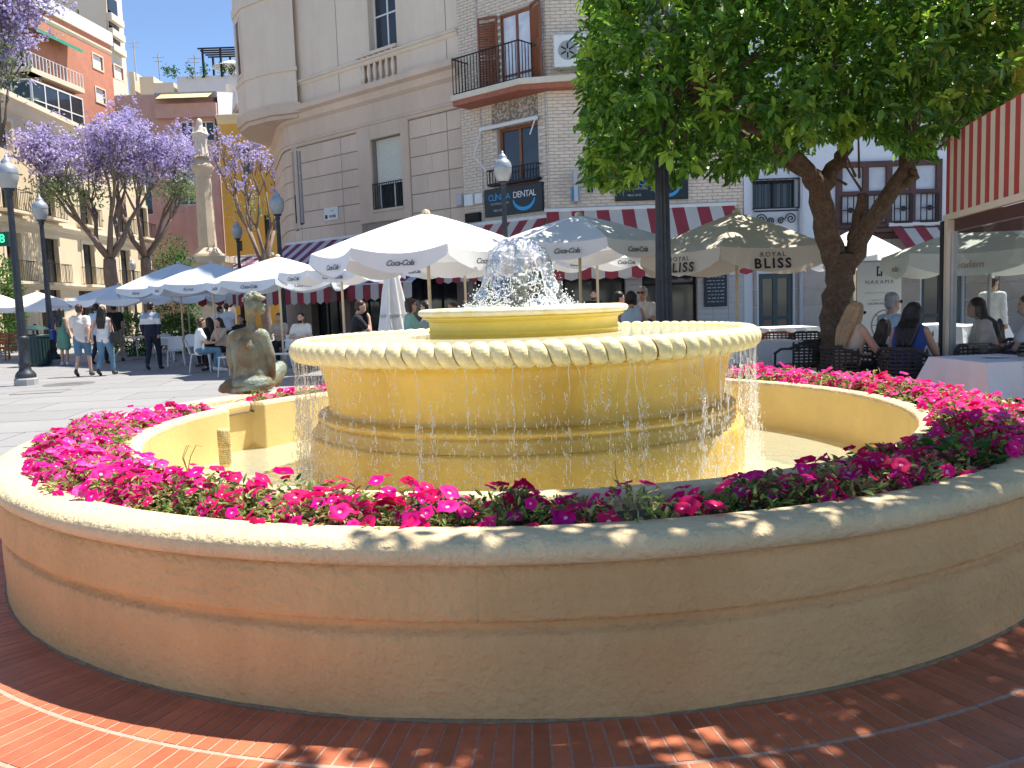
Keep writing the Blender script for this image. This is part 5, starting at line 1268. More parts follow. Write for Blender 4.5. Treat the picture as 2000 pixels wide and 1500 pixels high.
# ============================================================ UMBRELLAS, AWNINGS, FURNITURE
m_cv = M('white_canvas', (.88, .87, .85), .9, .03, 2, .05, 30, trans=.15)
m_cv_shade = M('shade_tinted_canvas', (.72, .76, .80), .9, .03, 2, .05, 30, trans=.2)  # white canvas with the blue of building shade put into its colour
m_be = M('beige_canvas', (.72, .64, .52), .9, .04, 2, .05, 30, trans=.18)
m_gc = M('grey_green_canvas', (.62, .64, .58), .9, .04, 2, .05, 30, trans=.2)
m_pole = M('pale_wood_pole', (.62, .50, .33), .6, .12, 6)
m_gpole = M('grey_pole', (.42, .42, .40), .5, .1, 6)
m_bklet = M('black_print', (.03, .025, .025), .7); m_gylet = M('faded_print', (.16, .16, .17), .8); m_brlet = M('brown_print', (.40, .32, .24), .7)
m_stone = M('base_concrete', (.35, .34, .33), .9, .15, 5)
def umbrella(label, p, Rr, ze, zp, n=8, rot=0., mat=m_cv, pole=m_pole, vh=.22, text=None, tcol=None, group=None, sag=.07, tilt=0., under=None, basez=0.):
    t = thing('parasol', label, 'umbrella', (p[0], p[1], 0), rot, group)
    one('pole', pole, t, lambda b: b.tube([(math.sin(tilt) * -.9 * ze, 0, 0), (0, 0, zp - .02)], .026, 10), True)
    one('base', m_stone, t, lambda b: (b.lathe([(0, .0), (.28, 0), (.28, .06), (.1, .09), (.05, .3), (0, .3)], 16, (math.sin(tilt) * -.9 * ze, 0))))
    hub = one('hub', pole, t, lambda b: (b.lathe([(.0, zp - .16), (.06, zp - .15), (.06, zp - .09), (0, zp - .08)], 10), b.lathe([(0.03, zp - .02), (.07, zp + .0), (.05, zp + .04), (0, zp + .06)], 10)))
    NR, NA = 6, 8
    def rim(a):  # polygon radius factor
        return 1.0
    for k in range(n):
        a0 = 2 * PI * k / n; a1 = 2 * PI * (k + 1) / n
        c0 = Vector((math.cos(a0), math.sin(a0), 0)) * Rr; c1 = Vector((math.cos(a1), math.sin(a1), 0)) * Rr
        b = MB(); b.smooth = True; V = []
        for i in range(NR + 1):
            f = i / NR
            for j in range(NA + 1):
                s_ = j / NA; q = (c0 + (c1 - c0) * s_) * f
                dip = sag * 4 * s_ * (1 - s_) * f; hgt = zp - (zp - ze) * (f ** 1.08)
                inw = 1 - .05 * 4 * s_ * (1 - s_) * f
                V.append((q.x * inw, q.y * inw, hgt + (.06 * f * (1 - f)) - dip * .6))
        b.add(V, [(i * (NA + 1) + j, (i + 1) * (NA + 1) + j, (i + 1) * (NA + 1) + j + 1, i * (NA + 1) + j + 1) for i in range(NR) for j in range(NA)])
        cp = b.build('canopy_panel', mat, t)
        if vh:
            b = MB(); b.smooth = True; V = []
            base = NR * (NA + 1); nrm = (c0 + c1).normalized()
            for i in range(5):
                for j in range(NA + 1):
                    s_ = j / NA; q = Vector(cp.data.vertices[base + j].co); drop = vh * (.55 + .45 * math.sin(PI * s_) ** .8) * i / 4
                    rip = .015 * math.sin(s_ * 9 + k * 2) * i / 4
                    V.append(q + nrm * (.002 + .03 * (i / 4) + rip) - Vector((0, 0, drop)))
            b.add(V, [(i * (NA + 1) + j, (i + 1) * (NA + 1) + j, (i + 1) * (NA + 1) + j + 1, i * (NA + 1) + j + 1) for i in range(4) for j in range(NA)])
            vl = b.build('valance', mat, cp)
            if text:
                mid = (Vector(V[2 * (NA + 1) + NA // 2])) + nrm * .045
                yaw = math.atan2(nrm.y, nrm.x) + PI / 2
                wn = Matrix.Rotation(rot, 4, 'Z') @ nrm
                if wn.y < .35:
                    for key, dz, sc in text: letter(key, tcol or (m_gylet if key == 'cola' else m_bklet), vl, mid + Vector((0, 0, dz)), (PI / 2 - .1, 0, yaw), (-sc, sc, sc) if key == 'mah' else sc)
    for k in range(n):
        a0 = 2 * PI * k / n; c0 = Vector((math.cos(a0), math.sin(a0), 0))
        q = MB(); q.tube([(c0.x * .04, c0.y * .04, zp - .07), (c0.x * Rr * .98, c0.y * Rr * .98, ze - .01)], .010, 5); rb = q.build('rib', pole, t)
        q = MB(); q.tube([(c0.x * .05, c0.y * .05, ze - .1), (c0.x * Rr * .5, c0.y * Rr * .5, ze + (zp - ze) * .47)], .009, 5); q.build('strut', pole, rb)
    return t
def umb_px(label, u, vp, ve, D, halfw, **k):
    """peak pixel (u, vp), rim pixel row ve, depth and half width in pixels"""
    pk = at(u, vp, D); pe = at(u, ve, D); return umbrella(label, (pk.x, D), halfw / FPX * D, pe.z, pk.z, **k)
CT = (('cola', 0, 1.05),)
umb_px('large white cafe parasol with red-drink lettering, nearest left of the water jet', 832, 416, 492, 13.0, 220, rot=R(14), vh=.27, text=CT, tcol=m_gylet, sag=.16)
umb_px('white parasol right of the water jet, half in tree shade', 1130, 420, 478, 14.0, 185, rot=R(10), vh=.26, text=CT)
umb_px('beige six-sided parasol with large brown-black serif lettering beside the black lamp post', 1438, 415, 490, 13.4, 190, n=6, rot=R(67), mat=m_be, vh=.33, text=(('royal', .075, 1.3), ('bliss', -.055, 1.35)))
umb_px('grey-green parasol with pale brewery lettering at the right edge', 1935, 432, 492, 12.2, 200, n=6, rot=R(80), mat=m_gc, pole=m_gpole, vh=.3, text=(('mah', 0, .85),), tcol=m_brlet)
umb_px('white parasol seen behind the forked tree trunk', 1670, 446, 502, 16.5, 100, mat=m_cv, vh=.2)
umb_px('white parasol low behind the largest parasol, beside the folded one', 905, 470, 515, 17, 130, mat=m_cv, vh=.22, text=CT, rot=R(20))
umb_px('white parasol behind the jet between two nearer parasols', 1165, 470, 505, 17.5, 120, mat=m_cv, vh=.2, text=CT)
umb_px('white parasol above the man in white, right of the bronze sitter', 665, 506, 530, 17.6, 118, mat=m_cv, vh=.22, text=CT, rot=R(25))
umb_px('shade-tinted white parasol straight above the bronze sitter', 542, 501, 548, 19.8, 135, mat=m_cv_shade, vh=.24, text=CT, rot=R(12))
umb_px('shade-tinted white parasol with dark lettering, second left of the bronze sitter', 412, 513, 555, 22, 115, mat=m_cv_shade, vh=.22, text=(('fam', 0, 1.2),), rot=R(18))
umb_px('shade-tinted white parasol nearest the stone column pedestal, left of the lettered one', 348, 514, 562, 24, 120, mat=m_cv_shade, vh=.22, text=(('fam', 0, 1.2),))
umb_px('white parasol above the walkers with bare white canopy', 232, 556, 584, 27, 95, mat=m_cv, vh=.2)
umb_px('white parasol behind the green waste bin at far left', 72, 570, 598, 33, 72, mat=m_cv, vh=.2)
umb_px('white parasol cut by the left picture edge', -12, 572, 600, 33, 62, mat=m_cv, vh=.2)
umb_px('small white parasol deep in the terrace beyond the walkers', 365, 566, 580, 30, 75, mat=m_cv, vh=.2)
# folded parasol
p = gp(768, 15.2); t = thing('folded_parasol', 'tall folded white parasol wrapped around its pole behind the bowl', 'umbrella', p)
zt = at(768, 515, 15.2).z; zl = at(768, 668, 15.2).z
def folded(b):
    b.smooth = True; n = 40; prof = [(.05, zt), (.09, zt - .15), (.15, zt - .5), (.2, zt - .9), (.25, zl + .15), (.27, zl), (.1, zl + .05)]
    V = []
    for r_, z in prof:
        for k in range(n): a = 2 * PI * k / n; rr = r_ * (1 + .22 * math.sin(a * 7 + z * 1.5) + .08 * math.sin(a * 3)); V.append((rr * math.cos(a) * 1.1, rr * math.sin(a), z))
    b.add(V, [(i * n + k, i * n + (k + 1) % n, (i + 1) * n + (k + 1) % n, (i + 1) * n + k) for i in range(len(prof) - 1) for k in range(n)])
one('canopy', m_cv, t, folded); one('pole', m_pole, t, lambda b: b.tube([(0, 0, 0), (0, 0, zt + .08)], .025, 8)); one('base', m_stone, t, lambda b: b.lathe([(0, 0), (.28, 0), (.28, .06), (.05, .1), (0, .1)], 16)); one('strap', m_gpole, t, lambda b: b.lathe([(.235, zt - .95), (.245, zt - .95), (.245, zt - .9), (.235, zt - .9)], 24))

# ---- awnings
m_red = M('awning_red', (.36, .05, .06), .85, .08, 3, trans=.12); m_pal = M('awning_cream', (.66, .58, .48), .85, .05, 3, trans=.12)
m_pur = M('awning_burgundy', (.20, .05, .10), .85, .08, 3, trans=.1); m_pal2 = M('awning_white', (.58, .54, .58), .85, .05, 3, trans=.12)
def awning(label, f, x0, x1, out, zw, zf, vh, sw, mats=(m_red, m_pal), name='awning', vmats=None):
    t = thing(name, label, 'awning', f.M @ Vector(((x0 + x1) / 2, 0, 0)), f.M.to_euler().z)
    X = (x1 - x0) / 2; n = max(2, round((x1 - x0) / sw)); st = 2 * X / n
    def cloth(b):
        for i in range(n):
            b.cur = i % 2; a, c = -X + i * st, -X + (i + 1) * st
            V = []
            for k in range(5): f_ = k / 4; z = zw + (zf - zw) * f_ - .05 * math.sin(PI * f_); V += [(a, -.12 - out * f_, z), (c, -.12 - out * f_, z)]
            b.add(V, [(2 * k, 2 * k + 1, 2 * k + 3, 2 * k + 2) for k in range(4)])
    one('cloth', list(mats), t, cloth)
    def val(b):
        for i in range(n):
            b.cur = i % 2; a, c = -X + i * st, -X + (i + 1) * st; m_ = (a + c) / 2; y = -.125 - out
            b.add([(a, y, zf), (c, y, zf), (c, y - .01, zf - vh * .85), (m_, y - .012, zf - vh), (a, y - .01, zf - vh * .85)], [(0, 4, 3, 2, 1)])
    one('valance', list(vmats or mats), t, val)
    one('roller', m_whitep, t, lambda b: b.tube([(-X - .05, -.1, zw + .03), (X + .05, -.1, zw + .03)], .06, 8)); one('front_bar', m_whitep, t, lambda b: b.tube([(-X, -.11 - out, zf + .012), (X, -.11 - out, zf + .012)], .025, 6))
    for s_ in (-.7, .7): one('arm', m_whitep, t, lambda b: b.tube([(s_ * X, -.05, zw - .5), (s_ * X + .35, -.1 - out * .5, (zw + zf) / 2 - .25), (s_ * X, -.1 - out, zf - .02)], .02, 6))
    return t
zf = at(650, 562, 28.6).z
awning('burgundy striped awning along the beige corner building', fA, -.6, SA * .62, 2.6, fA.px(640, 470)[1], zf, .55, .36, (m_pur, m_pal2), vmats=(m_red, m_pal))
awning('burgundy striped awning behind the largest white parasol', fA, SA * .66, SA + .0, 2.2, fA.px(870, 470)[1], zf, .5, .36, (m_pur, m_pal2), vmats=(m_red, m_pal))
awning('red striped awning below the first clinic sign', fB1, .3, L1 - .05, 1.5, fB1.px(1010, 432)[1], at(1050, 520, 23).z, .35, .34)
x0, x1 = fB2.px(1098, 430)[0], fB2.px(1432, 430)[0]
awning('red and white striped awning over the white tiled cafe front', fB2, x0 - .45, x1, 1.75, fB2.px(1300, 406)[1], at(1160, 520, 22.4).z, .36, .36)
x0, x1 = fC.px(1735, 520)[0], fC.px(1990, 520)[0]
awning('red and cream striped awning on the stone shopfront behind the banner', fC, x0, x1, 1.6, 3.2, at(1800, 508, 22.6).z, .36, .3)
# a second cafe awning down the side street
fS = Fac((-17.0, 46), (.8, -.6), None); 
awning('burgundy striped awning down the side street below the ochre house', fS, 0, 7.0, 1.5, at(455, 505, 44).z, at(440, 530, 43).z, .4, .5, (m_pur, m_pal2))
awning('red striped side awning low behind the bronze sitter', Fac((at(405, 560, 31).x, 31), (1, 0), None), 0, 5.2, .9, at(500, 556, 31).z + .5, at(500, 563, 31).z, .62, .3)

# ---- kiosk with striped side at the right edge
kp = gp(1848, 10.0); kq = gp(2000, 7.8); kd = (kq - kp)
K2 = thing('terrace_kiosk', 'terrace canopy with red and cream striped side, glass screen and black post', 'kiosk', kp, math.atan2(kd.y, kd.x)); kl = kd.length + 1.0
zb0 = at(1840, 420, 10.0).z; zt0 = at(1840, 268, 10.0).z
def ks(b):
    n = 26; st = kl / n
    for i in range(n): b.cur = i % 2; b.box(i * st, (i + 1) * st - .001, -.02, .0, zb0, zt0)
one('striped_side', [M('kiosk_red', (.42, .06, .045), .8, .08, 3), M('kiosk_cream', (.68, .56, .42), .8, .05, 3)], K2, ks)
one('lower_trim', m_Dt, K2, lambda b: b.box(-.03, kl, -.04, .02, zb0 - .07, zb0 - .001)); one('roof_cloth', MATS['kiosk_red'], K2, lambda b: b.box(-.02, kl, .001, 3.2, zt0 - .02, zt0 + .02))
one('end_beam', m_bay, K2, lambda b: (b.box(.0, .1, .03, 3.2, zb0 - .22, zb0 + .05), b.box(.11, kl, .03, .12, zb0 - .2, zb0 - .075)))
one('post', m_black, K2, lambda b: b.box(-.07, .05, -.06, .06, 0, zb0 - .072)); one('post', m_Dt, K2, lambda b: b.box(.054, .15, -.05, .05, 0, zb0 - .073)); one('post', m_gpole, K2, lambda b: b.box(.22, .27, -.03, .03, 0, zb0 - .21)); one('post', m_black, K2, lambda b: b.box(.0, .08, 3.0, 3.08, 0, zb0 - .22))
one('glass_screen', glassy('screen_glass', (.95, .97, .96), .02, .22, ior=1.45), K2, lambda b: b.box(.27, kl, -.006, .006, .1, zb0 - .21)); one('bottom_rail', m_gpole, K2, lambda b: b.box(.27, kl, -.03, .03, .02, .1))

# ---- banner
p = gp(1717, 14.0); z0, z1 = at(1717, 640, 14).z, at(1717, 512, 14).z; W_ = 88 / FPX * 14
t = thing('roll_up_banner', 'tall white restaurant banner with thin black lettering behind the diners', 'banner', p, R(3))
one('panel', M('banner_white', (.70, .69, .66), .7, .03, 1), t, lambda b: b.box(-W_ / 2, W_ / 2, -.004, .004, .12, z1)); one('stand', m_gpole, t, lambda b: (b.box(-W_ / 2 - .02, W_ / 2 + .02, -.1, .1, 0, .11), b.tube([(0, .03, .1), (0, .03, z1)], .012, 6), b.box(-W_ / 2, W_ / 2, -.012, .012, z1, z1 + .03)))
zz = lambda v: at(1717, v, 14).z
letter('nak', m_ink, t, (0, -.006, zz(551)), (PI / 2, 0, 0), W_ / 1.22 * .92); letter('sushi', m_grey, t, (0, -.006, zz(572)), (PI / 2, 0, 0), W_ * .82); letter('abr', m_grey, t, (0, -.006, zz(586)), (PI / 2, 0, 0), W_ * .85); letter('dias', m_ink, t, (0, -.006, zz(593)), (PI / 2, 0, 0), W_ * .85)
one('emblem', m_ink, t, lambda b: (b.box(-.045, -.022, -.007, -.004, zz(540), zz(520)), b.box(.022, .045, -.007, -.004, zz(540), zz(520)), b.ell((0, -.006, zz(537)), (.018, .003, .018), 8, 6), b.box(-.02, .0, -.007, -.004, zz(524), zz(520))))
one('printed_wheel', M('wheel_print', (.30, .22, .17), .8, .3, 20), t, lambda b: (b.lathe([(.24, 0), (.26, 0)], 30), b.lathe([(.15, 0), (.165, 0)], 30), [b.box(-.006, .006, .02, .24, -.001, .001, Matrix.Rotation(R(45 * k), 4, 'Z')) for k in range(8)])).matrix_local = Matrix.Translation((.12, -.009, zz(635))) @ Matrix.Rotation(PI / 2, 4, 'X')

# ---- lamp posts
m_lamp = M('lamp_iron', (.05, .055, .065), .5, .25, 8, .1, 60, metal=.5); m_globe = M('lamp_globe', (.50, .50, .47), .25, .05, 3, spec=.6, trans=.3); m_cap = M('lamp_cap', (.36, .38, .41), .4, .08, 5, metal=.4)
def lamp(label, p, H, kind=0, k=1.0):
    t = thing('street_lamp', label, 'street lamp', p, random.uniform(0, .4)); ph = H - .72 * k
    one('plinth', m_stone, t, lambda b: (b.lathe([(0, .0), (.235 * k, .0), (.235 * k, .13), (.215 * k, .16), (0, .16)], 10)))
    one('base', m_lamp, t, lambda b: b.lathe([(.20 * k, .16), (.20 * k, .22), (.17 * k, .28), (.125 * k, .33), (.105 * k, .42), (.12 * k, .45), (.12 * k, .5), (.10 * k, .54), (.10 * k, .98), (.125 * k, 1.0), (.125 * k, 1.05), (.09 * k, 1.08)], 18), True); 
    def shaft(b):
        b.smooth = False; n = 24; V = []
        for z, r_ in ((1.08, .085), (ph * .6, .068), (ph - .12, .055)):
            for j in range(n): a = 2 * PI * j / n; rr = r_ * k * (1 if j % 2 else .86); V.append((rr * math.cos(a), rr * math.sin(a), z))
        b.add(V, [(i * n + j, i * n + (j + 1) % n, (i + 1) * n + (j + 1) % n, (i + 1) * n + j) for i in range(2) for j in range(n)])
    one('shaft', m_lamp, t, shaft)
    one('neck', m_lamp, t, lambda b: b.lathe([(.055 * k, ph - .121), (.08 * k, ph - .08), (.06 * k, ph - .04), (.11 * k, ph), (.12 * k, ph + .03), (0, ph + .03)], 16), True)
    one('globe', m_globe, t, lambda b: b.lathe([(.11 * k, ph + .03), (.16 * k, ph + .1 * k), (.195 * k, ph + .22 * k), (.20 * k, ph + .33 * k)], 24), True)
    one('cap', m_cap, t, lambda b: b.lathe([(.205 * k, ph + .332 * k), (.205 * k, ph + .36 * k), (.19 * k, ph + .44 * k), (.14 * k, ph + .51 * k), (.10 * k, ph + .53 * k), (.105 * k, ph + .57 * k), (.06 * k, ph + .63 * k), (.03 * k, ph + .66 * k), (.03 * k, ph + .70 * k), (0, ph + .72 * k)], 24), True)
    return t
def lamp_px(label, u, vtop, D, vb=None, **k): p = gp(u, D, vb or 600); lamp(label, p, at(u, vtop, D).z, **k)
lamp('tall black street lamp nearest the left picture edge', onz(52, 752, 0), 4.98, k=1.05)
lamp('black street lamp beside the green waste bin', onz(105, 712, 0), 5.2, k=1.1)
lamp_px('grey street lamp in front of the clinic sign', 985, 294, 19.5, 420)
lamp_px('black street lamp at the corner of the beige building', 553, 370, 24.5)
lamp_px('black street lamp before the ochre house', 473, 430, 33)
lamp_px('small far street lamp between the jacaranda trunks', 265, 505, 52)
lamp_px('far street lamp just right of the waste bin lamp', 129, 535, 48)
lamp('thick black fluted lamp post rising into the orange tree crown', gp(1297, 11.2), 5.4, k=1.35)

# ---- bin, wooden armchair, lit number sign
p = onz(75, 715, 0); t = thing('waste_bin', 'dark green round waste bin between the two left lamp posts', 'bin', p)
m_bin = M('bin_green', (.02, .05, .05), .5, .2, 5)
def binb(b):
    b.smooth = False; n = 24
    b.lathe([(0, .02), (.33, .02), (.35, .08), (.35, .86), (.37, .88), (.37, .94), (.35, .96)], n)
    for k in range(n): a = 2 * PI * k / n; b.box(.345, .365, -.025, .025, .1, .84, Matrix.Rotation(a, 4, 'Z'))
one('body', m_bin, t, binb); one('lid', m_bin, t, lambda b: (b.lathe([(.38, 1.1), (.36, 1.14), (.2, 1.22), (.12, 1.24), (0, 1.24)], 20), b.lathe([(.03, 1.24), (.05, 1.28), (0, 1.3)], 8), [b.box(.3, .34, -.03, .03, .95, 1.11, Matrix.Rotation(R(90 * k + 20), 4, 'Z')) for k in range(4)]))
m_redw = M('red_brown_wood', (.30, .09, .04), .5, .2, 6)
def armchair(label, p, rz):
    t = thing('wooden_chair', label, 'chair', p, rz)
    for sx in (-1, 1):
        one('leg', m_redw, t, lambda b: b.tube([(sx * .27, .26, 0), (sx * .26, .24, .62)], .025, 6)); one('leg', m_redw, t, lambda b: b.tube([(sx * .27, -.3, 0), (sx * .25, -.24, .5), (sx * .24, -.34, .95)], .025, 6))
        one('armrest', m_redw, t, lambda b: b.box(sx * .26 - .03, sx * .26 + .03, -.3, .3, .62, .65))
    for k in range(5): one('seat_slat', m_redw, t, lambda b: b.box(-.25, .25, -.24 + k * .1, -.16 + k * .1, .42, .44))
    for k in range(4): one('back_slat', m_redw, t, lambda b: b.box(-.235, .235, -.31 - k * .02, -.29 - k * .02, .54 + k * .11, .62 + k * .11))
    one('rail', m_redw, t, lambda b: (b.box(-.26, .26, .22, .25, .36, .41), b.box(-.25, .25, -.27, -.24, .36, .41)))
armchair('red-brown wooden armchair at the far left edge of the plaza', gp(22, 30), R(200)); armchair('red-brown wooden armchair partly cut by the left picture edge', gp(-14, 31), R(160))
p = at(2, 467, 22); t = thing('number_sign', 'dark sign with a lit green number at the left edge', 'sign', p)
one('case', M('sign_green_dark', (.012, .06, .045), .5), t, lambda b: b.cbox(-.45, .24, -.06, .06, -.18, .18, .01))
me_ = bpy.data.materials.new('lit_green'); me_.use_nodes = True; q = me_.node_tree.nodes['Principled BSDF']; q.inputs['Base Color'].default_value = (.02, .5, .2, 1); q.inputs['Emission Color'].default_value = (.05, .9, .35, 1); q.inputs['Emission Strength'].default_value = .8
letter('eight', me_, t, (.06, -.064, 0), (PI / 2, 0, 0), .55); one('bracket', m_black, t, lambda b: b.box(-.5, -.45, -.03, .03, -4.0, .3))

# ---- stone column with robed statue
p = gp(414, 40); t = thing('monument_column', 'slender stone column on a tall pedestal among the jacarandas', 'column', p); cz = lambda v: at(414, v, 40).z
m_cst = M('column_stone', (.62, .50, .36), .9, .08, 1.5, .2, 20, col2=(.52, .41, .29))
one('pedestal', m_cst, t, lambda b: (b.box(-1.2, 1.2, -1.2, 1.2, 0, .5), b.box(-.85, .85, -.85, .85, .5, cz(515)), b.box(-1.15, 1.15, -1.15, 1.15, cz(515) + .001, cz(503))))
one('column_base', m_cst, t, lambda b: b.lathe([(.75, cz(503)), (.75, cz(497)), (.62, cz(494)), (.54, cz(489)), (.45, cz(484))], 16), True)
def shaft(b):
    n = 8; V = []
    for z, r_ in ((cz(486), .42), (cz(345), .345)):
        for j in range(n): a = 2 * PI * (j + .5) / n; V.append((r_ * math.cos(a), r_ * math.sin(a), z))
    b.add(V, [(j, (j + 1) % n, n + (j + 1) % n, n + j) for j in range(n)])
one('shaft', m_cst, t, shaft); one('capital', m_cst, t, lambda b: b.lathe([(.34, cz(346)), (.39, cz(342)), (.37, cz(338)), (.47, cz(332)), (.52, cz(326)), (.44, cz(322)), (.34, cz(318)), (.32, cz(308)), (0, cz(308))], 16), True)
COLTOP = Vector((p.x, p.y, cz(308)))

# ---- tables and chairs
m_wpl = M('white_plastic', (.74, .74, .74), .45, .04, 3); m_cloth = M('tablecloth_white', (.76, .76, .78), .9, .03, 3, .05, 20); m_wick = M('dark_wicker', (.045, .04, .036), .7, .3, 40, .5, 90); m_tdark = M('dark_table', (.05, .045, .04), .5, .2, 5); m_met = M('table_metal', (.30, .30, .30), .4, .1, 5, metal=.7)
def chair_white(label, p, rz):
    t = thing('white_chair', label, 'chair', p, rz)     # sits facing +y
    one('seat', m_wpl, t, lambda b: b.cbox(-.21, .21, -.21, .22, .43, .455, .01))
    def back(b):
        b.smooth = True; V = []; n = 8
        for i in range(7):
            z = .455 + i * .06; y = -.2 - .10 * (i / 6) ** 1.3; w_ = .195 + .012 * math.sin(i)
            for j in range(n + 1): s_ = -1 + 2 * j / n; V.append((s_ * w_, y - .03 * (1 - s_ * s_), z - (.03 * s_ * s_ if i == 6 else 0)))
        N = len(V); V += [(x, y - .018, z) for x, y, z in V]
        F = [(i * (n + 1) + j, i * (n + 1) + j + 1, (i + 1) * (n + 1) + j + 1, (i + 1) * (n + 1) + j) for i in range(6) for j in range(n)]
        b.add(V, F + [tuple(q + N for q in reversed(f)) for f in F])
    one('backrest', m_wpl, t, back)
    for sx in (-1, 1):
        one('leg', m_wpl, t, lambda b: b.tube([(sx * .225, .23, 0), (sx * .19, .19, .44)], [.014, .02], 6)); one('leg', m_wpl, t, lambda b: b.tube([(sx * .225, -.27, 0), (sx * .19, -.19, .44)], [.014, .02], 6))
    return t
def chair_wicker(label, p, rz, mat=None):
    mat = mat or m_wick; t = thing('wicker_chair', label, 'chair', p, rz)
    one('seat', mat, t, lambda b: b.cbox(-.24, .24, -.22, .25, .42, .46, .015))
    def back(b):
        for i in range(7):
            z = .50 + i * .042; pts = [(.28 * math.sin(a), -.30 * math.cos(a) + .03, z) for a in np.linspace(-1.25, 1.25, 11)]; b.tube(pts, .013, 5)
        for a in np.linspace(-1.2, 1.2, 11): b.tube([(.26 * math.sin(a), -.28 * math.cos(a) + .03, .46), (.28 * math.sin(a), -.3 * math.cos(a) + .03, .79)], .012, 5)
        b.tube([(.29 * math.sin(a), -.31 * math.cos(a) + .03, .80 - .14 * max(0, abs(a) - .6)) for a in np.linspace(-1.35, 1.35, 15)], .022, 7)
    one('backrest', mat, t, back)
    for sx in (-1, 1):
        one('leg', m_black, t, lambda b: b.tube([(sx * .24, .24, 0), (sx * .23, .22, .62)], .016, 6)); one('leg', m_black, t, lambda b: b.tube([(sx * .22, -.24, 0), (sx * .22, -.22, .45)], .016, 6)); one('armrest', mat, t, lambda b: b.tube([(sx * .27, -.06, .70), (sx * .28, .1, .69), (sx * .235, .23, .62)], .018, 6))
    return t
def table(label, p, w_, d_, rz=0, cloth=False, top=None, h=.74, name='table'):
    t = thing(name, label, 'table', p, rz)
    one('table_top', top or m_tdark, t, lambda b: b.cbox(-w_ / 2, w_ / 2, -d_ / 2, d_ / 2, h - .03, h, .005)); one('column', m_met, t, lambda b: b.tube([(0, 0, .03), (0, 0, h - .03)], .03, 8)); one('foot', m_met, t, lambda b: (b.box(-.3, .3, -.03, .03, 0, .03), b.box(-.03, .03, -.3, .3, .0, .028)))
    if cloth:
        def cl(b):
            b.smooth = False; nseg = 10; per = []
            X, Yy = w_ / 2 + .012, d_ / 2 + .012
            for i in range(nseg): per.append((-X + 2 * X * i / nseg, -Yy, 0, -1))
            for i in range(nseg): per.append((X, -Yy + 2 * Yy * i / nseg, 1, 0))
            for i in range(nseg): per.append((X - 2 * X * i / nseg, Yy, 0, 1))
            for i in range(nseg): per.append((-X, Yy - 2 * Yy * i / nseg, -1, 0))
            N = len(per); V = [(x, y, h + .006) for x, y, _, _ in per]
            for lev in (1, 2, 3):
                f = lev / 3
                for i, (x, y, nx, ny) in enumerate(per):
                    corner = (i % nseg) in (0,)
                    k = .06 * f if not corner else .12 * f; wv = .02 * math.sin(i * 1.7) * f
                    dx = nx * (k + wv) + (math.copysign(.09 * f, x) if corner else 0); dy = ny * (k + wv) + (math.copysign(.09 * f, y) if corner else 0)
                    V.append((x + dx, y + dy, h + .006 - (.34 + (.14 if corner else 0)) * f))
            F = [tuple(range(N))] + [(l * N + i, (l + 1) * N + i, (l + 1) * N + (i + 1) % N, l * N + (i + 1) % N) for l in range(3) for i in range(N)]
            b.add(V, F)
        c = one('tablecloth', m_cloth, None, cl, loc=p, rot=(0, 0, rz)); tag(c, label.replace('table', 'cloth', 1) if False else 'white cloth draped over the ' + label, 'tablecloth')
    return t
# left terrace
chair_white('white chair under the girl in the white T-shirt', onz(382, 727, 0) + Vector((.1, .1, 0)), R(-70))
for (u, v, rz, l) in [(345, 715, 200, 'white chair just right of the striped-shirt man'), (362, 707, 160, 'white chair behind the girl in white, beside a pole'), (455, 735, 75, 'white chair in front of the bronze sitter, facing the dark table'), (553, 728, 100, 'white chair right behind the bronze sitter'), (574, 715, 190, 'white chair between bronze sitter and fountain bowl'), (322, 700, 30, 'white chair farther back on the terrace behind the striped-shirt man'), (272, 694, 120, 'white chair deep in the terrace left of the striped-shirt man'), (300, 690, 250, 'white chair farthest back by the dark green shrubs')]:
    chair_white(l, onz(u, v, 0), R(rz))
table('dark table between the girl in white and the dark haired woman', onz(425, 716, 0), .8, .8); table('white table in front of the man in white by the bowl', gp(590, 20.3), .8, .8, top=m_wpl); table('pale table under the far umbrellas behind the striped-shirt man', gp(335, 26), .8, .8, top=m_wpl); table('pale table left of the striped-shirt man', gp(262, 27.5), .8, .8, top=m_wpl)
# right terrace
T = [('round-backed cloth table left of the trunk', 1530, 15.5, .9, .9, .82), ('small cloth table between bowl and trunk', 1505, 12.6, .7, .7, .74), ('cloth table of the seated family by the trunk', 1790, 10.6, .9, 1.1, .74), ('near cloth table with a plate at the right edge', 1942, 8.3, .75, .9, .74), ('far cloth table in front of the banner', 1815, 15.0, .8, .8, .8), ('cloth table behind the glass screen near the waiter', 1895, 14.5, .8, .8, .78)]
for l, u, D, a, c, h in T: table(l, gp(u, D), a, c, R(5), True, h=h)
p = gp(1935, 8.25); pl = tag(one('plate', m_wpl, None, lambda b: b.lathe([(0, .0), (.07, .0), (.12, .018), (.125, .02), (.12, .024), (.07, .007), (0, .006)], 28), True, loc=(p.x + .08, 8.3, .747)), 'white plate on the near cloth table at the right edge', 'plate')
for (u, D, rz, l) in [(1925, 9.2, 175, 'dark woven chair behind the near right table, seen through glass'), (1992, 9.2, 120, 'dark woven chair at the right edge behind the glass'), (1998, 8.1, 80, 'dark wicker chair cut by the right edge beside the near table'), (1575, 13.5, 160, 'dark chair at the empty table left of the trunk'), (1520, 14.2, -20, 'brown chair at the empty table next to the bowl'), (1560, 11.6, 40, 'low dark chair standing before the tree trunk')]:
    chair_wicker(l, gp(u, D), R(rz), m_redw if 'brown' in l else None)
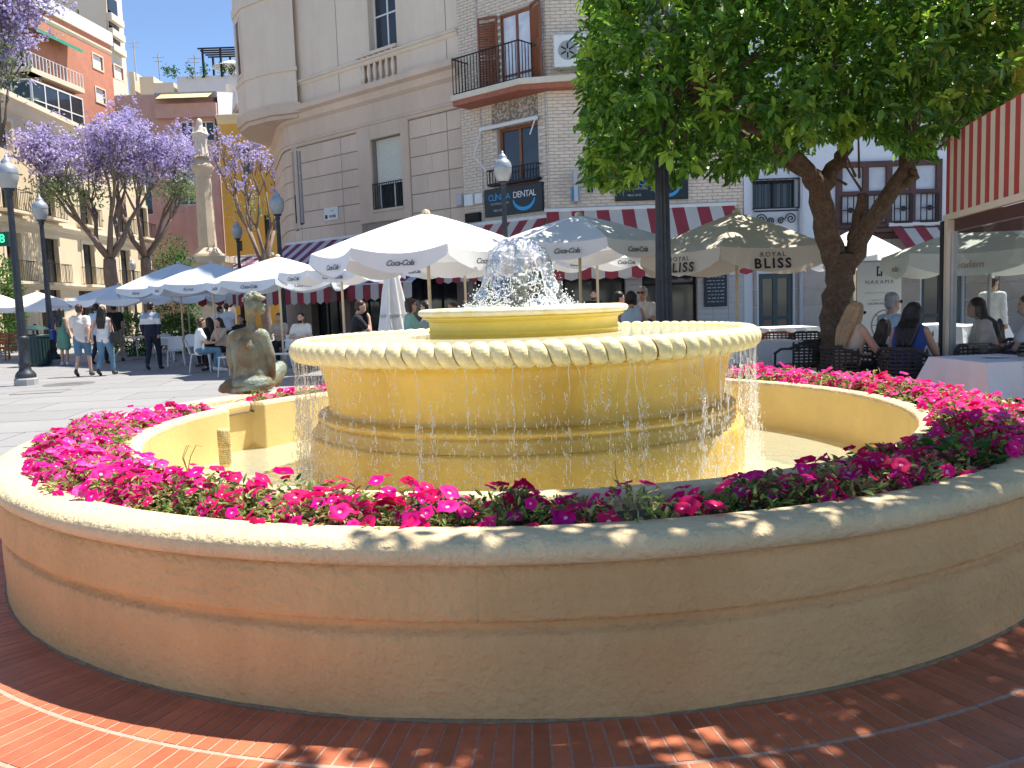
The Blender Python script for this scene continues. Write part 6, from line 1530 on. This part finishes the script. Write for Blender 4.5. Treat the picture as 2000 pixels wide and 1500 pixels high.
# glass of beer on the family table
p = gp(1818, 10.35); gl_t = thing('beer_glass', 'stemmed glass of amber beer on the family table', 'glass', (p.x, p.y, .747))
one('glass', m_pane, gl_t, lambda b: b.lathe([(.035, 0), (.035, .004), (.006, .01), (.006, .07), (.03, .09), (.04, .13), (.036, .18)], 16), True); one('beer', M('beer', (.75, .40, .03), .2, .05, spec=.5), gl_t, lambda b: b.lathe([(0, .085), (.028, .092), (.037, .13), (.036, .155), (0, .155)], 16), True)
# centre tables
table('small white table of the man in the polo shirt', gp(1262, 14.0), .6, .6, top=m_wpl, h=1.22 if False else .98); table('dark table of the man in black', gp(728, 15.6), .7, .7, h=1.0)
p = gp(1268, 13.95); dv = thing('teapot', 'small dark pot on the white table before the polo-shirt man', 'pot', (p.x, p.y, .98)); one('body', m_tdark, dv, lambda b: b.lathe([(0, 0), (.07, 0), (.09, .04), (.07, .09), (.03, .1), (.03, .12), (0, .12)], 14), True); one('spout', m_tdark, dv, lambda b: b.tube([(.07, 0, .03), (.12, 0, .08)], .012, 6))
# ============================================================ FIGURES
PENDING = []
def capsule(b, p0, p1, r0, r1=None, n=10):
    r1 = r0 if r1 is None else r1; b.tube([p0, p1], [r0, r1], n); b.ell(p0, (r0,) * 3, n, 6); b.ell(p1, (r1,) * 3, n, 6)
def chain(b, pts, rr, n=10):
    for i in range(len(pts) - 1): capsule(b, pts[i], pts[i + 1], rr[i], rr[i + 1], n)
def fuse(b, name, mat, parent, vox=.014, smooth=5):
    o = b.build(name, mat, parent); m_ = o.modifiers.new('r', 'REMESH'); m_.mode = 'VOXEL'; m_.voxel_size = vox; m_.use_smooth_shade = True
    s_ = o.modifiers.new('s', 'SMOOTH'); s_.factor = .5; s_.iterations = smooth; PENDING.append(o); return o
SKIN = [M('skin_light', (.60, .36, .26), .55, .06, 8, spec=.35), M('skin_tan', (.46, .26, .17), .55, .06, 8, spec=.35)]
HAIR = {'dark': M('hair_dark', (.022, .014, .010), .45, .3, 40, .3, 60), 'brown': M('hair_brown', (.06, .03, .018), .45, .3, 40, .3, 60), 'blond': M('hair_blond', (.38, .24, .12), .5, .3, 40, .3, 60), 'grey': M('hair_grey', (.30, .29, .28), .5, .3, 40, .3, 60)}
def cm(name, c): return M('cloth_' + name, c, .9, .08, 6, .15, 40)
CL = {'white': cm('white', (.72, .71, .70)), 'offwhite': cm('offwhite', (.66, .60, .54)), 'black': cm('black', (.018, .018, .022)), 'navy': cm('navy', (.018, .022, .045)), 'denim': cm('denim', (.10, .19, .30)), 'jeans': cm('jeans', (.13, .24, .34)), 'green': cm('green', (.10, .24, .18)), 'sage': cm('sage', (.22, .40, .34)), 'khaki': cm('khaki', (.30, .25, .19)), 'grey': cm('grey', (.36, .40, .44)), 'blue': cm('blue', (.03, .06, .22)), 'lightblue': cm('lightblue', (.42, .55, .66)), 'beige': cm('beige', (.52, .42, .32)), 'greyblue': cm('greyblue', (.30, .38, .46))}
m_eye = M('eye_dark', (.02, .015, .012), .3); m_lip = M('lip', (.40, .14, .12), .6); m_shoe = M('shoe_dark', (.05, .045, .045), .6); m_shoew = M('shoe_white', (.65, .64, .62), .6); m_bag = M('bag_black', (.02, .02, .022), .5)
V3 = Vector
def person(label, base, rz, pose='stand', k=1.0, shirt='white', sleeve='short', legs='trousers', bottom='jeans', hair='dark', hstyle='short', skin=0, female=False, yaw=0., nod=0., lean=0., arms=('down', 'down'), shoes=None, vox=.016, glasses=False, bag=None, stripes=None, group=None, beard=False):
    t = thing('person', label, 'person', base, rz, group); t.scale = (k, k, k)
    sit = pose == 'sit'; sw_ = .158 if female else .18; hip = .55 if sit else .93
    Lm = Matrix.Translation((0, 0, hip)) @ Matrix.Rotation(-lean, 4, 'X') @ Matrix.Translation((0, 0, -hip))
    up = lambda x, y, z: Lm @ V3((x, y, z + (hip - .93)))
    hipL, hipR = V3((-.09, 0, hip - .02)), V3((.09, 0, hip - .02))
    neck0, neck1 = up(0, -.02, 1.43), up(0, .0, 1.52)
    Hm = Matrix.Translation(up(0, .015, 1.595)) @ Matrix.Rotation(yaw, 4, 'Z') @ Matrix.Rotation(-nod, 4, 'X')
    hd = lambda x, y, z: Hm @ V3((x, y, z))
    Hr = Hm.to_3x3().to_4x4()
    b = MB()
    # head
    b.ell(hd(0, 0, .02), (.076, .094, .100), 14, 10, Hr); b.ell(hd(0, .03, -.06), (.056, .060, .062), 12, 8, Hr); b.ell(hd(0, .088, -.012), (.015, .020, .026), 8, 6, Hr)
    b.ell(hd(0, .078, -.075), (.026, .02, .016), 8, 6, Hr)
    for s_ in (-1, 1): b.ell(hd(s_ * .079, -.005, -.005), (.012, .022, .032), 8, 6, Hr)
    capsule(b, neck0, neck1, .058 if not female else .05, .05)
    # torso core
    chain(b, [up(0, 0, .95), up(0, 0, 1.2), up(0, -.01, 1.38)], [.07, .065, .06])
    S_ = {}
    for s_, arm in ((-1, arms[0]), (1, arms[1])):
        sh = up(s_ * sw_, -.01, 1.385)
        if arm == 'down': el, wr, tip = up(s_ * .225, -.03, 1.12), up(s_ * .215, .05, .89), up(s_ * .20, .09, .80)
        elif arm == 'swing': el, wr, tip = up(s_ * .225, .06, 1.13), up(s_ * .20, .22, .96), up(s_ * .19, .29, .90)
        elif arm == 'back': el, wr, tip = up(s_ * .225, -.14, 1.13), up(s_ * .215, -.18, .90), up(s_ * .20, -.18, .81)
        elif arm == 'table': el, wr, tip = up(s_ * .24, .14, 1.12), up(s_ * .12, .34, 1.13), up(s_ * .05, .40, 1.14)
        elif arm == 'chin': el, wr, tip = up(s_ * .16, .26, 1.16), up(s_ * .07, .20, 1.42), up(s_ * .03, .15, 1.49)
        elif arm == 'hold': el, wr, tip = up(s_ * .22, .08, 1.10), up(s_ * .17, .30, 1.12), up(s_ * .13, .37, 1.15)
        elif arm == 'out': el, wr, tip = up(s_ * .24, .18, 1.18), up(s_ * .20, .44, 1.14), up(s_ * .18, .52, 1.13)
        S_[s_] = (sh, el, wr, tip)
        chain(b, [sh, el, wr], [.052, .043, .028]); d = (tip - wr)
        capsule(b, wr, wr + d * .6, .03, .034); side = d.cross(V3((0, 1, 0)) if abs(d.y) < .8 * d.length else V3((1, 0, 0))).normalized()
        for f in range(4):
            o_ = side * (f - 1.5) * .019; e1 = wr + d * .75 + o_; e2 = wr + d * (1.25 - .12 * abs(f - 1.3)) + o_ + V3((-s_ * .006, .01, 0)); chain(b, [e1, e2], [.0105, .0085], 6)
        th = wr + d * .3; chain(b, [th, th + d * .35 + side * .045 * s_], [.013, .010], 6)
    # legs
    if sit: kn = [V3((s_ * .11, .43, hip - .03)) for s_ in (-1, 1)]; an = [V3((s_ * .11, .40 + .05 * s_, .09)) for s_ in (-1, 1)]; to = [V3((s_ * .115, .54 + .05 * s_, .035)) for s_ in (-1, 1)]
    elif pose == 'walk': kn = [V3((-.095, -.01, .50)), V3((.095, .15, .51))]; an = [V3((-.095, -.24, .15)), V3((.095, .19, .085))]; to = [V3((-.095, -.13, .04)), V3((.10, .34, .035))]
    else: kn = [V3((s_ * .10, .02, .50)) for s_ in (-1, 1)]; an = [V3((s_ * .105, -.01, .085)) for s_ in (-1, 1)]; to = [V3((s_ * .115, .14, .035)) for s_ in (-1, 1)]
    hp = [hipL, hipR]
    for i in (0, 1): chain(b, [hp[i], kn[i], an[i]], [.078, .052, .036]); capsule(b, an[i], to[i], .038, .032)
    fuse(b, 'body', SKIN[skin], t, vox)
    # clothing
    b = MB(); inf = .016
    for s_ in (-1, 1):
        chain(b, [up(s_ * .070, 0, .90 if legs != 'none' else .85), up(s_ * .055, .0, 1.10), up(s_ * .075, .012 if female else .0, 1.27), up(s_ * (sw_ - .055), -.01, 1.385)], [.102 + inf, .092 + inf, .098 + inf, .062 + inf])
        sh, el, wr, tip = S_[s_]
        if sleeve == 'short': chain(b, [sh, sh + (el - sh) * .62], [.066, .064])
        elif sleeve == 'long': chain(b, [sh, el, wr - (wr - el) * .06], [.066, .055, .042])
        else: b.ell(sh + V3((-s_ * .03, 0, .0)), (.05, .05, .05), 8, 6)
    chain(b, [up(0, -.012, .92), up(0, -.01, 1.12), up(0, -.02, 1.28), up(0, -.03, 1.36)], [.112, .106, .112, .082])
    if sleeve != 'none': capsule(b, up(0, -.015, 1.40), up(0, -.012, 1.425), .075, .066)
    sh_o = fuse(b, 'shirt' if sleeve != 'none' else 'top', CL[shirt], t, vox)
    if stripes:
        zb_, zt_, c2, zl, c3 = stripes; sh_o['stripe'] = 1; sh_o.data.materials.append(CL[c2]); sh_o.data.materials.append(CL[c3]); sh_o['sz'] = (zb_, zt_, zl)
    b = MB()
    fr = {'trousers': 1., 'shorts': .42, 'skirt': .75}[legs]
    for i, s_ in ((0, -1), (1, 1)):
        capsule(b, hp[i] + V3((-s_ * .02, -.005, .05)), hp[i], .104, .110); b.ell((0, -.01, hip - .02), (.12, .105, .09), 10, 7)
        if legs == 'trousers': chain(b, [hp[i], kn[i], an[i] + (kn[i] - an[i]) * .12], [.104, .072, .060 if not female else .052])
        elif legs == 'shorts': chain(b, [hp[i], hp[i] + (kn[i] - hp[i]) * .86], [.106, .088])
        else: chain(b, [hp[i], hp[i] + (kn[i] - hp[i]) * .8], [.115, .125])
    fuse(b, legs, CL[bottom], t, vox)
    for i in (0, 1):
        b = MB(); capsule(b, an[i] + V3((0, -.02, -.03)), to[i], .046, .040); b.ell(an[i] + V3((0, 0, .0)), (.045, .045, .05), 8, 6); fuse(b, 'shoe', shoes or m_shoe, t, vox, 2)
    # hair
    b = MB(); b.ell(hd(0, -.014, .050), (.085, .095, .084), 14, 10, Hr); b.ell(hd(0, -.04, .0), (.080, .070, .085), 12, 8, Hr)
    if hstyle == 'long':
        for s_ in (-1, 0, 1): chain(b, [hd(s_ * .05, -.05, .03), hd(s_ * .065, -.075, -.10), up(s_ * .075, -.115, 1.36), up(s_ * .06, -.135, 1.18)], [.05, .05, .045, .025])
        for s_ in (-1, 1): chain(b, [hd(s_ * .072, .01, .04), hd(s_ * .08, .0, -.07), up(s_ * .10, -.03, 1.40)], [.025, .028, .025])
    elif hstyle == 'tail': chain(b, [hd(0, -.08, .08), hd(0, -.14, .05), up(0, -.15, 1.42), up(0, -.16, 1.16)], [.045, .05, .05, .02])
    elif hstyle == 'bob':
        for s_ in (-1, 0, 1): chain(b, [hd(s_ * .06, -.04, .03), hd(s_ * .075, -.035, -.085)], [.05, .04])
        b.ell(hd(0, .055, .085), (.07, .035, .03), 8, 6, Hr)
    elif hstyle == 'vol': b.ell(hd(0, -.02, .085), (.085, .085, .06), 12, 8, Hr)
    fuse(b, 'hair', HAIR[hair], t, vox * .9, 2)
    if beard: b = MB(); b.ell(hd(0, .05, -.085), (.055, .05, .05), 10, 7, Hr); fuse(b, 'beard', HAIR[hair], t, vox * .8, 2)
    b = MB()
    for s_ in (-1, 1): b.ell(hd(s_ * .032, .083, .018), (.013, .008, .007), 8, 6, Hr)
    b.build('eyes', m_eye, t)
    one('mouth', m_lip, t, lambda q: q.ell(hd(0, .094, -.066), (.024, .007, .007), 8, 6, Hr))
    if glasses:
        b = MB()
        for s_ in (-1, 1): b.ell(hd(s_ * .036, .097, .018), (.03, .007, .021), 10, 6, Hr); b.tube([hd(s_ * .064, .09, .022), hd(s_ * .082, .0, .02)], .004, 5)
        b.tube([hd(-.01, .1, .022), hd(.01, .1, .022)], .004, 5); b.build('sunglasses', m_bag, t)
    if bag:
        s_ = bag[0]; col = bag[1]; g = tag(one('shoulder_bag', col, None, lambda q: (q.cbox(-.07, .07, -.14, .14, .80, 1.08, .02), q.tube([(0, -.12, 1.08), (-s_ * .03, -.08, 1.25), (-s_ * .07, -.02, 1.46), (-s_ * .03, .08, 1.25), (0, .12, 1.08)], .012, 6)), loc=(0, 0, 0)), bag[2], 'bag')
        mm = Matrix.Translation(base) @ Matrix.Rotation(rz, 4, 'Z') @ Matrix.Scale(k, 4) @ Matrix.Translation((s_ * .29, -.03, 0)); g.matrix_world = mm
    return t
def sit_px(label, u, vtop, D, rz, k=1.0, lean=0., **kw):
    """seat a figure so that the top of its head falls at (u, vtop) at depth D; raised seats get a stool"""
    p = at(u, vtop, D); top = 1.325 * k - .32 * k * (1 - math.cos(lean)); z0 = max(0., p.z - top)
    off = .75 * math.sin(lean) * k
    base = V3((p.x + math.sin(rz) * off, D - math.cos(rz) * off, z0))
    ch = kw.pop('chair', None)
    t = person(label, base, rz, 'sit', k=k, lean=lean, **kw)
    if ch: chair_wicker('dark wicker chair under the ' + ' '.join(label.split()[:6]), V3((base.x, base.y, 0)), rz)
    if z0 > .06:
        sz = z0 + .43 * k; st = thing('bar_stool', 'high stool under the ' + ' '.join(label.split()[:7]), 'stool', (base.x, base.y, 0), rz)
        one('seat', m_redw, st, lambda b: b.lathe([(0, sz - .05), (.19, sz - .05), (.2, sz - .02), (.18, sz), (0, sz)], 18))
        for q in range(4): a = PI / 4 + q * PI / 2; one('leg', m_black, st, lambda b: b.tube([(.12 * math.cos(a), .12 * math.sin(a), sz - .05), (.22 * math.cos(a), .22 * math.sin(a), 0)], .013, 6))
        one('foot_ring', m_met, st, lambda b: b.box(-.2, .2, .12, .48 * k, z0 - .03, z0 - .001))
    return t
A_ = R
# walkers, seen from behind
person('man in off-white T-shirt and denim shorts walking away', onz(165, 735, 0), A_(8), 'walk', 1.02, 'offwhite', 'short', 'shorts', 'denim', 'brown', skin=0, arms=('swing', 'back'))
person('woman with long dark hair, white top and jeans walking beside the man in shorts', onz(209, 733, 0), A_(2), 'walk', .98, 'white', 'none', 'trousers', 'jeans', 'dark', 'long', female=True, arms=('back', 'down'), bag=(1, m_bag, 'black shoulder bag of the long-haired woman in jeans'))
person('girl with long dark hair and green skirt between the lamp post and the walkers', onz(128, 714, 0), A_(-20), 'stand', 1.0, 'green', 'none', 'skirt', 'green', 'dark', 'long', skin=1, female=True, shoes=m_shoew, bag=(-1, CL['blue'], 'dark blue bag of the girl in the green skirt'))
person('man in black T-shirt and khaki shorts ahead of the walkers', onz(230, 707, 0), A_(10), 'walk', 1.07, 'black', 'short', 'shorts', 'khaki', 'dark', skin=1)
person('dark haired man in light T-shirt half hidden between the walkers', gp(187, 25.5), A_(-5), 'walk', 1.06, 'lightblue', 'short', 'trousers', 'navy', 'dark', skin=1)
person('man in grey and navy striped shirt and dark trousers walking away', onz(302, 722, 0), A_(6), 'walk', 1.03, 'navy', 'long', 'trousers', 'navy', 'dark', skin=1, arms=('down', 'back'), stripes=(1.16, 1.30, 'white', 1.16, 'greyblue'))
# left terrace
sit_px('girl in white T-shirt and jeans sitting on a white chair', 392, 621, 20.2, A_(-65), .98, shirt='white', bottom='jeans', hair='brown', hstyle='bob', female=True, arms=('table', 'table'), lean=.12, shoes=m_shoew)
sit_px('dark haired woman leaning her chin on a hand at the dark table', 427, 624, 21.4, A_(150), .98, shirt='beige', bottom='black', hair='dark', hstyle='long', female=True, arms=('chin', 'table'), lean=.1)
sit_px('woman with dark hair behind the girl in white', 408, 621, 22.6, A_(60), .98, shirt='black', bottom='black', hair='dark', hstyle='long', female=True)
person('waiter in white shirt bending over a table behind the seated women', gp(408, 26.5), A_(-60), 'stand', 1.0, 'white', 'short', 'trousers', 'black', 'dark', lean=.5, arms=('hold', 'hold'))
person('man in white shirt standing with his back turned under the awning', gp(442, 28), A_(5), 'stand', 1.0, 'white', 'short', 'trousers', 'black', 'brown')
sit_px('man in dark shirt facing the camera left of the bronze head', 470, 616, 24, A_(175), 1.0, shirt='black', bottom='black', hair='dark', skin=1, arms=('table', 'table'))
sit_px('man in brown top half hidden right of the bronze head', 545, 612, 22.5, A_(165), 1.0, shirt='beige', bottom='black', hair='brown', arms=('table', 'table'))
sit_px('bearded man with glasses in plain white T-shirt facing the camera', 587, 615, 21, A_(178), 1.02, shirt='white', bottom='navy', hair='dark', glasses=False, beard=True, arms=('table', 'table'))
# centre
sit_px('man in black T-shirt with hand at his mouth, seen in profile', 704, 587, 16.2, A_(-85), 1.02, shirt='black', bottom='black', hair='brown', arms=('table', 'chin'), lean=.18, yaw=.1)
sit_px('woman with dark bob, sunglasses and green dress behind the bowl', 800, 584, 14.2, A_(-70), 1.0, shirt='sage', bottom='sage', legs='skirt', hair='dark', hstyle='bob', female=True, glasses=True, arms=('table', 'table'))
sit_px('person in grey beside the woman in the green dress', 833, 588, 14.8, A_(80), 1.0, shirt='greyblue', bottom='black', hair='dark', hstyle='bob', female=True, arms=('table', 'table'))
sit_px('dark haired diner between green-dress woman and the jet', 885, 590, 16, A_(120), 1.0, shirt='navy', bottom='black', hair='brown', skin=1)
person('bearded man in dark clothes standing in the shop window', gp(1160, 20.5), A_(170), 'stand', .97, 'black', 'short', 'trousers', 'black', 'dark', beard=True)
sit_px('grey haired man with sunglasses and white polo shirt at the small table', 1255, 561, 15, A_(150), 1.02, shirt='offwhite', bottom='khaki', hair='grey', glasses=True, skin=1, arms=('table', 'table'))
sit_px('dark haired woman in light top with her back to the fountain', 1232, 570, 14.2, A_(-15), .98, shirt='lightblue', sleeve='none', bottom='jeans', hair='dark', hstyle='bob', female=True, skin=1, arms=('table', 'table'))
sit_px('dark haired diner seen in profile behind the top tray', 1208, 571, 15.6, A_(-80), 1.0, shirt='beige', bottom='black', hair='dark')
# right
sit_px('fair haired woman in pale top and sunglasses sitting by the trunk', 1672, 604, 10.0, A_(-65), 1.0, shirt='beige', sleeve='none', bottom='black', hair='blond', hstyle='long', female=True, glasses=True, arms=('table', 'out'), lean=.22, nod=.25, vox=.011, chair=1)
sit_px('grey haired man with sunglasses in light blue shirt at the family table', 1742, 591, 11.4, A_(-75), 1.04, shirt='lightblue', bottom='jeans', hair='grey', hstyle='vol', glasses=True, skin=1, arms=('table', 'table'), vox=.012, chair=1)
sit_px('child with brown hair in a light top at the family table', 1728, 632, 10.5, A_(-60), .82, shirt='white', bottom='jeans', hair='brown', hstyle='long', female=True, arms=('table', 'table'), lean=.1, vox=.012, chair=1)
sit_px('woman with long dark hair in blue top leaning on the family table', 1785, 627, 9.6, A_(-45), 1.0, shirt='blue', sleeve='none', bottom='black', hair='dark', hstyle='long', female=True, skin=1, arms=('table', 'out'), lean=.35, nod=.2, vox=.011, chair=1)
sit_px('dark haired woman in light grey top behind the glass screen', 1905, 611, 10.2, A_(75), 1.0, shirt='offwhite', bottom='black', hair='dark', hstyle='long', female=True, skin=1, arms=('table', 'table'), lean=.25, vox=.012, chair=1)
person('waiter in rolled white shirt and black trousers walking at the right', gp(1938, 14.0), A_(-60), 'walk', .93, 'white', 'long', 'trousers', 'black', 'dark', skin=1, arms=('down', 'down'), yaw=-.3, vox=.013)
sit_px('guest in white at the right edge behind the glass', 2010, 595, 9.6, A_(60), 1.0, shirt='white', bottom='black', hair='brown', arms=('table', 'table'))
# a chair under each guest whose seat shows
for (u, D, rz, l) in [(470, 24, 175, 'white chair of the man in dark shirt'), (587, 21.1, 178, 'white chair of the man in plain white T-shirt'), (427, 21.6, 150, 'white chair of the woman with her chin on a hand')]:
    chair_white(l, gp(u, D), A_(rz))
# ---- bronze sitter on the rim
m_bro = M('bronze_patina', (.20, .155, .085), .62, .3, 5, .6, 35, metal=.1, col2=(.25, .32, .26), thr=(.42, .60))
sp = at(480, 774, 8.2); ST = thing('bronze_statue', 'seated bronze figure with bare patinated back on the far left fountain rim', 'statue', (sp.x + .045, sp.y + .05, .668), R(-6)); ST.scale = (.84, .88, 1.0)
b = MB()
for s_ in (-1, 1): chain(b, [(s_ * .085, 0, .12), (s_ * .07, 0, .26), (s_ * .085, -.01, .42), (s_ * .10, -.01, .53)], [.125, .115, .112, .075], 14)
chain(b, [(0, -.01, .1), (0, -.02, .28), (0, -.03, .45), (.01, -.02, .55)], [.13, .125, .125, .085], 14)
chain(b, [(-.17, -.01, .54), (.0, -.02, .57), (.18, -.01, .55)], [.07, .075, .07], 12)
chain(b, [(-.185, 0, .535), (-.235, .03, .34), (-.215, .12, .14)], [.068, .062, .05], 12); chain(b, [(.19, 0, .54), (.235, .04, .36), (.20, .14, .15)], [.066, .058, .048], 12)
chain(b, [(.045, -.02, .57), (.055, -.01, .68), (.06, 0, .76)], [.075, .050, .052], 12)
b.ell((.09, .0, .845), (.105, .09, .105), 16, 12); b.ell((.165, .01, .80), (.060, .05, .048), 12, 8); b.ell((.205, .01, .845), (.028, .018, .02), 8, 6); b.ell((.195, .01, .80), (.028, .028, .018), 8, 6)
b.ell((.075, -.09, .835), (.03, .015, .04), 8, 6)
b.ell((.01, .02, .09), (.235, .22, .12), 18, 10)
chain(b, [(-.10, .05, .06), (-.26, -.02, .065), (-.33, -.03, .045)], [.09, .075, .05], 12); chain(b, [(-.33, -.03, .045), (-.38, -.0, .03)], [.045, .028], 8); chain(b, [(.12, .2, .1), (.2, .4, .2), (.1, .5, .05)], [.1, .08, .05], 10)
fuse(b, 'figure', m_bro, ST, .010, 4)
b = MB(); g = random.Random(2)
for i in range(110):
    a = g.uniform(0, 2 * PI); q = g.uniform(0, 1.2); b.ell((.09 + .122 * math.sin(q) * math.cos(a) * 1.02, .10 * math.sin(q) * math.sin(a), .865 + .10 * math.cos(q)), (g.uniform(.013, .026),) * 3, 7, 5)
b.ell((.19, .0, .915), (.055, .05, .022), 10, 6)
fuse(b, 'curled_hair', m_bro, ST, .007, 1)
b = MB(); n = 40; V = []
for i in range(n):
    a = 2 * PI * i / n; wv = 1 + .04 * math.sin(a * 5)
    for dz, dr in ((.03, 0), (.055, .012), (.075, 0.002)): V.append((.01 + (.242 + dr) * wv * math.cos(a), .02 + (.226 + dr) * wv * math.sin(a), dz + .03 * math.cos(a)))
b.smooth = True; b.add(V, [(i * 3 + j, ((i + 1) % n) * 3 + j, ((i + 1) % n) * 3 + j + 1, i * 3 + j + 1) for i in range(n) for j in range(2)]); b.build('garment_hem', m_bro, ST)
# ---- robed stone figure on the column
SS = thing('stone_statue', 'pale robed stone figure standing on top of the column', 'statue', COLTOP, R(15)); b = MB()
chain(b, [(0, 0, .08), (0, 0, .55), (0, 0, 1.05), (0, 0, 1.32)], [.30, .24, .25, .17], 14)
for k_ in range(9): a = 2 * PI * k_ / 9; chain(b, [(.29 * math.cos(a), .29 * math.sin(a), .05), (.25 * math.cos(a), .24 * math.sin(a), .6), (.2 * math.cos(a), .18 * math.sin(a), 1.1)], [.05, .045, .03], 8)
chain(b, [(-.2, -.02, 1.3), (-.3, -.12, 1.02), (-.05, -.24, 1.12)], [.1, .09, .06]); chain(b, [(.2, -.02, 1.3), (.3, -.12, 1.02), (.05, -.24, 1.12)], [.1, .09, .06])
b.ell((0, -.02, 1.62), (.12, .13, .16), 14, 10); chain(b, [(0, .05, 1.68), (-.02, .1, 1.4), (0, .12, 1.0)], [.13, .17, .2]); capsule(b, (0, 0, 1.4), (0, 0, 1.52), .07); b.ell((0, -.15, 1.61), (.02, .03, .03), 6, 5)
fuse(b, 'figure', M('statue_stone', (.68, .60, .50), .9, .1, 4, .3, 20), SS, .03, 2)
one('plinth', m_cst, SS, lambda b: b.lathe([(0, -.02), (.42, -.02), (.42, .05), (.36, .08), (0, .08)], 14))
# ---- apply the fusing modifiers
dg = bpy.context.evaluated_depsgraph_get()
for o in PENDING:
    me = bpy.data.meshes.new_from_object(o.evaluated_get(dg)); mats = list(o.data.materials)
    old = o.data; o.modifiers.clear(); o.data = me; me.name = o.name
    me.materials.clear()
    for x in mats: me.materials.append(x)
    mi = np.zeros(len(me.polygons), np.int32)
    if 'stripe' in o:
        zb_, zt_, zl = o['sz']; cz_ = np.empty(len(me.polygons) * 3, np.float32); me.polygons.foreach_get('center', cz_); z = cz_.reshape(-1, 3)[:, 2]
        mi[(z > zb_) & (z <= zt_)] = 1; mi[z > zt_] = 2; del o['stripe']; del o['sz']
    if o.name.split('.')[0] in ('shirt', 'top', 'trousers', 'shorts', 'skirt', 'hair'):   # cloth folds and strands
        hr = o.name.startswith('hair'); n_ = len(me.vertices); co = np.empty(n_ * 3, np.float32); me.vertices.foreach_get('co', co); co = co.reshape(-1, 3); no_ = np.empty(n_ * 3, np.float32); me.vertices.foreach_get('normal', no_); no_ = no_.reshape(-1, 3)
        sc_ = (38, 38, 5) if hr else (9, 9, 13); am = .007 if hr else .009; sd0 = random.random() * 50
        dv_ = np.array([mnoise.noise(Vector((c[0] * sc_[0] + sd0, c[1] * sc_[1], c[2] * sc_[2]))) for c in co]); co += no_ * (dv_ * am)[:, None]; me.vertices.foreach_set('co', co.ravel())
    me.polygons.foreach_set('material_index', mi); me.polygons.foreach_set('use_smooth', np.ones(len(me.polygons), bool)); bpy.data.meshes.remove(old)
